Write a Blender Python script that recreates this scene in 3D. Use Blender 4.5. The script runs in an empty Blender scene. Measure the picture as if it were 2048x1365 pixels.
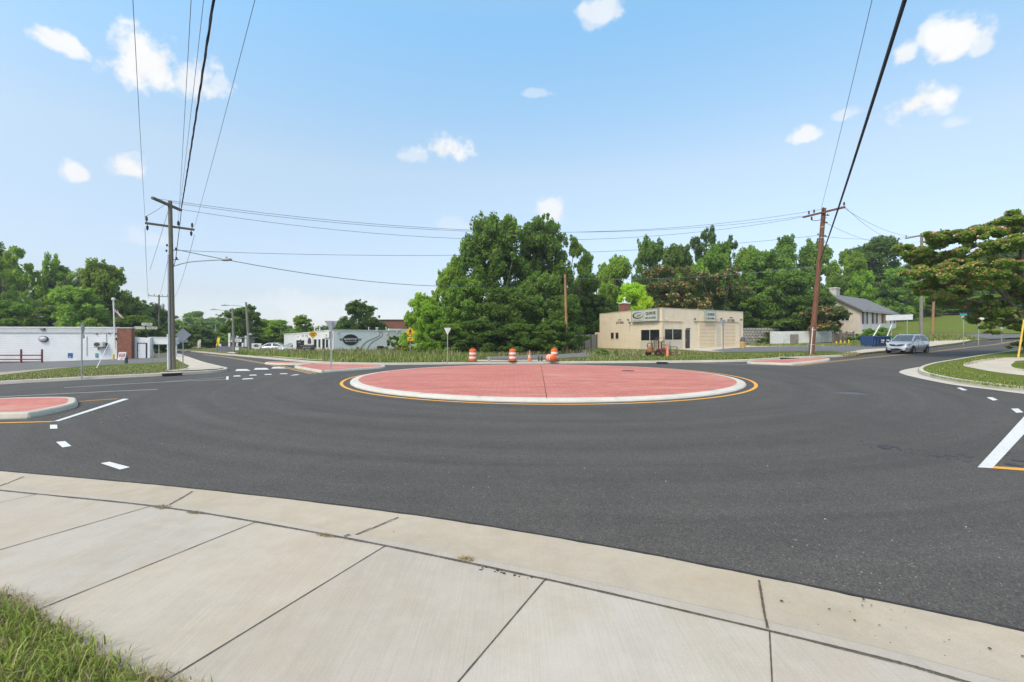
import bpy, bmesh, math, random
import numpy as np
from mathutils import Vector, Matrix
from mathutils.geometry import delaunay_2d_cdt
random.seed(7); rng = np.random.default_rng(7)
S = bpy.context.scene; COL = S.collection
# ------------------------------------------------------------------ camera frame used to survey the photograph
F, CX, HY, EYE = 910.0, 1024.0, 676.0, 1.92
R = math.radians
def softplus(v, k):
    t = v / k
    return k * (t if t > 30 else math.log1p(math.exp(t)))
def ht(x, y):
    s = .9*x + .43*y
    z = 1.5*math.tanh(.028*softplus(s-20, 4)/1.5)
    q = .55*x + .835*y
    w = min(1, max(0, (x-15)/25)); w = w*w*(3-2*w)
    z += 14*math.tanh(.09*softplus(q-76, 3)*w/14)
    z -= .8*math.tanh(.045*softplus(-(s+8), 3)/.8)
    return z
def P(u, v, off=0.0):
    """point of the terrain (+off) on the sight line through pixel u,v"""
    f = lambda Y: EYE-(v-HY)*Y/F - (ht((u-CX)*Y/F, Y)+off)
    a = 1.0; b = a
    while b < 400:
        b = a*1.05
        if f(b) < 0: break
        a = b
    for _ in range(40):
        m = (a+b)/2
        if f(m) < 0: b = m
        else: a = m
    Y = (a+b)/2; X = (u-CX)*Y/F
    return Vector((X, Y, ht(X, Y)+off))
def D(u, v, Y): return Vector(((u-CX)*Y/F, Y, EYE-(v-HY)*Y/F))
def AH(u, v, h):
    Y = (h-EYE)*F/(HY-v); return Vector(((u-CX)*Y/F, Y, h))
# ------------------------------------------------------------------ materials
def newmat(name):
    m = bpy.data.materials.new(name); m.use_nodes = True
    nt = m.node_tree; nt.nodes.clear()
    o = nt.nodes.new('ShaderNodeOutputMaterial'); b = nt.nodes.new('ShaderNodeBsdfPrincipled')
    nt.links.new(b.outputs[0], o.inputs[0])
    return m, nt, b
class NT:
    def __init__(s, nt): s.t = nt
    def n(s, typ, **kw):
        nd = s.t.nodes.new(typ)
        for k, v in kw.items():
            if k.startswith('i_'):
                key = k[2:]; key = int(key) if key.isdigit() else key.replace('_', ' ')
                if isinstance(v, tuple) and len(v) == 2 and hasattr(v[0], 'outputs'): s.t.links.new(v[0].outputs[v[1]], nd.inputs[key])
                elif hasattr(v, 'outputs'): s.t.links.new(v.outputs[0], nd.inputs[key])
                elif hasattr(v, 'is_linked'): s.t.links.new(v, nd.inputs[key])
                else: nd.inputs[key].default_value = v
            else: setattr(nd, k, v)
        return nd
    def link(s, a, b): s.t.links.new(a, b)
    def coord(s, out='Object', scale=(1,1,1), rot=(0,0,0)):
        c = s.n('ShaderNodeTexCoord'); m = s.n('ShaderNodeMapping'); s.link(c.outputs[out], m.inputs[0])
        m.inputs['Scale'].default_value = scale; m.inputs['Rotation'].default_value = rot
        return m
    def noise(s, vec, scale, detail=4, rough=.6):
        return s.n('ShaderNodeTexNoise', i_Vector=vec, i_Scale=scale, i_Detail=detail, i_Roughness=rough)
    def ramp(s, fac, stops):
        r = s.n('ShaderNodeValToRGB', i_Fac=fac); e = r.color_ramp.elements
        while len(e) < len(stops): e.new(.5)
        for k, (p, c) in enumerate(stops):
            e[k].position = p; e[k].color = (*c, 1) if len(c) == 3 else c
        return r
    def mix(s, fac, a, b, mode='MIX'):
        m = s.n('ShaderNodeMix', data_type='RGBA', blend_type=mode)
        for key, v in ((0, fac), (6, a), (7, b)):
            if hasattr(v, 'outputs'): s.link(v.outputs[0], m.inputs[key])
            elif hasattr(v, 'default_value') and not isinstance(v, (int, float)): s.link(v, m.inputs[key])
            else: m.inputs[key].default_value = v if key == 0 else ((*v, 1) if len(v) == 3 else v)
        m_out = m.outputs[2]
        class W: pass
        w = W(); w.outputs = [m_out]; return w
    def math(s, op, a, b=None):
        m = s.n('ShaderNodeMath', operation=op)
        for k, v in ((0, a), (1, b)):
            if v is None: continue
            if hasattr(v, 'outputs'): s.link(v.outputs[0], m.inputs[k])
            elif hasattr(v, 'is_linked'): s.link(v, m.inputs[k])
            else: m.inputs[k].default_value = v
        return m
    def bump(s, h, strength=.3, dist=.02):
        return s.n('ShaderNodeBump', i_Height=h, i_Strength=strength, i_Distance=dist)
MATS = {}
def paint(name, col, rough=.6, var=.12, scale=3.0, metal=0.0, dirt=None, bump=0.0, stretch=(1,1,1), spec=None, brick=None):
    """painted / weathered surface: broad noise, fine noise, optional dirt colour and optional block courses"""
    if name in MATS: return MATS[name]
    m, nt, b = newmat(name); N = NT(nt)
    co = N.coord('Object', stretch)
    n1 = N.noise(co, scale, 5, .65); n2 = N.noise(co, scale*9, 3, .6)
    lo = tuple(max(0, c*(1-var*1.6)) for c in col); hi = tuple(min(.95, c*(1+var)) for c in col)
    c = N.ramp(N.mix(.35, n1, n2), [(.3, lo), (.7, hi)])
    if dirt:
        n3 = N.noise(co, scale*.6, 6, .75)
        c = N.mix(N.ramp(n3, [(.5, (0,0,0)), (.72, (.75,.75,.75))]), c, dirt)
    if brick:
        bt = N.n('ShaderNodeTexBrick', i_Vector=N.coord('UV' if brick.get('uv') else 'Object', brick.get('map', (1,1,1)), brick.get('rot', (0,0,0))), i_Scale=1.0)
        bt.inputs['Brick Width'].default_value = brick['w']; bt.inputs['Row Height'].default_value = brick['h']; bt.inputs['Mortar Size'].default_value = brick.get('m', .012)
        bt.inputs['Color1'].default_value = (1,1,1,1); bt.inputs['Color2'].default_value = (brick.get('c2', .9),)*3+(1,); bt.inputs['Mortar'].default_value = (*brick.get('mc', (.8,.8,.8)), 1)
        c = N.mix(1.0, c, bt, 'MULTIPLY')
    N.link(c.outputs[0], b.inputs['Base Color'])
    b.inputs['Roughness'].default_value = rough; b.inputs['Metallic'].default_value = metal
    if spec is not None: b.inputs['Specular IOR Level'].default_value = spec
    if bump: N.link(N.bump(n2, bump, .01).outputs[0], b.inputs['Normal'])
    MATS[name] = m; return m
# ------------------------------------------------------------------ mesh builder
class MB:
    def __init__(s): s.v = []; s.f = []; s.m = []
    def add(s, vs, fs, mi=0):
        o = len(s.v); s.v += [tuple(v) for v in vs]
        for f in fs: s.f.append(tuple(i+o for i in f)); s.m.append(mi)
        return s
    def box(s, c, size, rz=0, mi=0, bev=0.0, M=None):
        x, y, z = (d/2 for d in size)
        if bev > 0:
            bm = bmesh.new(); bmesh.ops.create_cube(bm, size=1); bmesh.ops.scale(bm, vec=size, verts=bm.verts)
            bmesh.ops.bevel(bm, geom=bm.edges[:], offset=bev, segments=1, affect='EDGES')
            vs = [v.co.copy() for v in bm.verts]; fs = [[v.index for v in f.verts] for f in bm.faces]; bm.free()
        else:
            vs = [Vector((a*x, b*y, d*z)) for d in (-1,1) for b in (-1,1) for a in (-1,1)]
            fs = [(0,2,3,1),(4,5,7,6),(0,1,5,4),(2,6,7,3),(0,4,6,2),(1,3,7,5)]
        Rm = M if M is not None else Matrix.Rotation(rz, 3, 'Z')
        return s.add([Rm@v+Vector(c) for v in vs], fs, mi)
    def tube(s, pts, rad, seg=8, mi=0, cap=True):
        pts = [Vector(p) for p in pts]; n = len(pts)
        rads = rad if isinstance(rad, (list, tuple)) else [rad]*n
        vs = []; ref = None
        for i, p in enumerate(pts):
            t = (pts[min(i+1, n-1)]-pts[max(i-1, 0)]).normalized()
            if ref is None: ref = Vector((1,0,0)) if abs(t.z) > .9 else Vector((0,0,1))
            a = (ref - t*ref.dot(t)).normalized(); b = t.cross(a); ref = a
            for k in range(seg):
                w = 2*math.pi*k/seg; vs.append(p+(a*math.cos(w)+b*math.sin(w))*rads[i])
        fs = [(i*seg+k, i*seg+(k+1)%seg, (i+1)*seg+(k+1)%seg, (i+1)*seg+k) for i in range(n-1) for k in range(seg)]
        if cap: fs += [tuple(range(seg))[::-1], tuple((n-1)*seg+k for k in range(seg))]
        return s.add(vs, fs, mi)
    def lathe(s, prof, seg=16, c=(0,0,0), mi=0, axis='Z', mis=None):
        vs = []; c = Vector(c)
        for r, z in prof:
            for k in range(seg):
                w = 2*math.pi*k/seg; p = (r*math.cos(w), r*math.sin(w), z)
                if axis == 'X': p = (p[2], p[0], p[1])
                if axis == 'Y': p = (p[0], p[2], p[1])
                vs.append(c+Vector(p))
        o = len(s.v); s.v += [tuple(v) for v in vs]
        for i in range(len(prof)-1):
            for k in range(seg):
                s.f.append(tuple(o+j for j in (i*seg+k, i*seg+(k+1)%seg, (i+1)*seg+(k+1)%seg, (i+1)*seg+k))); s.m.append(mis[i] if mis else mi)
        return s
    def prism(s, pts, d, mi=0):
        """closed 3-D outline pushed along vector d"""
        pts = [Vector(p) for p in pts]; n = len(pts); d = Vector(d)
        fs = [tuple(range(n))[::-1], tuple(range(n, 2*n))] + [(i, (i+1)%n, n+(i+1)%n, n+i) for i in range(n)]
        return s.add(pts+[p+d for p in pts], fs, mi)
    def build(s, name, mats, parent=None, smooth=False, loc=None, rz=0, uv=False):
        me = bpy.data.meshes.new(name); me.from_pydata(s.v, [], s.f)
        for m in (mats if isinstance(mats, (list, tuple)) else [mats]): me.materials.append(m)
        me.polygons.foreach_set('material_index', s.m)
        if smooth:
            me.polygons.foreach_set('use_smooth', [True]*len(s.f)); me.set_sharp_from_angle(angle=R(40))
        me.update(); bm = bmesh.new(); bm.from_mesh(me); bmesh.ops.recalc_face_normals(bm, faces=bm.faces); bm.to_mesh(me); bm.free()
        return link(name, me, parent, loc, rz)
def link(name, me, parent=None, loc=None, rz=0):
    o = bpy.data.objects.new(name, me); COL.objects.link(o)
    if parent: o.parent = parent
    if loc is not None: o.location = loc
    if rz: o.rotation_euler = (0,0,rz)
    return o
def tag(o, label=None, cat=None, group=None, kind=None):
    if label: o['label'] = label
    if cat: o['category'] = cat
    if group: o['group'] = group
    if kind: o['kind'] = kind
    return o
def thing(name, label, cat, loc=(0,0,0), rz=0, group=None):
    o = bpy.data.objects.new(name, None); COL.objects.link(o); o.location = loc; o.rotation_euler = (0,0,rz); o.empty_display_size = .2
    return tag(o, label, cat, group)
def dup(root, loc=None, rz=None, label=None, group=None):
    r = root.copy(); COL.objects.link(r)
    if loc is not None: r.location = loc
    if rz is not None: r.rotation_euler = (0,0,rz)
    tag(r, label, None, group)
    for ch in list(root.children):
        c = ch.copy(); COL.objects.link(c); c.parent = r
        for g in list(ch.children):
            d = g.copy(); COL.objects.link(d); d.parent = c
    return r
def text(s, width, height, mat, parent, M, bold=.0, name='lettering', depth=.006):
    """lettering fitted to width x height, centred on matrix M (local x right, y up, z towards the reader)"""
    cu = bpy.data.curves.new(name, 'FONT'); cu.body = s; cu.align_x = 'CENTER'; cu.align_y = 'CENTER'; cu.extrude = .004; cu.offset = bold; cu.resolution_u = 3
    t = bpy.data.objects.new(name, cu); COL.objects.link(t)
    dg = bpy.context.evaluated_depsgraph_get(); me = bpy.data.meshes.new_from_object(t.evaluated_get(dg))
    bpy.data.objects.remove(t); bpy.data.curves.remove(cu)
    co = np.array([v.co[:] for v in me.vertices]); lo, hi = co.min(0), co.max(0); c = (lo+hi)/2; sz = np.maximum(hi-lo, 1e-6)
    co = (co-c)*np.array([width/sz[0], height/sz[1], depth/sz[2]])
    co[:, 2] += depth/2
    me.vertices.foreach_set('co', co.ravel().astype(np.float32)); me.materials.clear(); me.materials.append(mat); me.update(); me.transform(M)
    return link(name, me, parent)
def frame(o, right, up=(0,0,1)):
    """matrix whose x is right, y is up, z faces out"""
    r = Vector(right).normalized(); u = Vector(up).normalized(); n = r.cross(u)
    m = Matrix((r, u, n)).transposed().to_4x4(); m.translation = Vector(o); return m
def smooth_line(pts, n=6, closed=False):
    out = []; L = len(pts); pts = [Vector(p) for p in pts]
    for i in range(L if closed else L-1):
        g = (lambda k: pts[k % L]) if closed else (lambda k: pts[min(max(k, 0), L-1)])
        a, b, c, d = g(i-1), g(i), g(i+1), g(i+2)
        for j in range(n):
            t = j/n; out.append(.5*((2*b)+(c-a)*t+(2*a-5*b+4*c-d)*t*t+(3*b-a-3*c+d)*t**3))
    if not closed: out.append(pts[-1])
    return out
def inside(x, y, poly):
    c = False; j = len(poly)-1
    for i in range(len(poly)):
        if (poly[i][1] > y) != (poly[j][1] > y) and x < (poly[j][0]-poly[i][0])*(y-poly[i][1])/(poly[j][1]-poly[i][1])+poly[i][0]: c = not c
        j = i
    return c
def drape(name, poly, off, mats, parent=None, step=2.0, skirt=0.0, mi=0, extra=None, zf=None):
    """a sheet over the terrain inside the ground outline poly (world x,y), off metres above it, with optional vertical skirt"""
    pl = [Vector((p[0], p[1])) for p in poly]; b = []
    for i, p in enumerate(pl):
        q = pl[(i+1) % len(pl)]; n = max(1, int((q-p).length/step))
        b += [p.lerp(q, k/n) for k in range(n)]
    x0, x1 = min(p.x for p in b), max(p.x for p in b); y0, y1 = min(p.y for p in b), max(p.y for p in b)
    g = []
    y = y0+step*.5
    while y < y1:
        x = x0+step*.5
        while x < x1:
            if inside(x, y, b): g.append(Vector((x, y)))
            x += step
        y += step
    nb = len(b)
    vs, es, fs, *_ = delaunay_2d_cdt(b+g, [], [list(range(nb))], 1, 1e-5)
    zf = zf or (lambda x, y: ht(x, y)+off)
    mb = MB(); mb.add([(v.x, v.y, zf(v.x, v.y)) for v in vs], [tuple(f) for f in fs], mi)
    if skirt:
        top = [(p.x, p.y, zf(p.x, p.y)) for p in b]; bot = [(p[0], p[1], p[2]-skirt) for p in top]
        mb.add(top+bot, [(i, (i+1) % nb, nb+(i+1) % nb, nb+i) for i in range(nb)], mi)
    return mb.build(name, mats, parent)
def ribbon(mb, line, w, off, mi=0, step=.6, taper=None):
    """painted line along ground points"""
    pts = []
    for a, b in zip(line[:-1], line[1:]):
        a = Vector(a[:2]); b = Vector(b[:2]); n = max(1, int((b-a).length/step)); pts += [a.lerp(b, k/n) for k in range(n)]
    pts.append(Vector(line[-1][:2])); vs = []
    for i, p in enumerate(pts):
        t = (pts[min(i+1, len(pts)-1)]-pts[max(i-1, 0)]).normalized(); nn = Vector((-t.y, t.x))
        for sgn in (-1, 1):
            q = p+nn*sgn*w/2; vs.append((q.x, q.y, ht(q.x, q.y)+off))
    mb.add(vs, [(2*i, 2*i+1, 2*i+3, 2*i+2) for i in range(len(pts)-1)], mi)
def kerb(mb, line, prof, mi=0, closed=False):
    """sweep profile [(sideways, up)] along a ground line; sideways is to the left of travel"""
    pts = [Vector(p[:2]) for p in line]; n = len(pts); vs = []; m = len(prof)
    for i, p in enumerate(pts):
        a = pts[(i-1) % n] if closed else pts[max(i-1, 0)]; b = pts[(i+1) % n] if closed else pts[min(i+1, n-1)]
        t = (b-a).normalized(); nn = Vector((-t.y, t.x))
        for sd, up in prof:
            q = p+nn*sd; vs.append((q.x, q.y, ht(q.x, q.y)+up))
    fs = [(i*m+k, i*m+k+1, ((i+1) % n)*m+k+1, ((i+1) % n)*m+k) for i in range(n if closed else n-1) for k in range(m-1)]
    mb.add(vs, fs, mi)
    if not closed: mb.add(vs[:m]+vs[-m:], [tuple(range(m)), tuple(range(m, 2*m))], mi)
def px(lst, off=0.0): return [P(u, v, off) for u, v in lst]
SKY0=(1,1,1);SKY1=(1,1,1);SKY2=(1,1,1);SKY3=(1,1,1);CLOUD=(9,9,9);SKY_STR=.1;SUN_E=1.5;SUN_ANG=12;EXPO=0
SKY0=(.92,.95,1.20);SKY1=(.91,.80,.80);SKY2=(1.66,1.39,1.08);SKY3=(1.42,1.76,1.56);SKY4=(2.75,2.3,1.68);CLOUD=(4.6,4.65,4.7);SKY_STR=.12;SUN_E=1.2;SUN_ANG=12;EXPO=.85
# ------------------------------------------------------------------ camera, sky, sun
cam = bpy.data.cameras.new('camera'); co_ = bpy.data.objects.new('camera', cam); COL.objects.link(co_)
co_.location = (0, 0, EYE); co_.rotation_euler = (R(90), 0, 0)
cam.sensor_width = 36; cam.lens = 36*F/2048; cam.shift_y = -6.5/2048; cam.clip_start = .05; cam.clip_end = 3000
S.camera = co_
SUN_EL, SUN_AZ = R(52), math.atan2(-.62, -.78)
W = bpy.data.worlds.new('World'); S.world = W; W.use_nodes = True
nt = W.node_tree; nt.nodes.clear(); N = NT(nt)
sky = N.n('ShaderNodeTexSky', sky_type='NISHITA', sun_disc=False, sun_elevation=SUN_EL, sun_rotation=SUN_AZ, altitude=20, air_density=1.0, dust_density=1.0, ozone_density=2.0)
tc = N.n('ShaderNodeTexCoord')
gen = tc.outputs['Generated']
sep = N.n('ShaderNodeSeparateXYZ'); N.link(gen, sep.inputs[0])
# fair-weather cumulus: soft directional puffs with noisy edges (directions on the sky dome)
def skydir(u, v): return Vector(((u-CX)/F, 1, (HY-v)/F)).normalized()
clouds = [(115,88,70,26,.95),(300,135,95,62,1),(385,160,75,48,.85),(436,168,24,26,.55),(158,352,34,26,.9),(258,340,66,32,1),(880,297,58,36,.95),(838,310,40,22,.45),(1105,425,46,36,.85),(1205,22,62,30,.75),(1180,45,24,24,.5),
          (1910,84,84,46,1),(1868,72,42,30,.8),(1958,92,34,28,.7),(1806,112,38,26,.9),(1822,212,86,46,1),(1700,228,44,14,.5),(1609,272,36,22,.85),(1910,248,36,14,.4),(1075,187,40,10,.35),(905,450,36,20,.25),(310,478,60,24,.3),(620,605,140,26,.35),(700,640,120,30,.3)]
nz = N.noise(gen, 15.0, 7, .58); nz2 = N.noise(gen, 42.0, 4, .55)
acc = None
ncen = N.math('SUBTRACT', N.math('ADD', N.math('MULTIPLY', nz, 2.1), N.math('MULTIPLY', nz2, .8)), 1.42)
for (u, v, a, b, k) in clouds:
    d = skydir(u, v); r = Vector((d.y, -d.x, 0)).normalized(); up = r.cross(d)
    L = math.sqrt((u-CX)**2+(v-HY)**2+F*F); cs = F/L
    sx, sy = F/(L*L)*a*1.0, F/(L*L)*b*1.05   # angular half sizes
    sx = a*1.06/L*(cs if abs(u-CX) > 500 else 1); sy = b*1.05/L
    def dot(vec):
        n = N.n('ShaderNodeVectorMath', operation='DOT_PRODUCT'); N.link(gen, n.inputs[0]); n.inputs[1].default_value = vec; return n.outputs['Value']
    X = N.math('MULTIPLY', dot(r), 1/sx); Yv = N.math('MULTIPLY', N.math('SUBTRACT', dot(up), 0.0), 1/sy)
    # flatter base than top
    Yv = N.math('MAXIMUM', N.math('MULTIPLY', Yv, -1.35), Yv)
    q = N.math('SUBTRACT', 1.0, N.math('SQRT', N.math('ADD', N.math('MULTIPLY', X, X), N.math('MULTIPLY', Yv, Yv))))
    front = N.math('GREATER_THAN', dot(d), .5)
    q = N.math('ADD', N.math('MULTIPLY', q, 1.0), N.math('MULTIPLY', ncen, 1.25))
    mr = N.n('ShaderNodeMapRange', interpolation_type='SMOOTHSTEP', i_Value=q); mr.inputs['From Min'].default_value = .02; mr.inputs['From Max'].default_value = .66; mr.inputs['To Max'].default_value = k
    q = N.math('MULTIPLY', mr, front)
    acc = q if acc is None else N.math('MAXIMUM', acc, q)
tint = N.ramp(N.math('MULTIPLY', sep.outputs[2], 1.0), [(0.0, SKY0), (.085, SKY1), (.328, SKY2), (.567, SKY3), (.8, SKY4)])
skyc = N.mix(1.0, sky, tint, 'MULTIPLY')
cshade = N.ramp(nz, [(.35, tuple(c*.93 for c in CLOUD)), (.62, CLOUD)])
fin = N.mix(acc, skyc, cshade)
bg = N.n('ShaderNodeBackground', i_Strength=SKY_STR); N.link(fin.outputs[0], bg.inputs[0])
ow = N.n('ShaderNodeOutputWorld'); N.link(bg.outputs[0], ow.inputs[0])
sl = bpy.data.lights.new('sun', 'SUN'); sl.energy = SUN_E; sl.angle = R(SUN_ANG); sl.color = (1, .91, .78)
so = bpy.data.objects.new('sun', sl); COL.objects.link(so)
sd = Vector((math.sin(SUN_AZ)*math.cos(SUN_EL), math.cos(SUN_AZ)*math.cos(SUN_EL), math.sin(SUN_EL)))
so.rotation_euler = (-sd).to_track_quat('-Z', 'Y').to_euler(); so.location = (-20, -20, 40)
S.view_settings.view_transform = 'Standard'; S.view_settings.look = 'None'; S.view_settings.gamma = 1; S.view_settings.exposure = EXPO
S.render.engine = 'CYCLES'; S.cycles.max_bounces = 6; S.cycles.transparent_max_bounces = 6; S.cycles.use_denoising = True
# ------------------------------------------------------------------ ground materials
def asphalt_mat(name, base, patch=.14, worn=0.0, fleck=.16):
    m, nt, b = newmat(name); N = NT(nt); co = N.coord('Object')
    big = N.noise(co, .16, 5, .6); mid = N.noise(co, 1.3, 5, .65)
    # tyre-polished arcs round the island
    sx = N.n('ShaderNodeSeparateXYZ', i_0=co); dx = N.math('SUBTRACT', sx.outputs[0], ISL[0]); dy = N.math('SUBTRACT', sx.outputs[1], ISL[1])
    rr = N.math('SQRT', N.math('ADD', N.math('MULTIPLY', dx, dx), N.math('MULTIPLY', dy, dy)))
    rv = N.n('ShaderNodeCombineXYZ', i_0=N.math('MULTIPLY', rr, 1.6), i_1=N.math('MULTIPLY', N.math('ARCTAN2', dy, dx), 1.2)); arcs = N.noise(rv, 1.0, 5, .62)
    t = N.mix(.58, N.mix(.5, big, mid), arcs)
    c = N.ramp(t, [(.34, tuple(x*(1-patch) for x in base)), (.66, tuple(x*(1+patch) for x in base))])
    sp = N.n('ShaderNodeTexVoronoi', i_Vector=co, i_Scale=85.0); g = N.ramp((sp, 1), [(0, (.42,.42,.43)), (.55, (.9,.9,.92)), (.86, (1.35,1.34,1.3)), (1, (2.7,2.6,2.4))])
    c = N.mix(.85, c, g, 'MULTIPLY')
    s2 = N.n('ShaderNodeTexVoronoi', i_Vector=co, i_Scale=24.0); f2 = N.ramp((s2, 0), [(.05, (1,1,1)), (.10, (0,0,0))])
    pick = N.ramp((s2, 1), [(.93, (0,0,0)), (.95, (1,1,1))])
    c = N.mix(N.math('MULTIPLY', N.math('MULTIPLY', f2, pick), .55), c, (.33,.32,.29))
    if worn:
        wn = N.noise(co, .7, 7, .75); c = N.mix(N.ramp(wn, [(.5, (0,0,0)), (.68, (worn,)*3)]), c, (.23,.21,.18))
    N.link(c.outputs[0], b.inputs['Base Color']); b.inputs['Roughness'].default_value = .86; b.inputs['Specular IOR Level'].default_value = .25
    h = N.mix(.5, N.noise(co, 60, 3, .7), N.noise(co, 190, 2, .6)); N.link(N.bump(h, .55, .008).outputs[0], b.inputs['Normal'])
    MATS[name] = m; return m
def concrete_mat(name, base, streak_rot=0.0, tan=.35, streak=.3, pits=False):
    m, nt, b = newmat(name); N = NT(nt); co = N.coord('Object')
    n1 = N.noise(co, .55, 6, .62); n2 = N.noise(co, 4, 5, .7); st = N.noise(N.coord('Object', (90, 1.6, 1), (0, 0, streak_rot)), 1.0, 3, .6)
    t = N.mix(streak, N.mix(.4, n1, n2), st)
    c = N.ramp(t, [(.30, tuple(x*.80 for x in base)), (.52, base), (.72, tuple(min(.8, x*1.14) for x in base))])
    st2 = N.noise(co, .9, 7, .75); c = N.mix(N.ramp(st2, [(.46, (0,0,0)), (.70, (tan,)*3)]), c, (base[0]*.82, base[1]*.70, base[2]*.53))
    d = N.n('ShaderNodeTexVoronoi', i_Vector=co, i_Scale=7.0); dk = N.math('MULTIPLY', N.ramp((d, 0), [(.03, (1,1,1)), (.09, (0,0,0))]), N.ramp((d, 1), [(.90, (0,0,0)), (.92, (1,1,1))]))
    c = N.mix(N.math('MULTIPLY', dk, .7), c, (.10,.095,.08))
    sand = N.noise(co, 150, 2, .7); c = N.mix(.25, c, N.ramp(sand, [(.3, (.6,.6,.6)), (.7, (1.4,1.4,1.4))]), 'MULTIPLY')
    N.link(c.outputs[0], b.inputs['Base Color']); b.inputs['Roughness'].default_value = .9; b.inputs['Specular IOR Level'].default_value = .2
    hh = N.mix(.5, st, sand); N.link(N.bump(hh, .35, .004).outputs[0], b.inputs['Normal'])
    MATS[name] = m; return m
def turf_mat(name, g1, g2, dry, dryness=.5, sc=1.0):
    m, nt, b = newmat(name); N = NT(nt); co = N.coord('Object')
    n1 = N.noise(co, .5*sc, 6, .7); n2 = N.noise(co, 9*sc, 5, .75); n3 = N.noise(co, 1.7*sc, 6, .7)
    c = N.ramp(N.mix(.55, n1, n2), [(.33, g1), (.64, g2)])
    c = N.mix(N.ramp(n3, [(.45, (0,0,0)), (.66, (dryness,)*3)]), c, dry)
    f = N.noise(co, 45, 3, .8); c = N.mix(.8, c, N.ramp(f, [(.3, (.45,.45,.45)), (.7, (1.55,1.55,1.5))]), 'MULTIPLY')
    N.link(c.outputs[0], b.inputs['Base Color']); b.inputs['Roughness'].default_value = 1.0; b.inputs['Specular IOR Level'].default_value = .05
    N.link(N.bump(N.mix(.5, n2, f), .9, .06).outputs[0], b.inputs['Normal'])
    MATS[name] = m; return m
ISL = (1.47, 21.95); ISL_R = 8.75
M_asph = asphalt_mat('asphalt', (.085,.079,.071), .24)
M_lot = asphalt_mat('old_asphalt', (.150,.150,.148), .2, .35)
M_lot2 = asphalt_mat('cracked_lot_asphalt', (.165,.16,.15), .2, .75)
M_walk = concrete_mat('broom_finished_concrete', (.43,.385,.325), R(-38), .32, .34)
M_gut = concrete_mat('gutter_concrete', (.435,.378,.295), R(-60), .45, .12)
M_kerb = concrete_mat('kerb_concrete', (.50,.47,.40), 0, .35, .05)
M_path = concrete_mat('pale_path_concrete', (.50,.45,.37), 0, .4, .05)
M_turf = turf_mat('mown_turf', (.060,.105,.018), (.12,.165,.030), (.22,.19,.075), .75)
M_turf2 = turf_mat('lush_turf', (.085,.125,.020), (.145,.19,.035), (.22,.20,.07), .5)
M_rough = turf_mat('rough_meadow_ground', (.075,.10,.028), (.14,.165,.05), (.25,.20,.10), .8)
M_dirt = turf_mat('earth', (.13,.105,.07), (.2,.165,.115), (.10,.12,.04), .5)
# ------------------------------------------------------------------ ground sheets
def grid_ground():
    xs = [-360,-300,-240]+list(range(-200, 201, 5))+[240,300,360]; ys = [-120,-60]+list(range(-30, 221, 5))+[260,320,400]
    mb = MB(); mb.add([(x, y, ht(x, y)-.06) for y in ys for x in xs], [(j*len(xs)+i, j*len(xs)+i+1, (j+1)*len(xs)+i+1, (j+1)*len(xs)+i) for j in range(len(ys)-1) for i in range(len(xs)-1)])
    return tag(mb.build('ground', M_rough), kind='structure')
grid_ground()
tag(drape('road', [(-90,-12),(60,-12),(75,20),(120,62),(117,90),(75,78),(46,60),(20,44),(-14,44),(-33,64),(-96,128),(-112,116),(-50,54),(-36,46),(-95,38)], .03, M_asph, step=2.0), kind='structure')
VT = .16
road_edge = [P(u, v) for u, v in [(-320,928),(0,952),(380,985),(800,1035),(1160,1093),(1520,1163),(2048,1275),(2600,1400)]]
joint_edge = [P(u, v, .094) for u, v in [(-320,952),(0,985),(330,1018),(690,1078),(1090,1160),(1400,1231),(1748,1314),(1935,1366),(2700,1590)]]
RE = smooth_line(road_edge, 8); JE = smooth_line(joint_edge, 8)
# near gutter and kerb back: pan rising gently to a low rolled back
mb = MB(); vs = []; n = len(RE); Jr = []
for i in range(n):
    a = RE[i]; t = i/(n-1); j = t*(len(JE)-1); k = min(int(j), len(JE)-2); b = JE[k].lerp(JE[k+1], j-k); Jr.append(b)
cs = [(0,-.02),(0,.036),(.55,.05),(.80,.062),(.86,.086),(1.0,.094),(1.0,.02)]
for i in range(n):
    a, b = RE[i], Jr[i]
    for t, z in cs:
        p = a.lerp(b, t); wob = .006*math.sin(i*2.3)+.004*math.sin(i*5.1) if t == 0 else 0
        vs.append((p.x+wob, p.y+wob, z))
m_ = len(cs)
mb.add(vs, [(i*m_+k, i*m_+k+1, (i+1)*m_+k+1, (i+1)*m_+k) for i in range(n-1) for k in range(m_-1)]); mb.m = [1 if k >= 3 else 0 for i in range(n-1) for k in range(m_-1)]
tag(mb.build('gutter', [M_gut, M_walk]), kind='structure')
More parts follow.
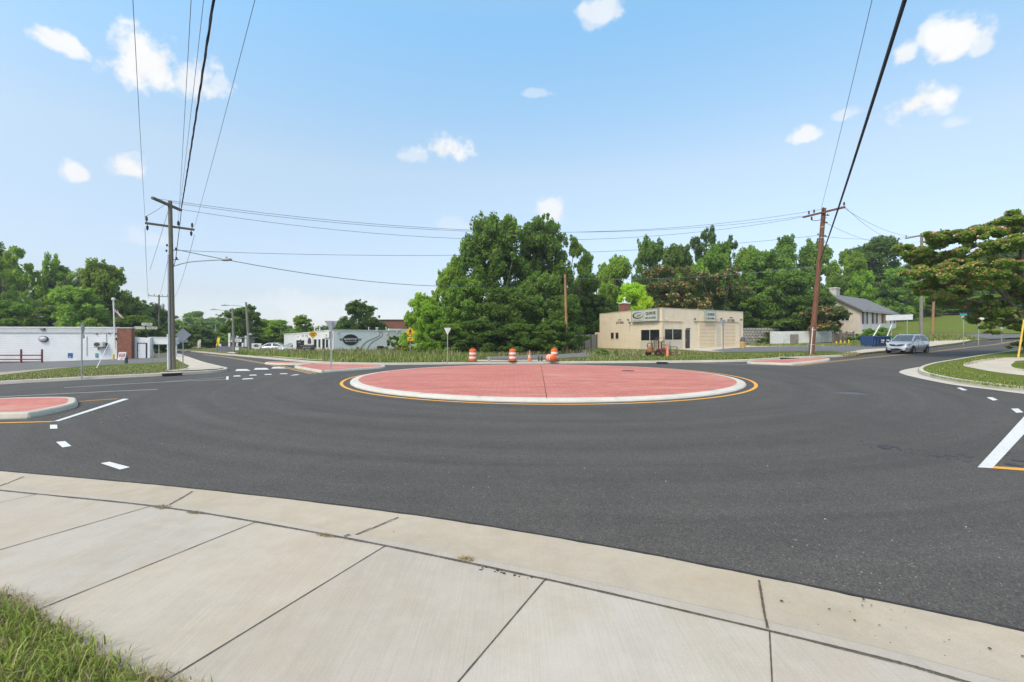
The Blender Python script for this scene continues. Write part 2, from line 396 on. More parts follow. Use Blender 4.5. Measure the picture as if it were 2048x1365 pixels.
# near pavement
walk_poly = [(p.x, p.y) for p in [x+Vector((.006, -.012, 0)) for x in JE]] + [(14,-6),(-20,-6),(-20,5)]
tag(drape('pavement', walk_poly, 0, M_walk, step=1.0, zf=lambda x, y: .09), kind='structure')
JTS = [(1546,1265,1556,1420),(1090,1162,905,1382),(765,1098,330,1368),(505,1050,60,1232),(295,1018,-60,1123),(75,993,-60,1025)]
for k in range(-1, len(JTS)):
    a0, b0 = ((P(2300,1470,.09), P(2300,1700,.09)) if k < 0 else (P(*JTS[k][:2], .09), P(*JTS[k][2:], .09)))
    if k+1 >= len(JTS): continue
    a1_, b1_ = P(*JTS[k+1][:2], .09), P(*JTS[k+1][2:], .09)
    b0 = a0+(b0-a0)*1.6; b1_ = a1_+(b1_-a1_)*1.6; mbs = MB(); mbs.add([(p.x, p.y, .0925) for p in (a0, b0, b1_, a1_)], [(0,1,2,3)])
    c_ = [(.43,.385,.325),(.445,.405,.345),(.415,.37,.31),(.44,.39,.32),(.425,.385,.33),(.43,.38,.315)][k+1]
    tag(mbs.build('pavement', concrete_mat('pavement_slab_concrete_%d' % (k+2), c_, R(-38+[3,-6,2,8,-4,0][k+1]), .36+.08*((k+2) % 3), .34)), kind='structure')
mb = MB()
def groove(mb, a, b, w, z, n=14, mi=0):
    a = Vector(a); b = Vector(b); t = (b-a).normalized(); nn = Vector((-t.y, t.x, 0)); vs = []
    for i in range(n+1):
        p = a.lerp(b, i/n); ww = w*(.75+.5*random.random())
        vs += [(*(p-nn*ww/2).xy, z(p) if callable(z) else z), (*(p+nn*ww/2).xy, z(p) if callable(z) else z)]
    mb.add(vs, [(2*i, 2*i+1, 2*i+3, 2*i+2) for i in range(n)], mi)
for (u0, v0, u1, v1) in [(1539,1265,1546,1400),(1090,1162,905,1382),(765,1098,330,1368),(505,1050,60,1232),(295,1018,-60,1123),(75,993,-60,1025)]:
    a, b = P(u0, v0, .09), P(u1, v1, .09); a = a+(a-b)*.02; groove(mb, a, b, .0095, .0968)
for i in range(len(JE)-1): groove(mb, JE[i], JE[i+1], .017, .0985, 3)
def gz(p):
    best = min(range(n), key=lambda i: (RE[i].xy-p.xy).length+(Jr[i].xy-p.xy).length); a, b = RE[best].xy, Jr[best].xy
    t = max(0, min(1, (p.xy-a).dot(b-a)/(b-a).length_squared))
    for (t0, z0), (t1, z1) in zip(cs[1:5], cs[2:6]):
        if t <= t1: return z0+(z1-z0)*(t-t0)/(t1-t0)+.006
    return .10
for (u0, v0, u1, v1) in [(1518,1163,1535,1258),(797,1037,688,1076),(385,986,327,1014),(48,958,-10,975)]:
    a, b = P(u0, v0, .04), P(u1, v1, .095); groove(mb, a, b, .016, lambda p: gz(p)+.004, 24)
tag(mb.build('pavement_joint', paint('joint_grime', (.095,.08,.062), .95, .4, 20)), kind='structure')
mb = MB()   # dirt lip where asphalt meets gutter
for i in range(n-1): groove(mb, RE[i]+Vector((0,.015,0)), RE[i+1]+Vector((0,.015,0)), .030, .0385, 4)
tag(mb.build('gutter_edge', paint('asphalt_seam', (.028,.027,.025), .95, .4, 20)), kind='structure')
# left corner verge
def verge(poly, mat, off=VT-.02, step=2.0): return tag(drape('verge', poly, off, mat, step=step, skirt=.25), kind='structure')
LK = smooth_line(px([(-400,797),(-150,779),(0,770.5),(161,761.5),(322,753.5),(400,749),(440,746),(455,742),(440,737.5),(405,728),(380,718.5),(362,712)]), 5) + [P(352,708.5)+Vector((-2,2,0))*k for k in (1, 8, 20, 30)]
verge([(p.x, p.y) for p in LK] + [(-130,120),(-130,30)], M_dirt, VT-.03)
verge([(p.x, p.y) for p in smooth_line(px([(-400,788),(0,764),(161,754.5),(322,747.5),(372,741),(378,737),(366,731),(337,727.5),(205,734.5),(88,742.5),(0,753.5),(-100,763),(-400,780)]), 4)], M_turf, VT-.005, 1.0)
mb = MB(); KP = [(.03,-.05),(.025,.02),(.01,.16),(-.01,.175),(-.17,.175),(-.18,.10)]
KPl = [(-a, b) for a, b in KP]
kerb(mb, LK, KPl)
tag(mb.build('kerb', M_kerb), kind='structure')
tag(drape('pavement', [(p.x, p.y) for p in [*px([(322,749.5),(400,745.8),(437,743.5),(449,741.5),(437,738.5),(402,729),(377,719),(359,712.5),(348,714),(352,722),(366,730.5),(379,737),(373,742)])]], VT+.008, M_path, step=1.0), kind='structure')
tag(drape('parking_lot', [(p.x, p.y) for p in px([(-400,781),(0,754),(88,743),(205,735),(337,728),(362,722),(352,716),(320,716),(262,719),(0,726),(-400,738)])], VT+.0, M_lot, step=2.0), kind='structure')
tag(drape('gravel_margin', [(p.x, p.y) for p in px([(-400,784),(0,756.5),(40,751.5),(110,742.5),(150,739.5),(110,741),(40,747),(0,750),(-400,774)])], VT+.004, paint('gravel', (.36,.30,.22), .95, .35, 9, bump=.6), step=1.0), kind='structure')
# far verge with kerb
FK = smooth_line([P(372,703.5)+Vector((-20,20,0)), P(372,703.5), *px([(400,706),(442,710.5),(472,713),(562,721.5),(620,727.3),(690,730.2),(767,731.2),(850,730.6),(1000,729.2),(1200,727.8),(1400,726.3),(1490,724.5),(1560,720.5),(1640,716.8),(1690,714.6),(1712,712.5)])], 5)
RF = px([(1740,709),(1790,704.5),(1860,696.5),(1943,684),(1979,681.3),(2010,680)]) 
verge([(p.x, p.y) for p in FK+RF]+[(66,60),(66,68),(130,105),(130,170),(-160,190),(-120,150)], M_rough, VT-.02, 3.0)
mb = MB(); kerb(mb, FK, [(-.03,-.05),(-.025,.02),(-.01,.16),(.01,.175),(.22,.175),(.23,.10)])
tag(mb.build('kerb', M_kerb), kind='structure')
tag(drape('pavement', [(p.x, p.y) for p in px([(452,708.7),(474,710.5),(562,719),(622,724),(690,727.6),(767,729),(850,728.5),(940,727.5),(1000,727),(1110,726.8),(1110,723.6),(930,724.5),(850,726.2),(767,726.8),(690,725),(622,720),(562,714.8),(490,709),(460,707)])], VT+.004, M_path, step=2.0), kind='structure')
tag(drape('parking_lot', [(p.x, p.y) for p in px([(975,722.3),(1080,722),(1112,721),(1230,714),(1180,706.5),(1090,710.5),(1010,714),(965,718)])], VT+.006, M_lot2, step=2.0), kind='structure')
tag(drape('parking_lot', [(p.x, p.y) for p in px([(1420,704.5),(1445,708.4),(1600,707),(1660,707.6),(1716,711),(1745,708),(1790,703.2),(1770,694),(1700,695),(1600,694.5),(1500,694.8),(1440,698.5),(1330,701),(1360,703)])], VT+.006, M_lot, step=2.0), kind='structure')
tag(drape('driveway', [(p.x, p.y) for p in px([(1330,700.5),(1425,707.3),(1450,707),(1420,704.6),(1450,701),(1500,697.3),(1560,696),(1700,695.6),(1770,695.5),(1770,693.2),(1600,693.2),(1485,694),(1400,698)])], VT+.012, M_path, step=2.0), kind='structure')
tag(drape('driveway', [(p.x, p.y) for p in px([(1712,712),(1740,708.8),(1790,703.5),(1800,699),(1730,702.6),(1690,710)])], VT+.016, M_path, step=1.0), kind='structure')
tag(drape('driveway', [(p.x, p.y) for p in px([(1852,698),(1890,692),(1943,683.4),(1930,681.3),(1886,680.6),(1850,683)])], VT+.016, M_path, step=1.0), kind='structure')
verge([(p.x, p.y) for p in px([(1115,724.5),(1200,722.5),(1400,721),(1490,718.8),(1560,715),(1640,712.5),(1690,711),(1712,710.6),(1690,708.6),(1600,708.6),(1445,709.8),(1300,714),(1180,717.5)])], M_turf, VT+.004, 1.5)
# grass hill and the side street behind
tag(drape('hillside', [(p.x, p.y) for p in px([(1800,672),(1850,668),(1900,667),(1940,670),(1975,670),(2048,670),(2300,668)])]+[(175,120),(150,140),(105,108),(86,98),(72,84),(60,73)], VT+.01, M_turf2, step=3.0), kind='structure')
tag(drape('side_street', [(p.x, p.y) for p in px([(1926,672.2),(1975,671),(2048,671.5),(2300,670),(2300,682),(2048,678),(2010,680),(1979,681.5),(1950,677.5)])], VT+.03, M_lot, step=2.0), kind='structure')
# right-hand corner: gutter pan, kerb, turf and curving path
RG = smooth_line(px([(2700,880),(2300,822),(2048,791),(1982,782.3),(1901,771.5),(1834,758),(1806,750.5),(1799,745.5),(1821,739),(1901,725.8),(1987,712.2),(2100,698),(2300,684)]), 6)
RKb = smooth_line(px([(2700,872),(2300,816),(2048,786),(1982,778),(1901,766),(1850,754),(1837,747),(1842,740),(1866,732.5),(1905,725.5),(1987,711.8),(2100,697.6),(2300,683.5)]), 6)
tag(drape('gutter', [(p.x, p.y) for p in RG]+[(75,40),(60,5)], .045, M_kerb, step=2.0), kind='structure')
verge([(p.x, p.y) for p in RKb]+[(75,38),(60,0)], M_turf2, VT+.02, 1.5)
mb = MB(); kerb(mb, RKb, [(.035,.0),(.03,.04),(.015,.15),(-.02,.19),(-.17,.19),(-.18,.10)])
tag(mb.build('kerb', M_kerb), kind='structure')
tag(drape('path', [(p.x, p.y) for p in smooth_line(px([(2500,800),(2200,778),(2048,760.5),(1990,753),(1950,745),(1927,739),(1935,732),(1965,725.5),(1995,722),(2048,721.5),(2200,722),(2200,726),(2048,728),(2028,733),(2023,740),(2048,747),(2200,762),(2500,780)]), 4)], VT+.03, M_path, step=1.0), kind='structure')
# ------------------------------------------------------------------ islands
def red_mat():
    m, nt, b = newmat('stamped_red_concrete'); N = NT(nt); co = N.coord('Object')
    n1 = N.noise(N.coord('Object', (.35, 1.6, 1)), .8, 7, .68); n2 = N.noise(co, 6, 5, .7)
    c = N.ramp(N.mix(.3, n1, n2), [(.28, (.37,.115,.088)), (.47, (.52,.172,.128)), (.60, (.58,.225,.172)), (.74, (.62,.36,.28))])
    bt = N.n('ShaderNodeTexBrick', i_Vector=co, i_Scale=1.0); bt.inputs['Brick Width'].default_value = .4; bt.inputs['Row Height'].default_value = .2; bt.inputs['Mortar Size'].default_value = .013
    bt.inputs['Color1'].default_value = (1,1,1,1); bt.inputs['Color2'].default_value = (.78,.75,.75,1); bt.inputs['Mortar'].default_value = (.60,.54,.54,1)
    c = N.mix(.8, c, bt, 'MULTIPLY')
    st = N.noise(N.coord('Object', (.5, 1.3, 1)), .33, 6, .7); c = N.mix(N.ramp(st, [(.55, (0,0,0)), (.74, (.55,.55,.55))]), c, (.52,.40,.31))
    N.link(c.outputs[0], b.inputs['Base Color']); b.inputs['Roughness'].default_value = .75; N.link(N.bump(N.mix(.5, (bt), n2), .35, .008).outputs[0], b.inputs['Normal'])
    return m
M_red = red_mat()
isl = thing('roundabout_island', 'large round island of stamped red concrete ringed by a white kerb', 'traffic island', (ISL[0], ISL[1], ht(*ISL)+.03))
mb = MB(); seg = 128; rings = [(0,.17),(2,.166),(4,.155),(6,.136),(7.4,.115),(ISL_R-.34,.095)]
vs = [(r*math.cos(2*math.pi*k/seg), r*math.sin(2*math.pi*k/seg), z) for r, z in rings[1:] for k in range(seg)]
fs = [(i*seg+k, i*seg+(k+1) % seg, (i+1)*seg+(k+1) % seg, (i+1)*seg+k) for i in range(len(rings)-2) for k in range(seg)]
mb.add(vs+[(0,0,.17)], fs+[(seg*(len(rings)-1), k, (k+1) % seg) for k in range(seg)]); apron = mb.build('apron', M_red, isl, smooth=True)
mb = MB(); mb.lathe([(ISL_R-.34,.095),(ISL_R-.32,.102),(ISL_R-.10,.085),(ISL_R-.03,.062),(ISL_R,.02),(ISL_R,-.06)], seg)
mb.build('kerb', concrete_mat('island_kerb_concrete', (.56,.53,.47), 0, .25, .03), isl)
mb = MB()
def ap_z(r):
    for (r0, z0), (r1, z1) in zip(rings[:-1], rings[1:]):
        if r <= r1: return z0+(z1-z0)*(r-r0)/(r1-r0)
    return .104
def rad_line(ang, r0, r1, w, n=24):
    d = Vector((math.cos(ang), math.sin(ang), 0)); q = Vector((-d.y, d.x, 0)); vs = []
    for i in range(n+1):
        r = r0+(r1-r0)*i/n; z = ap_z(abs(r))+.006
        for sg in (-1, 1): p = d*r+q*sg*w/2; vs.append((p.x, p.y, z))
    mb.add(vs, [(2*i, 2*i+1, 2*i+3, 2*i+2) for i in range(n)])
rad_line(R(-93), -8.25, 8.3, .022)
for k in range(26): rad_line(R(-93+k*360/26), ISL_R-.45, ISL_R-.08, .016, 3)
mb.build('control_joint', paint('joint_dark_red', (.10,.045,.04), .9, .3), isl)
mb = MB(); mb.lathe([(0,.02),(.30,.02),(.32,.0),(.32,-.03)], 24)
dl = mb.build('drain_lid', paint('cast_iron_lid', (.10,.05,.045), .7, .3), isl, loc=(4.6, 1.9, ap_z(5.0)))
def splitter(label, base_px, h=.15, off=.03, kw=.20, group='splitter islands'):
    b = smooth_line(px(base_px, off), 3, True)
    c = sum(b, Vector())/len(b); root = thing('splitter_island', label, 'traffic island', c, 0, group)
    area = sum(b[i].x*b[(i+1) % len(b)].y-b[(i+1) % len(b)].x*b[i].y for i in range(len(b)))
    if area < 0: b = b[::-1]
    mb = MB(); pts = b; n = len(pts); prof = [(0,-.06),(0,.03),(.03,h-.03),(.06,h),(kw,h),(kw+.01,h-.04)]
    vs = []; inner = []
    for i, p in enumerate(pts):
        t = (pts[(i+1) % n]-pts[i-1]); t.z = 0; t.normalize(); nn = Vector((-t.y, t.x, 0))
        for sdv, up in prof: vs.append(p+nn*sdv+Vector((0,0,up))-c)
        inner.append(p+nn*(kw+.004)+Vector((0,0,h-.006))-c)
    m = len(prof)
    mb.add(vs, [(i*m+k, i*m+k+1, ((i+1) % n)*m+k+1, ((i+1) % n)*m+k) for i in range(n) for k in range(m-1)]); mb.build('kerb', M_kerb, root)
    mb = MB(); mb.add(inner, [tuple(range(n))]); mb.build('apron', M_red, root)
    return root
splitter('low red island with a thick white kerb tip beside the near left lane', [(-260,850),(-60,841),(40,838),(70,835),(115,826),(150,817),(156,809),(148,804),(100,803),(20,805),(-60,809),(-260,822)], .145)
splitter('pale red wedge island holding the grey post of a triangular sign back', [(589,736.5),(612,741),(638,746),(650,746),(686,743.5),(735,740),(767,737.2),(767,734),(720,732.6),(660,732),(618,731.6),(596,733.5)], .13)
splitter('thin far strip of red island along the left road centre', [(529,728.6),(560,730.6),(615,731.2),(622,730.4),(600,728.8),(548,726.6)], .12)
splitter('narrow red island with white kerb near the right drain inlet', [(1497,728.2),(1530,729.6),(1576,731),(1595,729.8),(1630,726.4),(1657,722.8),(1656,720.6),(1610,720.6),(1560,723.4),(1500,725.6)], .14)
# ------------------------------------------------------------------ painted markings
def linepaint(name, col, wear):
    m, nt, b = newmat(name); N = NT(nt); co = N.coord('Object')
    n = N.noise(co, 14, 5, .8); n2 = N.noise(co, 90, 2, .7)
    c = N.ramp(N.mix(.5, n, n2), [(.30+wear*.08, tuple(x*.45+.03 for x in col)), (.40+wear*.06, tuple(x*.86 for x in col)), (.65, col)])
    N.link(c.outputs[0], b.inputs['Base Color']); b.inputs['Roughness'].default_value = .7; return m
M_white = linepaint('white_road_paint', (.68,.68,.65), .8); M_yel = linepaint('yellow_road_paint', (.78,.37,.035), .3); M_faint = linepaint('worn_white_road_paint', (.50,.50,.48), 1.0); M_yfaint = linepaint('worn_yellow_road_paint', (.55,.34,.12), .9)
ZM = .036
def quad(mb, pts, off=ZM, sub=1):
    q = [P(u, v, 0) for u, v in pts]; mb.add([(p.x, p.y, ht(p.x, p.y)+off) for p in q], [tuple(range(len(q)))])
mb = MB(); n = 128; ro, ri = ISL_R+.40, ISL_R+.27
vs = [(ISL[0]+r*math.cos(2*math.pi*k/n), ISL[1]+r*math.sin(2*math.pi*k/n)) for r in (ri, ro) for k in range(n)]
mb.add([(x, y, ht(x, y)+ZM) for x, y in vs], [(k, (k+1) % n, n+(k+1) % n, n+k) for k in range(n)])
tag(mb.build('road_marking', M_yel), kind='structure')
mb = MB()
for q in [[(100,853.2),(114,853),(115,861),(100,861.5)],[(112,888),(130,886.5),(143,896.5),(125,899.5)],[(201,931.5),(219,928.5),(260,939.5),(240,944.5)],[(107,846),(119,845.5),(258,800.6),(246,800.2)],
          [(470,743.6),(474,739.9),(494,739.8),(501,743.2)],[(507,741),(511,737.6),(533,737.4),(539,740.8)],[(542,738.6),(546,735.3),(567,735.2),(574,738.6)],[(452,761.5),(453,754.5),(457,754.3),(457,761.2)],
          [(1955,940),(1985,941.5),(2052,868),(2052,832)],[(1913,778),(1921,777.6),(1935,782.6),(1926,783.4)],[(1973,797.5),(1984,797),(1996,802.5),(1986,804)],[(2022,820.6),(2036,820),(2047,828),(2033,829)],[(2052,868),(2052,832),(2300,610+150),(2300,800)],
          [(466,755),(468,753),(480,752.6),(482,754.6)],[(498,753),(500,751.3),(512,751),(514,752.8)],[(528,751.5),(530,750),(542,749.6),(544,751.3)],[(559,750),(561,748.5),(573,748.2),(576,749.8)],[(483,761),(487,759),(508,758),(504,760)],[(580,753),(588,751),(600,750.2),(594,752.2)]]:
    quad(mb, q)
tag(mb.build('road_marking', M_white), kind='structure')
mb = MB()
for ln, w in [([(-80,800.5),(150,788.5),(315,781)],.11),([(128,777.5),(300,767.5),(452,760.6)],.11),([(330,765),(400,760),(452,756.2)],.09),([(1405,728.4),(1500,730.6),(1590,733.2)],.10)]: ribbon(mb, px(ln), w, ZM)
tag(mb.build('road_marking', M_faint), kind='structure')
mb = MB(); ribbon(mb, px([(-80,850.5),(0,849.2),(107,846.6)]), .10, ZM); ribbon(mb, px([(158,805.6),(236,800.2)]), .09, ZM); quad(mb, [(1972,941),(1985,937.5),(2300,958),(2300,966)])
tag(mb.build('road_marking', M_yel), kind='structure')
mb = MB(); 
for o in (0, .28):
    ln = px([(1593,733.4),(1640,728),(1700,721.5),(1772,714),(1860,706.3),(1940,696),(2016,686),(2060,680)]); ribbon(mb, [p+Vector((.28*0-o*.5, o, 0)) for p in ln], .12, ZM)
    ln = px([(404,710.5),(450,715.5),(500,724),(560,735),(622,749.3)]); ribbon(mb, [p+Vector((o*.7, o*.7, 0)) for p in ln], .12, ZM)
tag(mb.build('road_marking', M_yfaint), kind='structure')
# ------------------------------------------------------------------ trees
def leaf_mat(name, spread=.35, trans=.45):
    m = bpy.data.materials.new(name); m.use_nodes = True; nt = m.node_tree; nt.nodes.clear(); N = NT(nt)
    oi = N.n('ShaderNodeObjectInfo'); ge = N.n('ShaderNodeNewGeometry'); co = N.coord('Object')
    clump = N.noise(co, .45, 3, .6)
    v = N.math('ADD', N.math('MULTIPLY', ge.outputs['Random Per Island'], spread*1.5), N.math('MULTIPLY', clump, .9))
    shade = N.ramp(v, [(.30, (.68,.72,.62)), (.62, (1,1,1)), (1.0, (1.55,1.40,1.1))])
    c = N.mix(1.0, oi.outputs['Color'], shade, 'MULTIPLY')
    d = N.n('ShaderNodeBsdfPrincipled'); N.link(c.outputs[0], d.inputs['Base Color']); d.inputs['Roughness'].default_value = .55; d.inputs['Specular IOR Level'].default_value = .22
    t = N.n('ShaderNodeBsdfTranslucent'); tcn = N.mix(1.0, c, (1.25,1.35,.55), 'MULTIPLY'); N.link(tcn.outputs[0], t.inputs[0])
    mx = N.n('ShaderNodeMixShader', i_0=trans); N.link(d.outputs[0], mx.inputs[1]); N.link(t.outputs[0], mx.inputs[2])
    o = N.n('ShaderNodeOutputMaterial'); N.link(mx.outputs[0], o.inputs[0]); return m
M_leaf = leaf_mat('foliage'); M_bark = paint('bark', (.14,.115,.09), .95, .35, 4, bump=.5); M_bloom = paint('silk_blossom', (.50,.27,.12), .8, .35, 4); M_weedstem = paint('dry_stem', (.30,.24,.13), .9, .3)
def cards(c, axis, side, l, w):
    """leaf sprays: one folded rhombus for each centre"""
    n = len(c); a = axis*(l[:, None]/2); b = side*(w[:, None]/2); nrm = np.cross(axis, side)*(w[:, None]*.18)
    v = np.stack([c-a, c+b+nrm, c+a, c-b+nrm], 1).reshape(-1, 3); i = np.arange(n)*4
    f = np.stack([i, i+1, i+2, i+3], 1); return v, f
def unit(v): return v/np.maximum(np.linalg.norm(v, axis=-1, keepdims=True), 1e-6)
def mesh_np(name, v, f, mat):
    me = bpy.data.meshes.new(name); n = len(f); k = f.shape[1]
    me.vertices.add(len(v)); me.vertices.foreach_set('co', v.astype(np.float32).ravel())
    me.loops.add(n*k); me.loops.foreach_set('vertex_index', f.astype(np.int32).ravel())
    me.polygons.add(n); me.polygons.foreach_set('loop_start', (np.arange(n)*k).astype(np.int32))
    me.materials.append(mat); me.update(calc_edges=True); return me
def leaves_at(rg, cen, rad, per, leaf, flat=.9, up=.5, aspect=.62):
    """leaf sprays gathered round cluster centres: denser on the outside of each clump"""
    n = len(cen); per = np.asarray(per); idx = np.repeat(np.arange(n), per); m = len(idx)
    d = unit(rg.normal(size=(m, 3))); r = rg.random(m)**.45
    p = d*r[:, None]*rad[idx][:, None]; p[:, 2] *= flat
    nrm = unit(d*.7+rg.normal(size=(m, 3))*.75+np.array([0, 0, up])); ax = unit(np.cross(nrm, rg.normal(size=(m, 3)))); ax[:, 2] -= .15; ax = unit(ax); sd = unit(np.cross(nrm, ax))
    l = leaf*(.6+.8*rg.random(m)); return cards(cen[idx]+p, ax, sd, l, l*aspect)
def crown_shape(seed, kind, ncl, leaf, per):
    """unit-size crowns built from uneven boughs; scaled by the instance"""
    rg = np.random.default_rng(seed); cen = []; rad = []; lob = []
    zb, m, rl = {'round': (.20, 13, .40), 'tall': (.04, 26, .46), 'skirt': (.02, 20, .46), 'open': (.30, 13, .30), 'cone': (.04, 24, .40), 'far': (.0, 9, .48), 'bush': (.0, 10, .42)}[kind]
    for k in range(m):
        t = (k+.5)/m; t = max(.02, min(.97, t+.06*rg.normal()))
        prof = {'round': max(.05, math.sin(math.pi*(.16+.72*t)))**.7, 'tall': 1.0-.38*t, 'skirt': (1-.10*t)*math.sqrt(max(.1, 1-.75*t**2.6)), 'open': max(.05, math.sin(math.pi*(.2+.62*t)))**.6,
                'cone': 1.0-.72*t, 'far': math.sqrt(max(.1, 1-.8*t*t)), 'bush': math.sqrt(max(.1, 1-.75*t*t))}[kind]
        th = k*2.4+rg.normal()*.4+seed; rr = rl*(.72+.5*rg.random())*(1.05-.30*t)
        d = max(0, prof*(1.0+.12*rg.normal())-rr*.75)
        lob.append((d*math.cos(th), d*math.sin(th), zb+(1-zb)*t*.90, rr))
    top = max(l[2]+l[3]*.42 for l in lob)
    for j in range(ncl):
        x, y, z, rr = lob[rg.integers(m)] if rg.random() < .8 else lob[-1-rg.integers(4)]
        d = rg.normal(size=3); d /= np.linalg.norm(d); d[2] = d[2]*.8+.18
        q = rr*(.55+.45*rg.random()); cen.append((x+d[0]*q, y+d[1]*q, max(.015, z+d[2]*q*.42))); rad.append(rr*(.30+.24*rg.random()))
    for j in range(ncl//4):   # stray twigs that break the outline
        x, y, z, rr = lob[rg.integers(m)]; d = rg.normal(size=3); d /= np.linalg.norm(d); d[2] = abs(d[2])*.9
        q = rr*(1.05+.22*rg.random()); cen.append((x+d[0]*q, y+d[1]*q, z+d[2]*q*.45)); rad.append(.05+.035*rg.random())
    cen = np.array(cen); cen[:, 2] *= min(1.0, 1.0/max(1.0, cen[:, 2].max()))*1.0
    return cen, np.array(rad)
PROTO = {}; GAIN = 2.6
def proto(key, seed, kind, ncl, per, leaf, H=10, Rr=4, limbs=9, flat=.95, th=.028):
    """prototype of nominal size; instances scale it"""
    rg = np.random.default_rng(seed); cen, rad = crown_shape(seed, kind, ncl, leaf, per)
    sc = np.array([Rr, Rr, H]); C = cen*sc; Rd = rad*Rr*.95
    v, f = leaves_at(rg, C, Rd, np.maximum(8, (per*(rad/rad.mean())**2)).astype(int), leaf, flat)
    crown = mesh_np('crown', v, f, M_leaf)
    mb = MB(); top = H*(.8 if kind != 'open' else .7)
    tp = [Vector((Rr*.05*math.sin(k*1.7+seed), Rr*.05*math.cos(k*1.3+seed), top*k/6-(.3 if k == 0 else 0))) for k in range(7)]
    tr = [H*th*(1.25 if k == 0 else 1-k/7.5) for k in range(7)]; mb.tube(tp, tr, 8)
    for k in range(limbs):
        c = Vector(C[rg.integers(len(C))]); j = 1+int(rg.random()*4); a = tp[j]
        if c.z < a.z: a = tp[max(1, j-2)]
        mid = a.lerp(c, .5)+Vector((0, 0, -.06*H+.02*H*rg.random())); mb.tube([a, a.lerp(mid, .5), mid, mid.lerp(c, .6), c], [H*th*.5, H*th*.42, H*th*.32, H*th*.2, H*th*.1], 6)
    tm = bpy.data.meshes.new('trunk'); tm.from_pydata(mb.v, [], mb.f); tm.materials.append(M_bark); tm.update()
    PROTO[key] = (crown, tm, H, Rr)
proto('round', 3, 'round', 170, 130, .28); proto('round2', 11, 'round', 150, 130, .29); proto('tall', 5, 'tall', 260, 130, .27); proto('tall2', 23, 'tall', 230, 130, .27)
proto('skirt', 8, 'skirt', 210, 130, .28); proto('skirt2', 31, 'skirt', 190, 130, .29); proto('open', 14, 'open', 120, 95, .25, limbs=16); proto('open2', 41, 'open', 105, 95, .26, limbs=16)
proto('far', 17, 'far', 110, 90, .48, limbs=3); proto('far2', 19, 'far', 100, 90, .50, limbs=3); proto('cone', 29, 'cone', 120, 70, .26, H=8, Rr=3)
proto('bush', 37, 'bush', 60, 80, .20, H=2.2, Rr=1.6, limbs=5, th=.02); proto('bush2', 39, 'bush', 50, 75, .17, H=2.2, Rr=1.6, limbs=5, th=.02)
def tree(key, u, vtop, hw, Y, col, label, name='tree', cat='tree', group=None, vb=None, rz=None, sq=1.0, dz=0.0):
    crown, tm, H, Rr = PROTO[key]; x = (u-CX)*Y/F; zb = ht(x, Y)+VT-.1+dz if vb is None else EYE-(vb-HY)*Y/F
    h = EYE-(vtop-HY)*Y/F-zb; r = hw*Y/F*1.0
    root = thing(name, label, cat, (x, Y, zb), random.random()*6.28 if rz is None else rz, group)
    for nm, me in (('crown', crown), ('trunk', tm)):
        o = link(nm, me, root); o.scale = (r/Rr, r/Rr*sq, h/H)
        if nm == 'crown':
            j = (1+(random.random()-.5)*.18)*GAIN; o.color = (max(col[0], .60*col[1])*j, col[1]*j, min(col[2], .22*col[1])*j, 1)
    return root
DK = (.055,.086,.018); MD = (.086,.130,.021); LT = (.10,.155,.022); YL = (.150,.225,.020); OL = (.075,.105,.028); BL = (.036,.072,.030)
# far left, behind the white building
tree('tall', -62, 478, 95, 78, DK, 'tall dark tree cut by the left edge of the photo behind the white building')
tree('open', 18, 500, 55, 74, MD, 'loose tree with sparse top twigs behind the far left roof')
tree('open2', 78, 512, 58, 80, MD, 'airy tree with sky gaps left of the broad pale green one', sq=.8)
tree('round', 130, 535, 52, 84, DK, 'mid green round tree half hidden behind the broad pale green one')
tree('skirt', 205, 522, 58, 66, OL, 'broad pale olive green tree behind the flagpole')
tree('skirt2', 160, 575, 60, 62, (.080,.125,.030), 'lower olive green tree in front of the broad one left of the flagpole')
tree('skirt', 20, 603, 50, 60, (.045,.110,.020), 'vine covered green mound behind the left end of the white roof', 'overgrown_bush', 'bush')
tree('skirt2', 95, 612, 52, 66, DK, 'dark shady tree behind the small wooden lamp pole')
tree('skirt2', 258, 597, 46, 74, DK, 'dark tree just right of the flag on the pole')
tree('skirt', 300, 608, 46, 90, BL, 'dark bluish tree behind the sign boards left of the tall pole')
tree('skirt', 268, 632, 52, 64, DK, 'low dark tree filling the gap above the white shed')
tree('skirt2', 318, 652, 36, 70, (.030,.058,.016), 'dark low tree behind the white canopy beam')
tree('skirt', 398, 650, 42, 96, DK, 'dark green tree beside the far bend of the left road')
FWL = 'rounded green tree in the far woods beyond the left road'; FWG = 'trees of the far wooded rise'
k = 0
for (u, v, hw, Y) in [(372,627,34,165),(405,624,38,190),(438,629,36,175),(470,634,32,200),(512,638,34,190),(350,632,34,200),(545,648,30,210),(585,652,28,220),(622,655,30,230),(655,652,30,215),(690,648,34,225),(330,640,34,215),(740,650,34,230),(780,655,30,235),(820,650,30,240),(270,640,40,230),(210,648,44,235)]:
    tree('far' if k % 2 else 'far2', u, v, hw, Y, [(.075,.115,.050),(.090,.125,.050),(.066,.105,.050),(.105,.13,.050)][k % 4], FWL, group=FWG); k += 1  # paler leaf colours put distance haze into these crowns
k = 0
for (u, v, hw, Y) in [(385,668,28,120),(412,672,26,112),(432,662,26,130),(455,668,26,118),(520,664,32,125)]:
    tree('far2' if k % 2 else 'far', u, v, hw, Y, [(.065,.125,.026),(.085,.15,.028),(.055,.105,.024)][k % 3], 'bright low tree at the foot of the far woods along the left road', group='low trees at the foot of the far woods'); k += 1
tree('round2', 482, 610, 44, 78, DK, 'dark spreading tree behind the two leaning lamp poles')
tree('skirt2', 545, 640, 40, 92, MD, 'rounded mid green tree behind the parked grey sedan')
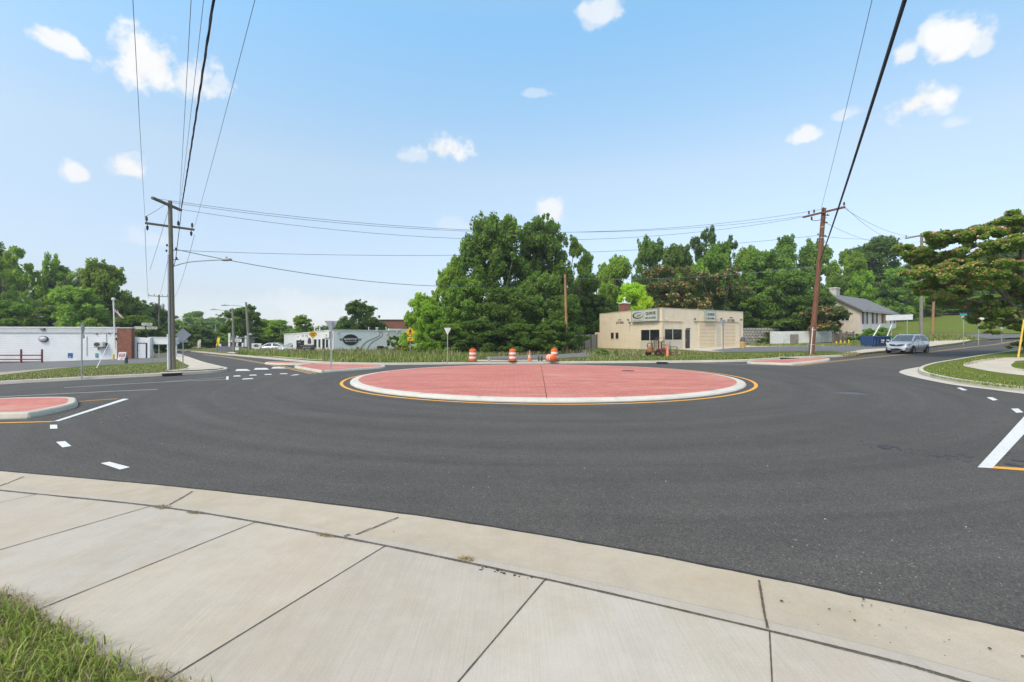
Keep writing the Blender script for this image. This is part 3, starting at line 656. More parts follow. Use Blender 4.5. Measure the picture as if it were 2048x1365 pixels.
tree('skirt', 520, 672, 26, 84, (.055,.08,.025), 'brownish green bush behind the white oval sign board', 'bush', 'bush')
tree('skirt', 578, 664, 30, 82, DK, 'dark low tree between the two parked silver cars')
tree('tall2', 604, 630, 26, 88, MD, 'narrow green tree above the white car beside the tyre shop')
tree('skirt2', 590, 668, 24, 76, OL, 'olive leaning bush at the left end of the tyre shop', 'bush', 'bush')
tree('tall2', 722, 601, 46, 84, (.034,.066,.026), 'dark pointed tree rising alone behind the tyre shop roof')
tree('skirt', 690, 640, 32, 88, DK, 'low dark tree at the left foot of the pointed tree')
tree('skirt2', 752, 640, 28, 86, DK, 'low dark tree right of the pointed tree before the brick wall')
tree('cone', 822, 622, 26, 70, (.034,.07,.028), 'small dark feathery tree right of the brick wall')
# central clump behind the drums
tree('skirt', 848, 588, 46, 50, LT, 'bright yellow green tree at the left edge of the central clump')
tree('skirt2', 868, 612, 40, 46.5, (.075,.150,.022), 'low bright green sapling beside the white triangular sign back')
tree('round', 905, 512, 44, 57, MD, 'mid height tree on the left shoulder of the central clump')
tree('tall', 982, 430, 78, 58, (.044,.092,.022), 'tallest tree of the central clump, left of its two peaks')
tree('tall2', 1082, 436, 74, 60, (.042,.086,.024), 'tall loose tree forming the right peak of the central clump')
tree('round2', 1036, 492, 56, 63, (.046,.092,.022), 'tree filling the notch between the two peaks of the central clump')
tree('open', 1128, 455, 50, 61, (.044,.088,.024), 'sparse leaning tree with sky gaps at the right of the central clump')
tree('skirt', 930, 555, 55, 52, (.055,.120,.022), 'leafy tree with bright top in the lower left of the central clump')
tree('skirt2', 1010, 575, 62, 50, (.036,.074,.020), 'dark vine hung tree in the middle of the central clump')
tree('skirt', 1080, 545, 60, 53, (.055,.100,.034), 'greyish green vine draped tree above the orange cone')
tree('skirt2', 1128, 590, 46, 50, (.040,.080,.022), 'dark shrubby tree behind the brown pole')
tree('skirt', 955, 640, 50, 46.5, (.034,.070,.018), 'dark undergrowth bush behind the left construction drum', 'bush', 'bush')
tree('skirt2', 1045, 648, 50, 46.5, (.036,.072,.020), 'dark undergrowth bush behind the middle construction drum', 'bush', 'bush')
tree('skirt', 1105, 640, 42, 47, (.040,.080,.022), 'dark undergrowth bush beside the old board fence', 'bush', 'bush')
tree('skirt2', 900, 648, 40, 46, (.050,.100,.022), 'leafy undergrowth bush behind the white triangular sign back', 'bush', 'bush')
tree('skirt', 1170, 545, 46, 66, DK, 'dark tree right of the brown pole behind the board fence')
tree('round', 1196, 532, 44, 86, MD, 'far green tree in the gap left of the wooded slope')
tree('skirt2', 1200, 590, 44, 64, (.032,.066,.019), 'shady tree behind the left end of the repair garage')
# wooded slope behind the garage
tree('skirt', 1232, 512, 48, 80, MD, 'green tree left of the pointed one on the wooded slope')
tree('tall2', 1300, 472, 42, 82, (.038,.082,.022), 'upright tree with feathery top on the wooded slope')
tree('skirt2', 1360, 490, 46, 86, DK, 'dark tree between the two highest crowns on the wooded slope')
tree('open2', 1428, 454, 48, 88, (.034,.070,.022), 'highest dark airy crown on the wooded slope')
tree('round', 1432, 486, 50, 82, (.058,.118,.022), 'bright green crown just below the highest one')
tree('skirt', 1500, 496, 48, 80, MD, 'rounded green tree right of the highest crown')
tree('round2', 1388, 522, 44, 76, (.070,.135,.022), 'fresh green tree above the pale blossoms')
tree('round', 1590, 470, 58, 82, (.046,.098,.022), 'large spreading tree left of the leaning red pole')
tree('skirt2', 1535, 502, 66, 76, (.062,.118,.026), 'wide light green tree with arching boughs over the garage corner')
tree('skirt', 1500, 560, 62, 76, (.046,.092,.022), 'drooping green tree above the right garage door')
tree('skirt2', 1592, 545, 62, 70, (.046,.095,.022), 'dense green tree overhanging the white block wall')
tree('skirt', 1640, 585, 40, 65, (.036,.074,.020), 'dark tree pressing against the left end of the house')
tree('skirt2', 1268, 568, 42, 68, YL, 'bright yellow green tree behind the garage chimney')
tree('skirt', 1290, 590, 24, 66, (.18,.24,.02), 'small yellow sapling beside the bright one over the garage sign')
tree('skirt', 1560, 640, 70, 71, (.036,.074,.020), 'low dark growth behind the pale block fence', 'bush', 'bush')
tree('skirt2', 1400, 575, 56, 74, (.034,.070,.020), 'dark shaded tree in the hollow behind the garage roof')
tree('skirt', 1340, 560, 50, 76, (.036,.074,.020), 'dark tree behind the flowering ones over the garage sign')
tree('skirt', 1460, 620, 50, 73, (.040,.08,.022), 'low dark tree behind the right corner of the garage roof')
# behind the house and up the right hillside
tree('round', 1690, 500, 42, 92, MD, 'green tree right of the leaning pole above the house chimney')
tree('skirt2', 1752, 478, 58, 100, (.036,.072,.022), 'big dark rounded tree above the house roof')
tree('skirt', 1722, 538, 32, 88, (.090,.165,.022), 'bright green tree behind the house roof')
tree('skirt2', 1800, 538, 40, 90, (.075,.135,.028), 'light green tree behind the wooden pole right of the house')
tree('skirt', 1670, 560, 34, 84, DK, 'dark tree behind the house chimney')
tree('skirt', 1770, 580, 44, 96, DK, 'dark low tree behind the right end of the house')
RL = 'dark green tree along the top of the grassy hill'; RG_ = 'trees edging the grassy hill'
k = 0
for (u, v, hw, Y) in [(1838,520,46,112),(1890,505,50,116),(1945,512,50,112),(2010,480,60,112),(2070,470,60,108),(2150,470,70,110),(2240,470,70,115),(1870,590,44,104),(1925,600,46,102),(1985,590,50,102),(2050,585,50,100),(2120,580,54,100),(1830,610,36,100)]:
    tree(['skirt','skirt2','round'][k % 3] if v > 560 else ['skirt2','round','skirt'][k % 3], u, v, hw, Y, [DK, MD, (.036,.078,.022), BL][k % 4], RL, group=RG_); k += 1
# out of frame continuation left and right
tree('skirt', -190, 500, 90, 75, DK, 'dark tree beyond the left edge of the photo'); 
# bushes and weeds
tree('bush', 1752, 655, 36, 58, (.055,.115,.022), 'leafy green shrub between the blue dumpster and the house', 'bush', 'bush', vb=690)
tree('bush2', 1712, 668, 22, 60, (.06,.115,.025), 'small shrub behind the lower white block wall', 'bush', 'bush', vb=690)
tree('bush', 1810, 666, 30, 56, (.07,.13,.025), 'weedy shrub under the blank white sign back', 'bush', 'bush', vb=692)
tree('bush2', 788, 672, 17, 52, (.050,.095,.022), 'feathery shrub against the right part of the tyre shop wall', 'bush', 'bush', vb=706)
tree('bush', 806, 688, 20, 47, (.090,.105,.045), 'brownish weedy bush under the walking figure sign', 'bush', 'bush', vb=712)
tree('bush2', 716, 694, 9, 50, (.085,.115,.030), 'small olive weed bush below the painted tyre tracks', 'bush', 'bush', vb=706)
tree('bush', 1204, 698, 17, 41, (.055,.105,.025), 'low green weed clump at the left front of the garage', 'bush', 'bush', vb=716)
tree('bush2', 1232, 699, 6, 40, (.06,.11,.025), 'narrow upright weed clump beside the garage lot', 'bush', 'bush', vb=717)
tree('bush2', 1525, 676, 17, 62, (.035,.07,.018), 'dark ivy mound in front of the pale block fence', 'bush', 'bush', vb=694)
tree('bush2', 2034, 708, 17, 33, (.05,.085,.025), 'low shrub at the foot of the yellow guard on the guy wire', 'bush', 'bush', vb=719)
tree('bush', 1166, 672, 24, 51.5, (.075,.12,.022), 'vine sprawling over the top of the old board fence', 'vine', 'vine', vb=681, sq=.4)
# flowering silk trees: flat tiers of fine leaves dotted with blossom
def silk_tree(name, label, base, pads, leaf, trunk, n=230, seed=2, colr=(.040,.078,.022), bl=.5, bsize=.20, fl=.55):
    rg = np.random.default_rng(seed); root = thing(name, label, 'tree', base); b = Vector(base); C = []; Rd = []; P_ = []
    for (p, r) in pads:
        q = Vector(p)-b
        for _ in range(12):
            a = rg.random()*6.283; t = 1.3*r*math.sqrt(rg.random()); C.append((q.x+t*math.cos(a), q.y+t*math.sin(a), q.z-.10*r*(t/r)**2+rg.normal()*.16*r)); Rd.append(r*(.24+.20*rg.random()))
    C = np.array(C); Rd = np.array(Rd)
    per = np.maximum(20, (n*(Rd/Rd.mean())**2)).astype(int)
    v, f = leaves_at(rg, C, Rd, per, leaf, fl, .7, .55); o = link('crown', mesh_np('crown', v, f, M_leaf), root); o.color = (*[c*1.9 for c in colr], 1)
    k = np.maximum(2, (bl*13*(Rd/Rd.mean())**2)).astype(int); idx = np.repeat(np.arange(len(C)), k); m = len(idx); d = unit(rg.normal(size=(m, 3))); d[:, 2] = np.abs(d[:, 2])*.9+.25
    pc = C[idx]+d*(Rd[idx]*(.75+.35*rg.random(m)))[:, None]*np.array([1, 1, .36]); vs = []; fs = []; o0 = 0
    for rep in range(3):
        ax = unit(rg.normal(size=(m, 3))); sd = unit(np.cross(ax, rg.normal(size=(m, 3)))); l = bsize*(.6+.8*rg.random(m)); vv, ff = cards(pc+rg.normal(size=(m, 3))*bsize*.25, ax, sd, l, l*.8); vs.append(vv); fs.append(ff+o0); o0 += len(vv)
    link('blossom', mesh_np('blossom', np.concatenate(vs), np.concatenate(fs), M_bloom), root)
    mb = MB()
    for pts, rr in trunk: mb.tube(smooth_line([Vector(p)-b for p in pts], 5), [rr[0]+(rr[1]-rr[0])*i/(5*(len(pts)-1)) for i in range(5*(len(pts)-1)+1)], 8)
    mb.build('trunk', M_bark, root, smooth=True); return root
def spads(lst, Y, seed):
    rg = np.random.default_rng(seed); return [(D(u, v, Y+rg.uniform(-1, 1)*dy), hw*Y/F*(.86 if Y < 40 else 1)) for u, v, hw, dy in lst]
for i, (lab, Y, lst, u0, cr) in enumerate([
    ('orange blossomed tree behind the left garage sign', 69, [(1312,545,22,2),(1345,540,26,2),(1328,570,26,2),(1360,575,22,2),(1300,580,20,2),(1340,600,24,2),(1318,615,20,2)], 1330, (.055,.075,.025)),
    ('tree with pale orange blossom mounded over the garage roof corner', 66, [(1370,598,26,2),(1345,608,22,2),(1392,606,24,2),(1365,622,30,2),(1402,628,22,2),(1335,630,18,2),(1385,640,24,2)], 1372, (.055,.078,.024)),
    ('cream blossomed tree tier below the highest crown on the slope', 70, [(1400,552,26,2),(1435,546,28,2),(1420,565,28,2),(1462,550,22,2),(1445,588,24,2),(1425,600,20,2),(1470,580,24,2)], 1440, (.05,.085,.024)),
    ('drooping blossom dotted tree in front of the house gable', 62, [(1650,620,22,1.5),(1668,632,22,1.5),(1685,628,14,1),(1652,640,20,1.5),(1645,655,18,1.5),(1670,650,10,1),(1630,630,22,1.5)], 1640, (.045,.075,.022))]):
    x = (u0-CX)*Y/F; bz = ht(x, Y)+VT; tp = [p for p, r in spads(lst, Y, i)]
    silk_tree('silk_tree', lab, (x, Y, bz), spads(lst, Y, i), .30, [([(x, Y, bz), (x+.2, Y, bz+2.5), tuple(tp[3])], (.16,.05)), ([(x+.1, Y, bz+1.8), tuple(tp[0].lerp(Vector((x, Y, bz+3)), .4)), tuple(tp[0])], (.10,.03)), ([(x+.1, Y, bz+1.8), tuple(tp[4])], (.10,.03))], 90, 50+i, cr, .62, .26, .95)
YB = 31.0; tb = P(2040, 713); tbx = (2052-CX)*YB/F; tz = ht(tbx, YB)+VT-.1
lst = [(1850,486,42,1.2),(1905,472,40,1.5),(1960,460,36,1.5),(2000,447,34,1.5),(2045,435,44,1.5),(1835,512,30,1.5),(1880,516,44,1.5),(1935,506,46,2),(1990,492,44,2),(2050,480,46,2),(1845,545,34,1.5),(1900,546,44,2),(1960,536,46,2),(2020,524,46,2),
       (1848,572,24,1),(1890,574,40,1.5),(1950,566,36,1.5),(1990,560,26,1.5),(2040,556,40,2),(1845,585,18,1),(1875,596,20,1),(1965,606,34,1.5),(2010,600,38,1.5),(2052,592,30,1.5),(1975,628,28,1),(2020,624,32,1.2),(2055,632,26,1.5),
       (1975,650,18,.8),(2010,640,26,1),(1985,664,10,.6),(2046,652,18,1),(2100,450,60,2),(2110,510,60,2),(2110,580,60,2),(2110,640,40,2),(2160,480,60,2),(2160,560,60,2),(2047,690,20,.7)]
_r2 = random.Random(12); lst += [(u, v, _r2.uniform(16, 26), 1.8) for u, v in ((_r2.uniform(1868, 2090), _r2.uniform(470, 625)) for _ in range(30)) if v > 505-.28*(u-1868)+20]
D_ = lambda u, v, y=YB: tuple(D(u, v, y))
silk_tree('silk_tree', 'large silk tree with flat tiers of orange pink blossom at the right edge', (tbx, YB, tz), spads(lst, YB, 9), .20,
    [([(tbx, YB, tz), D_(2054,690), D_(2046,640), D_(2024,610), D_(1990,575), D_(1950,552), D_(1900,540)], (.20,.04)), ([D_(2050,660), D_(2052,600), D_(2046,540), D_(2040,480), D_(2045,440)], (.16,.03)), ([D_(2036,625), D_(2000,560), D_(1995,500), D_(1960,465)], (.10,.02)), ([D_(2052,650), D_(2090,600), D_(2110,540)], (.12,.03)),
     ([D_(2010,598), D_(1960,606), D_(1900,585)], (.06,.02)), ([D_(2045,640), D_(2010,640), D_(1975,648)], (.06,.015))], 165, 77, (.095,.148,.030), .75, .13)
# ------------------------------------------------------------------ grass blades
def blades(name, poly, count, hmin, hmax, wid, cols, kind='stuff', off=VT, bend=.35, seed=1, label=None, cat=None, dens=None, tuft=1):
    rg = np.random.default_rng(seed); xs = [p[0] for p in poly]; ys = [p[1] for p in poly]; pts = []
    while len(pts) < count:
        x, y = rg.uniform(min(xs), max(xs)), rg.uniform(min(ys), max(ys))
        if inside(x, y, poly) and (dens is None or rg.random() < dens(x, y)):
            for _ in range(tuft): pts.append((x+rg.normal()*.035*(tuft > 1), y+rg.normal()*.035*(tuft > 1)))
    n = len(pts); p = np.array(pts); z = np.array([ht(a, b)+off-.02 for a, b in pts]); b0 = np.column_stack([p, z])
    patch = .55+.45*np.sin(p[:, 0]*.9+seed)*np.sin(p[:, 1]*1.3+seed*2)
    h = (hmin+(hmax-hmin)*rg.random(n)**1.6)*(.6+.5*patch); az = rg.random(n)*6.283; d = np.column_stack([np.cos(az), np.sin(az), np.zeros(n)]); s = np.column_stack([-np.sin(az), np.cos(az), np.zeros(n)])
    w = wid*(.6+.8*rg.random(n)); bd = bend*(.3+rg.random(n)); m1 = b0+d*(h*bd*.35)[:, None]+np.array([0, 0, 1])*(h*.6)[:, None]; t = b0+d*(h*bd)[:, None]+np.array([0, 0, 1])*(h*(1-.25*bd))[:, None]
    v = np.stack([b0-s*w[:, None]/2, b0+s*w[:, None]/2, m1+s*w[:, None]*.4, m1-s*w[:, None]*.4, t], 1).reshape(-1, 3); i = np.arange(n)*5
    faces = np.concatenate([np.stack([i, i+1, i+2, i+3], 1), np.stack([i+3, i+2, i+4, i+4], 1)]); 
    me = bpy.data.meshes.new(name); fl = [tuple(map(int, q)) for q in faces[:n]]+[tuple(map(int, q[:3])) for q in faces[n:]]; me.from_pydata(v.tolist(), [], fl)
    for c in cols: me.materials.append(c)
    pick = rg.integers(0, len(cols), n); me.polygons.foreach_set('material_index', np.concatenate([pick, pick]).astype(np.int32)); me.update()
    return tag(link(name, me), label, cat, None, kind)
def gmat(name, c, tr=.3):
    m = bpy.data.materials.new(name); m.use_nodes = True; nt = m.node_tree; nt.nodes.clear(); N = NT(nt); ge = N.n('ShaderNodeNewGeometry')
    cc = N.ramp(ge.outputs['Random Per Island'], [(0, tuple(x*.6 for x in c)), (1, tuple(x*1.4 for x in c))])
    d = N.n('ShaderNodeBsdfPrincipled'); N.link(cc.outputs[0], d.inputs['Base Color']); d.inputs['Roughness'].default_value = .6; d.inputs['Specular IOR Level'].default_value = .2
    t = N.n('ShaderNodeBsdfTranslucent'); N.link(cc.outputs[0], t.inputs[0]); mx = N.n('ShaderNodeMixShader', i_0=tr); N.link(d.outputs[0], mx.inputs[1]); N.link(t.outputs[0], mx.inputs[2])
    o = N.n('ShaderNodeOutputMaterial'); N.link(mx.outputs[0], o.inputs[0]); return m
G1 = gmat('grass_green', (.185,.245,.050)); G2 = gmat('grass_dark', (.110,.165,.036)); G3 = gmat('grass_straw', (.42,.36,.19)); G4 = gmat('grass_bright', (.245,.31,.055)); G5 = gmat('seed_head_brown', (.30,.22,.14))
pg = lambda l, o=VT: [(p.x, p.y) for p in px(l, o)]
blades('meadow_grass', pg([(470,709),(562,714.5),(625,719.5),(690,724.6),(767,726.3),(850,725.9),(932,724.2),(962,719),(990,713),(860,706.5),(760,704.5),(680,704.5),(560,703),(490,703)]), 34000, .12, .62, .042, [G1,G1,G4,G4,G3,G2], seed=3)
blades('meadow_grass', pg([(470,708),(562,713),(690,718),(850,718),(980,713),(860,706.5),(760,704.5),(680,704.5),(560,703),(490,703)]), 2500, .5, .95, .05, [G5,G3,G1], seed=33, dens=lambda x, y: max(0, math.sin(x*.7)*math.sin(y*.9+1)))
blades('meadow_grass', pg([(930,713),(1010,713),(1100,709),(1180,705),(1180,702),(1040,704),(900,706),(820,706)]), 9000, .25, .6, .05, [G1,G2,G3,G3,G5], seed=4)
blades('verge_grass', pg([(1115,724),(1200,722),(1400,720.6),(1490,718.4),(1560,714.6),(1640,712),(1706,710),(1690,708.8),(1600,709),(1445,710.5),(1300,714.5),(1180,717.5)]), 12000, .06, .26, .035, [G1,G1,G2,G4,G3], seed=5)
blades('verge_grass', pg([(1185,716),(1300,713),(1410,709),(1420,705.5),(1370,703.5),(1230,702),(1190,704),(1170,710)]), 8000, .05, .38, .04, [G1,G2,G3,G3], seed=6, dens=lambda x, y: max(0, .5+.6*math.sin(x*1.7)*math.sin(y*1.1)))
blades('verge_grass', [(p.x, p.y) for p in smooth_line(px([(-60,766),(0,763),(161,754),(322,747),(371,741),(377,737),(366,731),(337,728),(205,735),(88,743),(0,753),(-60,759)], VT), 3)], 9000, .03, .10, .03, [G1,G2,G3,G3], seed=7)
blades('verge_grass', [(p.x, p.y) for p in px([(1851,741),(1868,733.5),(1910,726.5),(1985,714),(2020,716),(1990,720.5),(1960,726),(1930,734),(1926,740),(1948,747),(2000,756),(2060,764),(2060,778),(1985,772),(1910,761),(1862,751)], VT)], 12000, .03, .12, .025, [G1,G4,G4,G2,G3], seed=8)
blades('verge_grass', [(p.x, p.y) for p in px([(2027,740),(2032,734),(2060,730),(2060,747)], VT)], 1500, .03, .12, .025, [G1,G4,G2], seed=9)
blades('weeds', pg([(1700,690),(1800,689),(1850,684),(1930,681),(1960,678),(1930,674),(1850,672),(1800,676),(1700,688)]), 6000, .15, .6, .05, [G1,G4,G2,G3], seed=10)
blades('weeds', pg([(1500,693),(1690,693),(1735,693.5),(1735,691),(1640,690.5),(1500,691)]), 3500, .1, .45, .04, [G1,G2,G3,G4], seed=11)
blades('weeds', pg([(1690,712),(1720,709),(1712,707),(1680,709)]), 900, .08, .3, .03, [G1,G3,G3], seed=13)
_e = smooth_line(px([(-300,1178),(0,1198),(40,1206),(70,1228),(140,1275),(200,1318),(240,1343),(330,1368),(400,1420)], .095), 10); _rg = random.Random(4)
_e = [(p.x+_rg.uniform(-.022, .022), p.y+_rg.uniform(-.022, .022)) for p in _e]
tag(drape('verge', _e+[(p.x, p.y) for p in px([(380,1480),(-300,1480)], .095)], .105, turf_mat('foreground_soil', (.11,.115,.045), (.16,.165,.06), (.30,.235,.14), .9, 3), step=.25, zf=lambda x, y: .106), kind='structure')
_band = pg([(-60,1186),(0,1192),(48,1202),(78,1224),(148,1270),(208,1312),(250,1336),(350,1364),(420,1400),(300,1400),(225,1350),(130,1290),(60,1240),(0,1220),(-60,1214)], .10)
blades('dead_grass', _band, 1500, .02, .08, .004, [G3,G3,G5], seed=31, off=.135, bend=2.2, tuft=2)
fgp = pg([(-260,1190),(0,1215),(50,1225),(75,1245),(140,1288),(205,1330),(240,1352),(310,1378),(340,1420),(-300,1420)], .10)
blades('foreground_grass', fgp, 3600, .03, .11, .007, [G1,G4,G4,G4], seed=21, off=.15, bend=.8, tuft=3)
blades('foreground_grass', pg([(-200,1200),(10,1230),(40,1240),(90,1270),(190,1335),(260,1368),(300,1420),(-300,1420)], .10), 650, .08, .20, .006, [G1,G4,G3,G4], seed=22, off=.15, bend=.9, tuft=6)
blades('foreground_grass', pg([(0,1190),(45,1200),(100,1245),(180,1300),(260,1332),(350,1352),(440,1372),(420,1420),(250,1400),(150,1330),(60,1260),(0,1240)], .10), 240, .03, .10, .006, [G4,G1,G3], seed=29, off=.14, bend=1.1, tuft=7, dens=lambda x, y: .5+.5*math.sin(x*9)*math.sin(y*7))
blades('dead_grass', fgp, 900, .02, .06, .005, [G3,G5], seed=23, off=.15, bend=1.6)
blades('dead_grass', [(p.x, p.y) for p in px([(302,1016),(330,1013),(344,1018),(322,1022)], .09)], 260, .015, .04, .004, [G3,G5], seed=24, off=.12, bend=2.5)
blades('dead_grass', [(p.x, p.y) for p in px([(372,1027),(398,1026),(404,1031),(380,1031)], .09)], 200, .01, .03, .004, [G3,G5], seed=25, off=.12, bend=2.5)
blades('dead_grass', [(p.x, p.y) for p in px([(630,1070),(658,1071),(672,1078),(640,1075)], .09)], 160, .01, .03, .004, [G3,G5], seed=26, off=.12, bend=2.5)
blades('dead_grass', [(p.x, p.y) for p in px([(912,1118),(935,1116),(950,1124),(930,1126)], .09)], 110, .01, .026, .004, [G3,G5,gmat('straw_yellow', (.45,.32,.08))], seed=27, off=.12, bend=2.5)
# ------------------------------------------------------------------ shared object materials
M_pole = paint('weathered_pole_wood', (.17,.15,.105), .9, .3, 3, stretch=(6,6,.5), bump=.4); M_polered = paint('red_brown_pole_wood', (.20,.085,.045), .9, .35, 3, stretch=(6,6,.5), dirt=(.07,.04,.03), bump=.4)
M_polegrey = paint('grey_pole_wood', (.23,.215,.18), .9, .25, 3, stretch=(6,6,.5)); M_poletan = paint('tan_pole_wood', (.36,.20,.09), .9, .3, 3, stretch=(6,6,.5))
M_galv = paint('galvanised_steel', (.36,.38,.39), .5, .15, 6, .5); M_signback = paint('bare_sign_aluminium', (.40,.41,.42), .55, .12, 5, .35); M_dkmetal = paint('dark_hardware', (.045,.045,.05), .6, .3, 8); M_wire = paint('wire_black', (.035,.037,.042), .7, .1, 5)
M_wirefaint = paint('wire_weathered_grey', (.14,.15,.17), .7, .1, 5)
M_whitep = paint('white_paint', (.68,.68,.66), .6, .08, 3, dirt=(.50,.48,.43)); M_black = paint('black_paint', (.012,.012,.014), .5, .2, 5); M_glass = paint('dark_window_glass', (.018,.020,.023), .08, .3, 2, spec=.6)
M_orange = paint('drum_orange', (.72,.13,.015), .5, .12, 6); M_refl = paint('white_reflective_band', (.72,.71,.69), .45, .1, 8); M_rubber = paint('black_rubber', (.022,.022,.022), .8, .25, 8); M_sgnyel = paint('sign_yellow', (.78,.42,.010), .5, .06, 4)
M_brick = paint('red_brick', (.25,.095,.06), .9, .3, 4, brick=dict(w=.21, h=.07, m=.012, mc=(1.1,1.15,1.2), c2=.75, rot=(R(90),0,0)))
M_yelp = paint('yellow_post_paint', (.66,.44,.04), .6, .2, 6, dirt=(.3,.22,.08)); M_redrail = paint('red_rail_paint', (.17,.03,.025), .6, .2, 5)
Zax = Vector((0,0,1))
# ------------------------------------------------------------------ utility poles
def insulator(mb, p, h=.28, r=.06, up=1):
    mb.lathe([(0,0),(.02,0),(.02,h*.25*up),(r,h*.3*up),(r*.6,h*.45*up),(r,h*.5*up),(r*.6,h*.65*up),(r*.9,h*.7*up),(.02,h*up),(0,h*up)], 8, p)
def pole_root(base, label, group='wooden utility poles', name='utility_pole'): return thing(name, label, 'utility pole', base, 0, group)
def pole_body(root, base, top, r0, r1, mat, name='pole'):
    mb = MB(); d = Vector(top)-Vector(base); n = 6; mb.tube([d*(k/n)-Vector((0,0,.15 if k == 0 else 0)) for k in range(n+1)], [r0+(r1-r0)*k/n for k in range(n+1)], 14); return mb.build(name, mat, root, smooth=True)
def crossarm(root, base, a, b, mat, pins, sz=.11):
    a = Vector(a)-Vector(base); b = Vector(b)-Vector(base); d = b-a; mb = MB(); t = d.normalized(); s = t.cross(Zax).normalized()
    w = s*sz/2; h = Zax*sz/2; mb.prism([a-w-h, a+w-h, a+w+h, a-w+h], d); arm = mb.build('crossarm', mat, root)
    for k, up in pins:
        mb = MB(); p = a+d*k+Zax*(sz/2 if up > 0 else -sz/2); insulator(mb, p, .34, .075, up); mb.build('insulator', M_dkmetal, arm, smooth=True)
    return arm
def lamp_arm(root, base, a, b, head=.7, rise=.25):
    a = Vector(a)-Vector(base); b = Vector(b)-Vector(base); mb = MB(); mid = a.lerp(b, .35)+Zax*rise; mb.tube(smooth_line([a, mid, b], 6), .03, 6); arm = mb.build('lamp_arm', M_galv, root, smooth=True)
    d = (b-a); d.z = 0; d.normalize(); s = d.cross(Zax); mb = MB(); c = b+d*head*.4
    mb.box(c, (head, .26, .13), math.atan2(d.y, d.x), bev=.04); mb.lathe([(0,0),(.05,0),(.05,.1),(0,.1)], 8, c+Zax*.06); mb.build('lamp_head', M_galv, arm); return arm
def catenary(a, b, sag, n=24): return [Vector(a).lerp(Vector(b), k/n)-Zax*(4*sag*(k/n)*(1-k/n)) for k in range(n+1)]
def wire(label, a, b, sag=0, r=.012, mat=None, name='power_line', group='overhead lines', pts=None):
    p = pts or catenary(a, b, sag); o = p[0]; mb = MB(); mb.tube([q-o for q in p], r, 5, cap=False); w = mb.build(name, mat or M_wire, loc=o); return tag(w, label, 'cable', group)
# tall pole at the left corner
B1 = P(347, 740, VT); T1 = D(340, 403, B1.y); pl = pole_root(B1, 'tall weathered pole with two crossarms and a street lamp on the left corner verge')
pole_body(pl, B1, T1, .125, .105, M_pole)
h1 = EYE-(411-HY)*B1.y/F; A1a, A1b = AH(304.5, 396, h1), AH(362, 421, h1); crossarm(pl, B1, A1a, A1b, M_pole, [], .13)
h2 = EYE-(452.5-HY)*B1.y/F; A2a, A2b = AH(290, 446.5, h2), AH(389, 460, h2); crossarm(pl, B1, A2a, A2b, M_pole, [(.03,1),(.66,1),(.95,1),(.045,-1),(.93,-1)], .11)
mb = MB(); off = Vector((.02, -.2, 0)); mb.tube([Vector((-.09,-.16,-.1)), (T1-B1)*.45+Vector((-.07,-.15,0)), (T1-B1)*.68+Vector((-.04,-.14,0))], .05, 8); mb.build('conduit', M_galv, pl, smooth=True)
mb = MB(); mb.tube([Vector((-.14,-.21,-.1)), (T1-B1)*.21+Vector((-.13,-.2,0))], .045, 8); mb.build('cable_guard', M_whitep, pl, smooth=True)
lamp_arm(pl, B1, D(347, 533, B1.y-.1), D(446, 520, B1.y-.6), .55, .12)
for u, v in [(334,494),(352,501),(353,520),(333,505)]:
    mb = MB(); p = D(u, v, B1.y-.1)-B1; mb.tube([p-Vector((.15 if u > 345 else -.15,0,0)), p+Vector((.12,0,.02))], .025, 6); insulator(mb, p, .16, .06); mb.build('bracket', M_dkmetal, pl)
# leaning reddish pole at the right
B2 = P(1622, 711, VT); T2 = D(1648, 417, B2.y); pr = pole_root(B2, 'leaning reddish brown pole with one crossarm between the garage lot and the right road')
pole_body(pr, B2, T2, .20, .15, M_polered)
h3 = EYE-(426.5-HY)*B2.y/F; A3a, A3b = AH(1606, 435, h3), AH(1690, 414.5, h3); crossarm(pr, B2, A3a, A3b, M_polered, [(.15,1),(.28,1),(.22,-1),(.5,1),(.98,1)], .13)
for v in (455, 476, 690-.5, 660): 
    mb = MB(); k = (711-v)/(711-417); c = (T2-B2)*k; r = .20-.05*k+.008; mb.lathe([(r,-.03),(r,.03)], 14, c); mb.build('band', M_galv, pr)
for u, v in [(1655,431),(1652,446),(1650,473),(1636,470)]:
    mb = MB(); p = D(u, v, B2.y-.15)-B2; mb.tube([p-Vector((.2 if u > 1640 else -.2,0,0)), p+Vector((.15,0,.0))], .03, 6); insulator(mb, p-Zax*.05, .16, .06); mb.build('bracket', M_dkmetal, pr)
mb = MB(); mb.tube([D(1623.5,437,B2.y-.2)-B2, D(1626,442,B2.y-.3)-B2, D(1636,441.5,B2.y-.3)-B2, D(1653,436,B2.y-.2)-B2], .022, 6); mb.build('jumper_cable', M_wire, pr)
mb = MB(); mb.tube([Vector((-.16,-.16,-.1)), (T2-B2)*.19+Vector((-.15,-.15,0))], .035, 8); mb.build('cable_guard', M_whitep, pr)
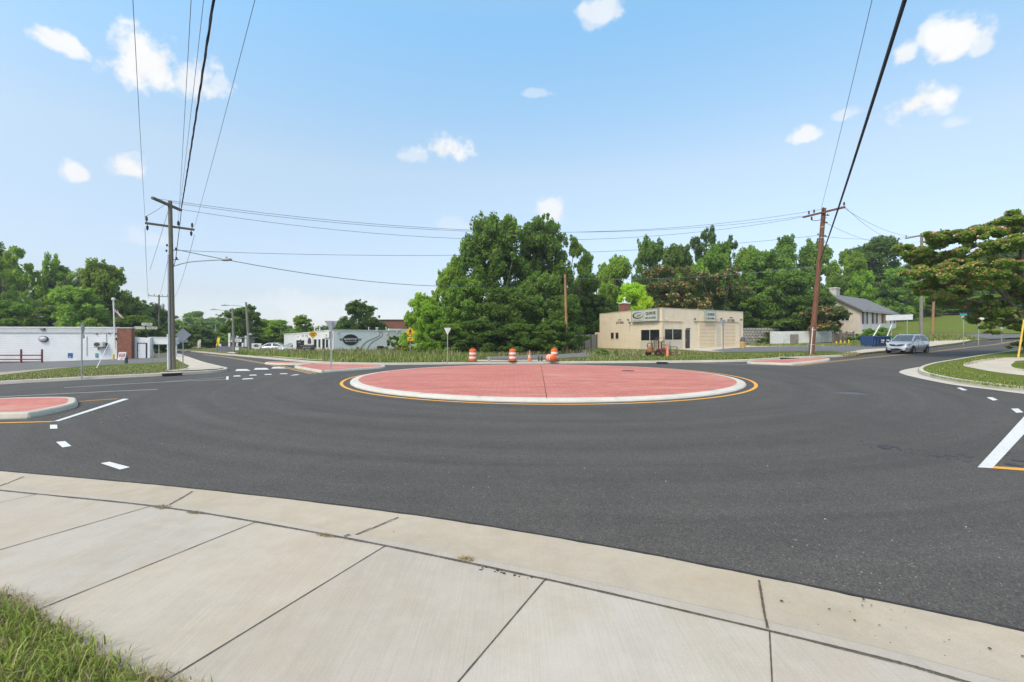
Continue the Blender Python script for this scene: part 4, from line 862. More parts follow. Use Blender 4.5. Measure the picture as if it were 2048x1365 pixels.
# others
def simple_pole(u, vb, vt, Y, r, mat, label, ut=None, nm='utility_pole', grp='wooden utility poles'):
    x = (u-CX)*Y/F; b = Vector((x, Y, min(ht(x, Y)+VT, EYE-(vb-HY)*Y/F))); t = D(ut or u, vt, Y); root = pole_root(b, label, grp, nm); pole_body(root, b, t, r, r*.75, mat); return root, b, t
p3, B3, T3 = simple_pole(1134, 700, 549, 47.5, .15, M_poletan, 'short bare brown pole beside the old board fence', 1130)
p4, B4, T4 = simple_pole(1842, 676, 467, 57, .20, M_polegrey, 'grey wooden pole with a pale crossarm right of the house', 1843.5)
h4 = T4.z-.25; A4a, A4b = AH(1811, 477.5, h4), AH(1884, 463.5, h4); crossarm(p4, B4, A4a, A4b, M_polegrey, [(.02,1),(.5,1),(.68,1),(.97,1)], .14)
p5, B5, T5 = simple_pole(1865, 664, 551, 66, .17, M_poletan, 'orange brown short pole on the grass hill foot', 1869)
p6, B6, T6 = simple_pole(318, 700, 590, 82, .16, M_pole, 'distant pole with transformers and one crossarm behind the sign boards')
crossarm(p6, B6, D(297,592,82), D(336,594,82), M_pole, [(.02,1),(.3,1),(.7,1),(.97,1)], .13)
for u, v, m in [(311,615.5,M_dkmetal),(325.5,614,M_galv)]:
    mb = MB(); c = D(u, v, 81.6)-B6; mb.lathe([(0,-.5),(.24,-.5),(.26,-.45),(.26,.4),(.22,.48),(0,.5)], 12, c); mb.lathe([(0,0),(.04,0),(.03,.3),(0,.3)], 8, c+Zax*.5); mb.build('transformer', m, p6, smooth=True)
lamp_arm(p6, B6, D(319,643,82), D(304,638,81), .8, .0)
p7, B7, T7 = simple_pole(468, 705, 617, 60, .15, M_polegrey, 'grey pole with a long lamp arm before the grey board hut, left of its twin', 465)
lamp_arm(p7, B7, D(464.5,627,60), D(432,619.5,59.5), .7, .12)
p8, B8, T8 = simple_pole(499, 706, 605, 56, .15, M_polegrey, 'grey leaning pole with a long lamp arm nearest the oval board', 492)
lamp_arm(p8, B8, D(492.5,616,56), D(454,611,55.5), .7, .12)
mb = MB(); mb.box(D(501,669,55.7)-B8, (.35,.2,.25), bev=.03); mb.build('meter_box', M_galv, p8)
p9, B9, T9 = simple_pole(66, 668, 632, 62, .14, M_poletan, 'short tan pole with a hooked street lamp behind the white roof')
lamp_arm(p9, B9, D(66.5,637,62), D(80,634.5,61.5), .8, .15)
p10, B10, T10 = simple_pole(460, 690, 622, 90, .12, M_pole, 'thin dark far pole just left of the grey lamp pole pair')
for u, vt, vb, Y, lb in [(381,648,690,96,'thin white pole at the far bend behind the diamond sign back'),(415,650,690,120,'thin grey pole in front of the far woods, left of another'),(431,648,690,120,'thin grey pole in front of the far woods close to the yellow flag'),(562,660,692,85,'short white post pole behind the grey sedan')]: simple_pole(u, vb, vt, Y, .10, M_galv, lb, nm='thin_pole', grp='thin far poles')
root, b, t = simple_pole(349, 690, 636, 88, .11, M_galv, 'far street lamp pole hidden behind the tall left pole', nm='street_lamp', grp='far street lamps'); lamp_arm(root, b, D(349,640,88), D(364,638.5,87), .8, .05)
# wires
L = 'power line'; G_ = 'overhead lines'
rp = lambda u, v, dy=0: D(u, v, B2.y+dy)
for (a, b, sg, lb) in [(AH(311,397.5,h1+.1), A3a+Zax*.1, 1.55, 'topmost of the three long lines strung between the two tall poles'),(AH(340,405,h1+.2), A3a.lerp(A3b,.5)+Zax*.25, 1.75, 'middle of the three long lines strung between the two tall poles'),(A1b+Zax*.05, A3a.lerp(A3b,.12), 1.85, 'lowest of the three long lines strung between the two tall poles'),
    (D(350,501,B1.y), rp(1640,471), .80, 'long line between the two tall poles below their crossarms')]: wire(lb, a, b, sg, .011)
wire('thick sagging cable from the tall left pole down to the brown pole', D(350,499,B1.y), D(1131,556,B3.y), 1.45, .019)
wire('cable from the brown pole crossing the woods to the leaning red pole', D(1131,556,B3.y), rp(1638,532), .5, .016, M_wirefaint)
wire('thin service line from the brown pole down to the garage roof', D(1131,560,B3.y), D(1258,622,58), .4, .012, M_wirefaint)
def far_end(a, u, h, k): # overhead span passing above the camera: follows the sight line that leaves the frame at u
    Y = (h-EYE)*F/HY; b = Vector(((u-CX)*Y/F, Y, h)); return b+(b-Vector(a)).normalized()*k
def bundle(label, a, u, h, r, n=40):
    b = far_end(a, u, h, 14); p = catenary(a, b, .25, n); o = p[0]; mb = MB(); mb.tube([q-o for q in p], r*.55, 6, cap=False)
    for ph in (0, 2.1, 4.2): mb.tube([q-o+Vector((math.cos(k*1.3+ph), 0, math.sin(k*1.3+ph)))*r*.75 for k, q in enumerate(p)], r*.38, 5, cap=False)
    return tag(mb.build('power_line', M_wire, loc=o), label, 'cable', G_)
bundle('thick twisted cable rising from the tall left pole to the top edge', D(363,415,B1.y-.3), 424, 9.3, .034)
wire('slack cable running down the right side of the tall left pole', D(363,415,B1.y-.3), D(347,536,B1.y-.25), 0, .018, pts=smooth_line([D(363,415,B1.y-.3), D(361,440,B1.y-.3), D(356,480,B1.y-.3), D(351,520,B1.y-.3), D(346,537,B1.y-.25)], 4))
for a, u, h, lb in [(A2a+Zax*.3, 267, h2+.6, 'thin line above the left crossarm tip rising to the top edge'),(A2a.lerp(A2b,.66)+Zax*.3, 381, h2+.6, 'thin line left of the thick twisted cable rising to the top edge'),(AH(359,420,h1), 405, h1+.2, 'thin line hugging the thick twisted cable on its left side'),(A2b+Zax*.2, 504, h2+.6, 'thin line slanting from the lower crossarm up to the right')]:
    wire(lb, a, far_end(a, u, h, 14), .25, .0065, M_wirefaint)
a = rp(1640,522,-.2); bb = far_end(a, 1803, 7.7, 9); wire('thick black cable slanting from the leaning red pole to the top edge', a, bb, .28, .036)
a = A3a.lerp(A3b,.45)+Zax*.3; wire('thin line slanting from the right crossarm to the top edge', a, far_end(a, 1740, 12.6, 14), .3, .010, M_wirefaint)
for a, b, sg, lb in [(A3b, A4a, .9, 'line from the right crossarm tip down to the grey pole arm'),(A3b+Vector((-.4,-.2,0)), A4b, 1.3, 'second line from the right crossarm to the grey pole arm'),(rp(1651,446), D(1842,482,B4.y), 1.0, 'line from below the right crossarm to the grey pole'),(rp(1650,474), D(1842,470,B4.y), .35, 'almost level line from the leaning red pole to the grey pole'),
    (rp(1637,533), D(1842,577,B4.y), .9, 'thick service cable from the red pole across the house trees'),(A4b, D(2120,452,60), .6, 'line running right from the grey pole arm over the silk tree'),(D(1842,560,B4.y), D(1868,600,B5.y), .1, 'short slack line between the grey pole and the orange pole'),
    (D(1868,600,B5.y), D(2100,585,50), 1.2, 'drooping cable with small clamps right of the orange pole'),(D(1795,618,76), D(1842,600,B4.y), .3, 'service line from the house gutter to the grey pole'),(D(340,495,B1.y), D(318,592,82), .6, 'slack line from the tall left pole to the distant transformer pole'),
    (A2a-Zax*.3, D(298,591,82), 2.0, 'sagging line from the lower left crossarm to the far pole'),(A2b-Zax*.3, D(335,593,82), 2.0, 'sagging line from the lower right crossarm to the far pole'),(D(-60,600,60), D(66,590,58), .4, 'low dark line crossing the trees at the far left')]: wire(lb, a, b, sg, .011, M_wirefaint)
for (a, b, lb) in [(A1a.lerp(A1b,.45), A2a+Zax*.35, 'jumper wire between the two left crossarms'),(D(337,420,B1.y), D(300,540,B1.y+8), 'guy strand slanting left off the tall pole with two grips')]: wire(lb, a, b, .05, .01)
for a, b, lb, m in [(D(227,668,44), P(193,737,VT), 'white guarded guy wire leaning before the white wall', M_whitep)]: wire(lb, b, a, 0, .022, m, 'guy_wire', None)
for i, (a, b) in enumerate([(D(1845,572,B4.y), D(1795,628,60)),(D(1848,540,B4.y), D(1790,640,62))]): wire(['lower taut guy wire left of the grey pole', 'upper taut guy wire left of the grey pole'][i], a, b, 0, .014, M_galv, 'guy_wire', 'guy wires of the grey pole')
ga = P(2036, 716, VT); gy = thing('guy_wire', 'yellow plastic guarded guy wire in front of the silk tree trunk', 'guy wire', ga); mb = MB(); mb.tube([(0,0,-.05),tuple(D(2048,640,ga.y+.6)-ga)], .05, 8); mb.build('guard', M_yelp, gy); mb = MB(); mb.tube([tuple(D(2048,640,ga.y+.6)-ga), tuple(D(2090,430,ga.y+2)-ga)], .014, 5); mb.build('strand', M_galv, gy)
# ------------------------------------------------------------------ road signs
def post(root, h, r=.03, mat=None, z0=-.1, square=True):
    mb = MB()
    if square: mb.box((0,0,(h+z0)/2), (r*2, r*2, h-z0))
    else: mb.tube([(0,0,z0),(0,0,h)], r, 8)
    return mb.build('post', mat or M_galv, root)
def plate(root, outline, z, th=.006, mat=None, y=-.04, name='panel', c=(0,0)):
    mb = MB(); mb.prism([(c[0]+a, y, z+c[1]+b) for a, b in outline], (0, -th, 0)); return mb.build(name, mat or M_signback, root)
def rounded(w, h, r=.04, n=3):
    o = []
    for sx, sy, a0 in [(1,1,0),(-1,1,90),(-1,-1,180),(1,-1,270)]:
        for k in range(n+1): a = R(a0+90*k/n); o.append((sx*(w/2-r)+r*math.cos(a), sy*(h/2-r)+r*math.sin(a)))
    return o
dia = lambda s: [(s,0),(0,s),(-s,0),(0,-s)]
tri = lambda w, h: [(-w/2,h/2),(w/2,h/2),(0,-h/2)]
def sign(u, vb, vt, label, rz=0, Y=None, name='road_sign', grp='road signs'):
    b = P(u, vb, VT) if Y is None else Vector(((u-CX)*Y/F, Y, min(ht((u-CX)*Y/F, Y)+VT, EYE-(vb-HY)*Y/F)))
    view = math.atan2(b.x, b.y); h = (vb-vt)*b.y/F if Y is None else EYE-(vt-HY)*b.y/F-b.z
    return thing(name, label, 'sign', b, -view+rz, grp), h, b.y/F*math.cos(view)
rt, h, s = sign(163.5, 755, 644, 'edge on grey diamond sign back with a small box on the left verge', R(76)); post(rt, h*.95, .03, square=False); plate(rt, dia(18.5*s), h-18.5*s, mat=M_signback); mb = MB(); mb.box((.0,-.06,h-41*s), (.25,.03,9*s)); mb.build('side_plate', M_signback, rt)
rt, h, s = sign(366, 738.5, 657, 'grey diamond sign back with a blank plate on the corner by the tall pole'); post(rt, h*.98); plate(rt, dia(16.5*s), h-16.5*s); plate(rt, rounded(20*s, 7*s, .02), h-31.5*s, y=.06, name='lower_plate')
rt, h, s = sign(662.5, 739.5, 640, 'grey triangle sign back on the left splitter island'); rt.location.z = P(662.5,739.5).z+.1; post(rt, h, .045, M_signback); plate(rt, tri(27*s, 25*s), h-12.5*s, y=.05)
rt, h, s = sign(895, 728, 656, 'pale triangle sign back on the far verge left of the drums'); post(rt, h); pn = plate(rt, tri(14.5*s, 15*s), h-7.5*s, mat=paint('pale_sign_back', (.62,.63,.66), .5, .06)); 
rt, h, s = sign(1446.5, 711, 640, 'grey triangle sign back turned partly away before the garage doors', R(35)); post(rt, h); plate(rt, tri(17*s, 16*s), h-8*s, y=.05)
rt, h, s = sign(626, 712, 661, 'yellow diamond DEAD END sign before the tyre shop', 0, 52); post(rt, h*.98, .03); pn = plate(rt, dia(9.0*s), h-9*s, mat=M_sgnyel)
for w, dz in (('DEAD', .10), ('END', -.10)): text(w, .46 if w == 'DEAD' else .36, .15, M_black, pn, frame((0,-.049,h-9*s+dz), (1,0,0)), .01)
mb = MB(); r = 9*s; mb.add([(a*f, -.0475, h-r+b*f) for f in (.93,.88) for a, b in dia(r)], [(k, (k+1) % 4, 4+(k+1) % 4, 4+k) for k in range(4)]); mb.build('border', M_black, pn)
rt, h, s = sign(820.5, 713, 653, 'yellow diamond walking figure sign with an arrow plate right of the tyre shop', 0, 46); post(rt, h*.98, .03); r = 11.5*s; pn = plate(rt, dia(r*.86), h-r, mat=M_sgnyel)
mb = MB()   # walking figure
def limb(mb, a, b, w): 
    a = Vector((a[0], -.049, a[1])); b = Vector((b[0], -.049, b[1])); d = (b-a).normalized(); q = Vector((d.z, 0, -d.x))*w/2; mb.prism([a-q, a+q, b+q, b-q], (0,-.003,0))
c = h-r; mb.prism([(.03+.055*math.cos(t), -.049, c+.27+.055*math.sin(t)) for t in [k*.628 for k in range(10)]], (0,-.003,0))
for a, b, w in [((.02,.20),(-.01,-.02),.13),((0,0),(-.12,-.30),.07),((-.0,0),(.08,-.15),.075),((.08,-.15),(.09,-.32),.06),((.03,.17),(-.14,.05),.05),((.04,.17),(.15,.02),.05)]: limb(mb, (a[0], c+a[1]), (b[0], c+b[1]), w)
mb.build('pictogram', M_black, pn)
pn = plate(rt, rounded(12*s, 8*s, .04), h-r*1.86-4.4*s, mat=M_sgnyel, name='arrow_plate'); mb = MB(); c = h-r*1.86-4.4*s; limb(mb, (.16,c+.09), (-.05,c-.04), .06); mb.prism([(-.15,-.049,c-.11),(.03,-.049,c-.12),(-.08,-.049,c+.05)], (0,-.003,0)); mb.build('pictogram', M_black, pn)
rt, h, s = sign(305.5, 724, 675, 'thin bare steel post standing before the white canopy, left of two', name='sign_post', grp='bare steel posts'); post(rt, h, .03)
rt, h, s = sign(317.8, 719, 690, 'thin bare steel post standing under the white canopy, right of two', name='sign_post', grp='bare steel posts'); post(rt, h, .035)
rt, h, s = sign(1783, 692, 630, 'large blank white sign back on two posts before the house', R(-6), 55)
for x in (0, 31*s): mb = MB(); mb.box((x, .0, h*.5-.1), (.07,.07,h+.1)); mb.build('post', M_galv, rt)
mb = MB(); mb.prism([(-11.5*s,-.06,h-15*s),(42*s,-.06,h-14*s),(42*s,-.06,h-.5*s),(-11.5*s,-.06,h-1*s)], (0,-.02,0)); mb.build('panel', paint('white_sign_back', (.60,.62,.64), .5, .05), rt)
for u, v0, v1, lb, rr in [(1927,690,627,'teal street name blades with grey back on the grass hill',0),(2003,684,646,'teal street name blades half hidden by silk tree leaves',.5)]:
    rt, h, s = sign(u, v0, v1, lb, rr, 50, 'street_name_sign', 'street name signs'); post(rt, h-.1, .03); mb = MB(); mb.box((0,-.05,h-.14), (.55,.02,.2)); mb.box((0,0,h+.09), (.02,.5,.18)); mb.build('name_blade', paint('teal_sign', (.03,.30,.30), .4, .1), rt); mb = MB(); mb.box((0,-.05,h-.5), (.28,.02,.42)); mb.build('panel', M_signback, rt)
rt, h, s = sign(1957, 690, 626, 'white arrow topped house shaped sign back on the grass hill', 0, 50); post(rt, h-.1, .03); plate(rt, [(-.45,-.35),(.45,-.35),(.45,.1),(0,.4),(-.45,.1)], h-.4, mat=M_whitep)
# triple club sign boards on a pole
rt, h, s = sign(294.5, 716, 646, 'three cream sign boards on one dark pole above the white shed', 0, 55, 'pole_sign'); post(rt, h-.9, .07, M_dkmetal)
M_cream = paint('cream_sign_face', (.72,.68,.52), .5, .1, 3); M_grl = paint('faded_brown_lettering', (.16,.13,.10), .7, .2)
def blocks(parent, cx, z, w, h, n, mat, y=-.09, seed=1, gap=.35):
    """small worn lettering too far off to spell: a row of letter-sized strokes"""
    rg = random.Random(seed); mb = MB(); cw = w/n
    for k in range(n):
        if rg.random() < .12: continue
        x = cx-w/2+cw*(k+.5); 
        for q in range(2): mb.box((x+(q-.5)*cw*.45, y, z), (cw*.16, .004, h*(.8+.2*rg.random())))
        mb.box((x, y, z+h*rg.choice((-.42,0,.42))), (cw*.5, .004, h*.16))
    return mb.build('lettering', mat, parent)
for dx, dz, w, hh, sd in [(-.6*s,-5.3*s,22*s,7.6*s,1),(-15.5*s,-14.6*s,22*s,7.2*s,2),(9.2*s,-14.6*s,22*s,7.2*s,3)]:
    pn = plate(rt, rounded(w, hh, .12), h+dz+1.5*s, .10, M_cream, -.0, 'sign_board', (dx, 0))
    if sd != 2: blocks(pn, dx, h+dz+3*s, w*.8, .10, 12, M_grl, -.105, sd); blocks(pn, dx, h+dz+.2*s, w*.62, .09, 9, M_grl, -.105, sd+5)
# ------------------------------------------------------------------ buildings
class Wall:
    """a vertical face through world point O along direction ang; maps photo pixels to (along, up) on the face; parts are built in root space"""
    def __init__(s, O, ang, root):
        s.O = Vector(O); s.d = Vector((math.cos(ang), math.sin(ang), 0)); s.n = Vector((s.d.y, -s.d.x, 0)); s.root = root; s.inv = None
    def t(s, u): k = (u-CX)/F; return (k*s.O.y-s.O.x)/(s.d.x-k*s.d.y)
    def z(s, u, v): return EYE-(v-HY)*(s.O.y+s.t(u)*s.d.y)/F-s.O.z
    def pt(s, t, z, out=0): return s.d*t+s.n*out+Zax*z         # relative to O (root sits at O unrotated)
    def slab(s, mb, t0, z0, t1, z1, o0, o1, mi=0):
        c = [s.pt(t0, z0, o0), s.pt(t1, z0, o0), s.pt(t1, z1, o0), s.pt(t0, z1, o0)]; mb.prism(c, s.n*(o1-o0), mi); return mb
    def part(s, name, mat, u0, v0, u1, v1, o0, o1, parent=None):
        t0, t1 = s.t(u0), s.t(u1); um = (u0+u1)/2; mb = MB(); s.slab(mb, t0, s.z(um, v1), t1, s.z(um, v0), o0, o1); return mb.build(name, mat, parent or s.root)
    def rect(s, name, mat, t0, z0, t1, z1, o0, o1, parent=None):
        mb = MB(); s.slab(mb, t0, z0, t1, z1, o0, o1); return mb.build(name, mat, parent or s.root)
    def frame(s, t, z, out): return frame(s.pt(t, z, out), s.d)
    def window(s, u0, v0, u1, v1, mull=(), fm=None, name='window', glass=None, fw=.06, hb=()):
        t0, t1 = s.t(u0), s.t(u1); um = (u0+u1)/2; z0, z1 = s.z(um, v1), s.z(um, v0); mb = MB()
        for a in [(t0, z0, t1, z0+fw), (t0, z1-fw, t1, z1), (t0, z0+fw, t0+fw, z1-fw), (t1-fw, z0+fw, t1, z1-fw)]: s.slab(mb, *a, .002, .05)
        for u in mull: t = s.t(u); s.slab(mb, t-fw*.6, z0+fw, t+fw*.6, z1-fw, .002, .045)
        for q in hb: zz = z0+(z1-z0)*q; s.slab(mb, t0+fw, zz-.02, t1-fw, zz+.02, .002, .04)
        f = mb.build(name, fm or M_whitep, s.root); mb = MB(); s.slab(mb, t0+fw*.5, z0+fw*.5, t1-fw*.5, z1-fw*.5, .004, .02); mb.build('pane', glass or M_glass, f); return f
def blocks_on(w, parent, t, z, wid, h, n, mat, out, seed):
    rg = random.Random(seed); mb = MB(); cw = wid/n
    for k in range(n):
        if rg.random() < .12: continue
        x = t-wid/2+cw*(k+.5)
        for q in (-.24, .22): w.slab(mb, x+q*cw-cw*.09, z-h/2, x+q*cw+cw*.09, z+h/2*(.7+.3*rg.random()), out, out+.004)
        zz = z+h*rg.choice((-.42,0,.36)); w.slab(mb, x-cw*.15, zz-h*.08, x+cw*.13, zz+h*.08, out, out+.004)
    return mb.build('lettering', mat, parent)
def ellipse_on(w, t, z, a, b, out, th, n=40):
    return [w.pt(t+a*math.cos(2*math.pi*k/n), z+b*math.sin(2*math.pi*k/n), out) for k in range(n)], w.n*th
# --- tan repair garage
O = Vector((16.5, 50, ht(16.5, 50)+VT-.05)); g = thing('repair_garage', 'tan painted block repair garage with two roller doors and green lettered signs', 'garage', O)
a1 = math.atan2(.435, .90); wr = Wall(O, a1, g); wl = Wall(O, a1+R(90), g); wl.n = -Vector((math.cos(a1), math.sin(a1), 0))
LX, LY = 13.1, 11.3; Hh = wr.z(1324, 616.8)
class WallL(Wall): pass
# left face runs away from the corner: t grows to the left, its reading direction is reversed
wl = Wall(O, a1+R(90)+math.pi, g)   # direction points from the far left end towards the corner; t is negative along the face
M_tan = paint('tan_block_paint', (.74,.63,.465), .8, .05, 1.2, dirt=(.62,.51,.36), brick=dict(w=.42, h=.205, m=.008, mc=(.86,.85,.84), c2=.97, rot=(R(90),0,0)))
M_tan2 = paint('tan_door_paint', (.66,.54,.37), .7, .06, 1.5, dirt=(.56,.45,.30)); M_tandk = paint('tan_recess', (.40,.31,.19), .8, .08, 2); M_side = paint('cream_siding', (.58,.52,.42), .7, .05, 2)
er, el = wr.d, -wl.d
def gp(a, b, z): return er*a+el*b+Zax*z
hs = [(0,0,Hh),(LX,0,Hh-.12),(LX,LY,Hh-.3),(0,LY,Hh-.12)]
mb = MB(); base = [gp(a, b, -.6) for a, b, _ in hs]; topv = [gp(a, b, z) for a, b, z in hs]
mb.add(base+topv, [(i, (i+1) % 4, 4+(i+1) % 4, 4+i) for i in range(4)]); mb.build('wall', M_tan, g)
mb = MB(); mb.add([gp(a*(1-.02)+.12, b*(1-.02)+.12, z-.25) for a, b, z in hs], [(0,1,2,3)])
for (a0, b0, z0), (a1_, b1_, z1_) in zip(hs, hs[1:]+hs[:1]):
    p, q = gp(a0, b0, z0), gp(a1_, b1_, z1_); nrm = (q-p).cross(Zax).normalized(); mb.prism([p+nrm*.03+Zax*.003, q+nrm*.03+Zax*.003, q-nrm*.22+Zax*.003, p-nrm*.22+Zax*.003], (0,0,.06))
mb.build('roof', paint('roof_coping', (.55,.50,.42), .8, .1, 2), g)
mb = MB(); zc = wr.z(1345, 643.5); wr.slab(mb, -.02, zc, wr.t(1364.5), zc+.09, .0, .10); wl.slab(mb, wl.t(1281), zc, .02, zc+.09, .0, .10); mb.build('ledge', M_tan2, g)
mb = MB(); wr.slab(mb, -.05, -.4, .22, Hh-.02, .0, .06); mb.build('corner_pilaster', M_tan2, g)
wr.window(1328.5, 658, 1364, 681, (1345,), M_side); wl.window(1282, 659, 1320, 682.5, (1300,), M_side)
for nm, w_, u0, u1, v0, v1 in [('siding', wr, 1327, 1365, 681.3, 698), ('siding', wl, 1280, 1321.5, 683, 700)]:
    mb = MB(); t0, t1 = w_.t(u0), w_.t(u1); z0, z1 = w_.z((u0+u1)/2, v1), w_.z((u0+u1)/2, v0); nb = 6
    for k in range(nb): w_.slab(mb, t0, z0+(z1-z0)*k/nb+.012, t1, z0+(z1-z0)*(k+1)/nb, .0, .03+.01*(k % 2))
    mb.build(nm, M_side, g)
for u in (1222, 1231.5): wl.window(u, 665.5, u+6, 678, (), M_tandk, fw=.05)
dd = wr.part('door', paint('dark_door', (.045,.040,.042), .4, .2), 1370.5, 660, 1379, 697, .0, .05)
wr.rect('handle', M_galv, wr.t(1371.4), .95, wr.t(1371.8), 1.2, .05, .09, dd); wr.part('door_sign', M_dkmetal, 1372, 657, 1380, 659, .0, .06)
mb = MB(); zl = wr.z(1430, 644.5); wr.slab(mb, wr.t(1387), zl, wr.t(1476), zl+.07, .0, .09); mb.build('lintel', M_tandk, g)
def roller(u0, u1, v0, v1):
    t0, t1 = wr.t(u0), wr.t(u1); z0, z1 = -.2, zl-.02; f = wr.rect('roller_door', M_tan2, t0, z0, t1, z1, .004, .03); nb = 8; mb = MB()
    for k in range(1, nb): zz = z0+(z1-z0)*k/nb; wr.slab(mb, t0+.04, zz-.018, t1-.04, zz+.018, .031, .036)
    mb.build('panel_joint', M_tandk, f); mb = MB()
    for a, b in ((t0-.14, t0), (t1, t1+.14)): wr.slab(mb, a, z0, b, z1, .0, .06)
    mb.build('door_frame', M_tan, f); return f
r1 = roller(1398.5, 1430.5, 644, 697); r2 = roller(1444, 1471, 644, 697)
M_notice = paint('pale_pink_notice', (.66,.50,.47), .6, .2, 9)
for r_, u, n in ((r1, 1412, 'notice'), (r2, 1455, 'notice')): wr.part(n, M_notice, u-3, 657.5, u+3, 666, .037, .041, r_)
wd = wr.part('white_door', M_side, 1433, 648, 1441.5, 697, .0, .04); mb = MB()
for k in range(1, 9): zz = -.1+2.9*k/9; wr.slab(mb, wr.t(1433.4), zz, wr.t(1441), zz+.025, .041, .045)
mb.build('slat_line', M_tandk, wd)
M_green = paint('dark_green_lettering', (.012,.035,.028), .5, .1); M_sgnf = paint('pale_sign_face', (.52,.53,.46), .45, .06, 3); M_brown = paint('brown_lettering', (.075,.045,.025), .7, .2)
def sign_box(w, u0, v0, u1, v1, th=.28):
    t0, t1 = w.t(u0), w.t(u1); um = (u0+u1)/2; z0, z1 = w.z(um, v1), w.z(um, v0); b = w.rect('sign_box', M_sgnf, t0, z0, t1, z1, .0, th); mb = MB(); f = .06
    for a in [(t0-.02, z0-.02, t1+.02, z0+f), (t0-.02, z1-f, t1+.02, z1+.02), (t0-.02, z0+f, t0+f, z1-f), (t1-f, z0+f, t1+.02, z1-f)]: w.slab(mb, *a, .01, th+.02)
    mb.build('frame', paint('grey_green_trim', (.30,.33,.28), .5, .1), b); return b, t0, t1, z0, z1, th
b, t0, t1, z0, z1, th = sign_box(wr, 1408, 621.5, 1427.5, 643.5); cx, wd_, hh = (t0+t1)/2, t1-t0, z1-z0
text('QUIKEE', wd_*.74, hh*.27, M_green, b, wr.frame(cx, z0+hh*.62, th+.003), .03); text('GAS & DIESEL', wd_*.76, hh*.16, M_green, b, wr.frame(cx, z0+hh*.27, th+.003), .03)
b, t0, t1, z0, z1, th = sign_box(wl, 1266.5, 619.5, 1319, 643.3); tm = wl.t(1291.5); hh = z1-z0; wl.rect('divider', M_tandk, tm-.03, z0+.05, tm+.03, z1-.05, th+.001, th+.012, b)
cx, wd_ = (tm+t1)/2, t1-tm; text('QUIKEE', wd_*.74, hh*.30, M_green, b, wl.frame(cx, z0+hh*.63, th+.003), .03); text('GAS & DIESEL', wd_*.80, hh*.17, M_green, b, wl.frame(cx, z0+hh*.28, th+.003), .03)
cx, wd_ = (t0+tm)/2+.05, tm-t0; mb = MB(); n = 48; zc = z0+hh*.52; va = []; vb = []
for k in range(n): a = 2*math.pi*k/n; va.append(wl.pt(cx+wd_*.43*math.cos(a), zc+hh*.27*math.sin(a), th+.012)); vb.append(wl.pt(cx+wd_*.045+wd_*.36*math.cos(a), zc+hh*.015+hh*.21*math.sin(a), th+.012))
mb.add(va+vb, [(k, (k+1) % n, n+(k+1) % n, n+k) for k in range(n)]); mb.build('oval_swoosh', M_green, b)
blocks_on(wl, b, cx+wd_*.04, zc+hh*.03, wd_*.55, hh*.13, 9, M_green, th+.012, 4); blocks_on(wl, b, cx+wd_*.04, zc-hh*.10, wd_*.34, hh*.06, 7, M_green, th+.012, 5); blocks_on(wl, b, cx, z0+hh*.13, wd_*.74, hh*.10, 12, paint('faded_grey_lettering', (.22,.24,.22), .6), th+.012, 6)
for w, u, v, wid in ((wr, 1462, 640, 14.5), (wl, 1239.5, 644.5, 15.5)):
    ww = abs(w.t(u+wid/2)-w.t(u-wid/2)); text('AUTO REPAIR', ww, .32, M_brown, g, w.frame(w.t(u), w.z(u, v+1.3), .003), .03); text('QUIKEE', ww*.42, .17, M_brown, g, w.frame(w.t(u), w.z(u, v-4), .003), .03)
for w, u, v in ((wr, 1440, 638), (wr, 1330, 638.5), (wr, 1387.5, 638.5), (wl, 1258.5, 640), (wl, 1262, 646), (wr, 1480, 640)):
    mb = MB(); c = w.pt(w.t(u), w.z(u, v), .0); mb.tube([c, c+w.n*.18+Zax*.02], .03, 6); mb.lathe([(0,-.10),(.07,-.1),(.09,.05),(0,.1)], 10, c+w.n*.22); mb.build('flood_light', M_dkmetal if u != 1330 else M_whitep, g, smooth=True)
mb = MB(); t = wl.t(1259.5); wl.slab(mb, t-.015, wl.z(1259, 664), t+.015, wl.z(1259, 646), .0, .02); mb.build('cable_conduit', M_tandk, g)
c = gp(1.6, 8.2, 0); mb = MB(); mb.box(c+Zax*(Hh+.45), (.95,.95,1.3), a1); ch = mb.build('chimney', M_brick, g); mb = MB(); mb.box(c+Zax*(Hh+1.15), (1.1,1.1,.12), a1); mb.lathe([(.36,0),(.32,.14),(0,.18)], 14, c+Zax*(Hh+1.2)); mb.lathe([(.07,0),(.07,.45),(.2,.45),(.2,.62),(0,.66)], 12, c+Zax*(Hh+1.3)); mb.build('chimney_cap', M_whitep, ch)
wl.rect('annex_wall', M_tan, -LY-1.3, -.5, -LY-.003, 2.1, -.5, -.2)
mb = MB(); 
mb.tube([wr.pt(wr.t(1479.5), wr.z(1479.5, 646), .05), wr.pt(wr.t(1479.5), .9, .05)], .025, 6); mb.build('downpipe', M_tandk, g)
# yellow drum with a dark lid at the garage corner
b = P(1485.5, 697, VT+.02); s = b.y/F; bar = thing('waste_barrel', 'pale yellow barrel with a dark domed top at the right garage corner', 'barrel', b); rr = 5.4*s; hb = 13.5*s
mb = MB(); mb.lathe([(0,0),(rr,0),(rr,.02),(rr*.97,hb*.33),(rr*1.02,hb*.35),(rr*.97,hb*.37),(rr*.97,hb*.65),(rr*1.02,hb*.67),(rr*.97,hb*.69),(rr,hb),(0,hb)], 20); mb.build('body', paint('faded_yellow_drum', (.50,.33,.12), .6, .2, 3, dirt=(.25,.15,.07)), bar, smooth=True)
mb = MB(); mb.lathe([(rr*.98,hb+.004),(rr*.9,hb+.15),(rr*.55,hb+.42),(rr*.3,hb+.5),(0,hb+.52)], 20); mb.build('lid', paint('dark_lid', (.06,.06,.07), .5, .2), bar, smooth=True)
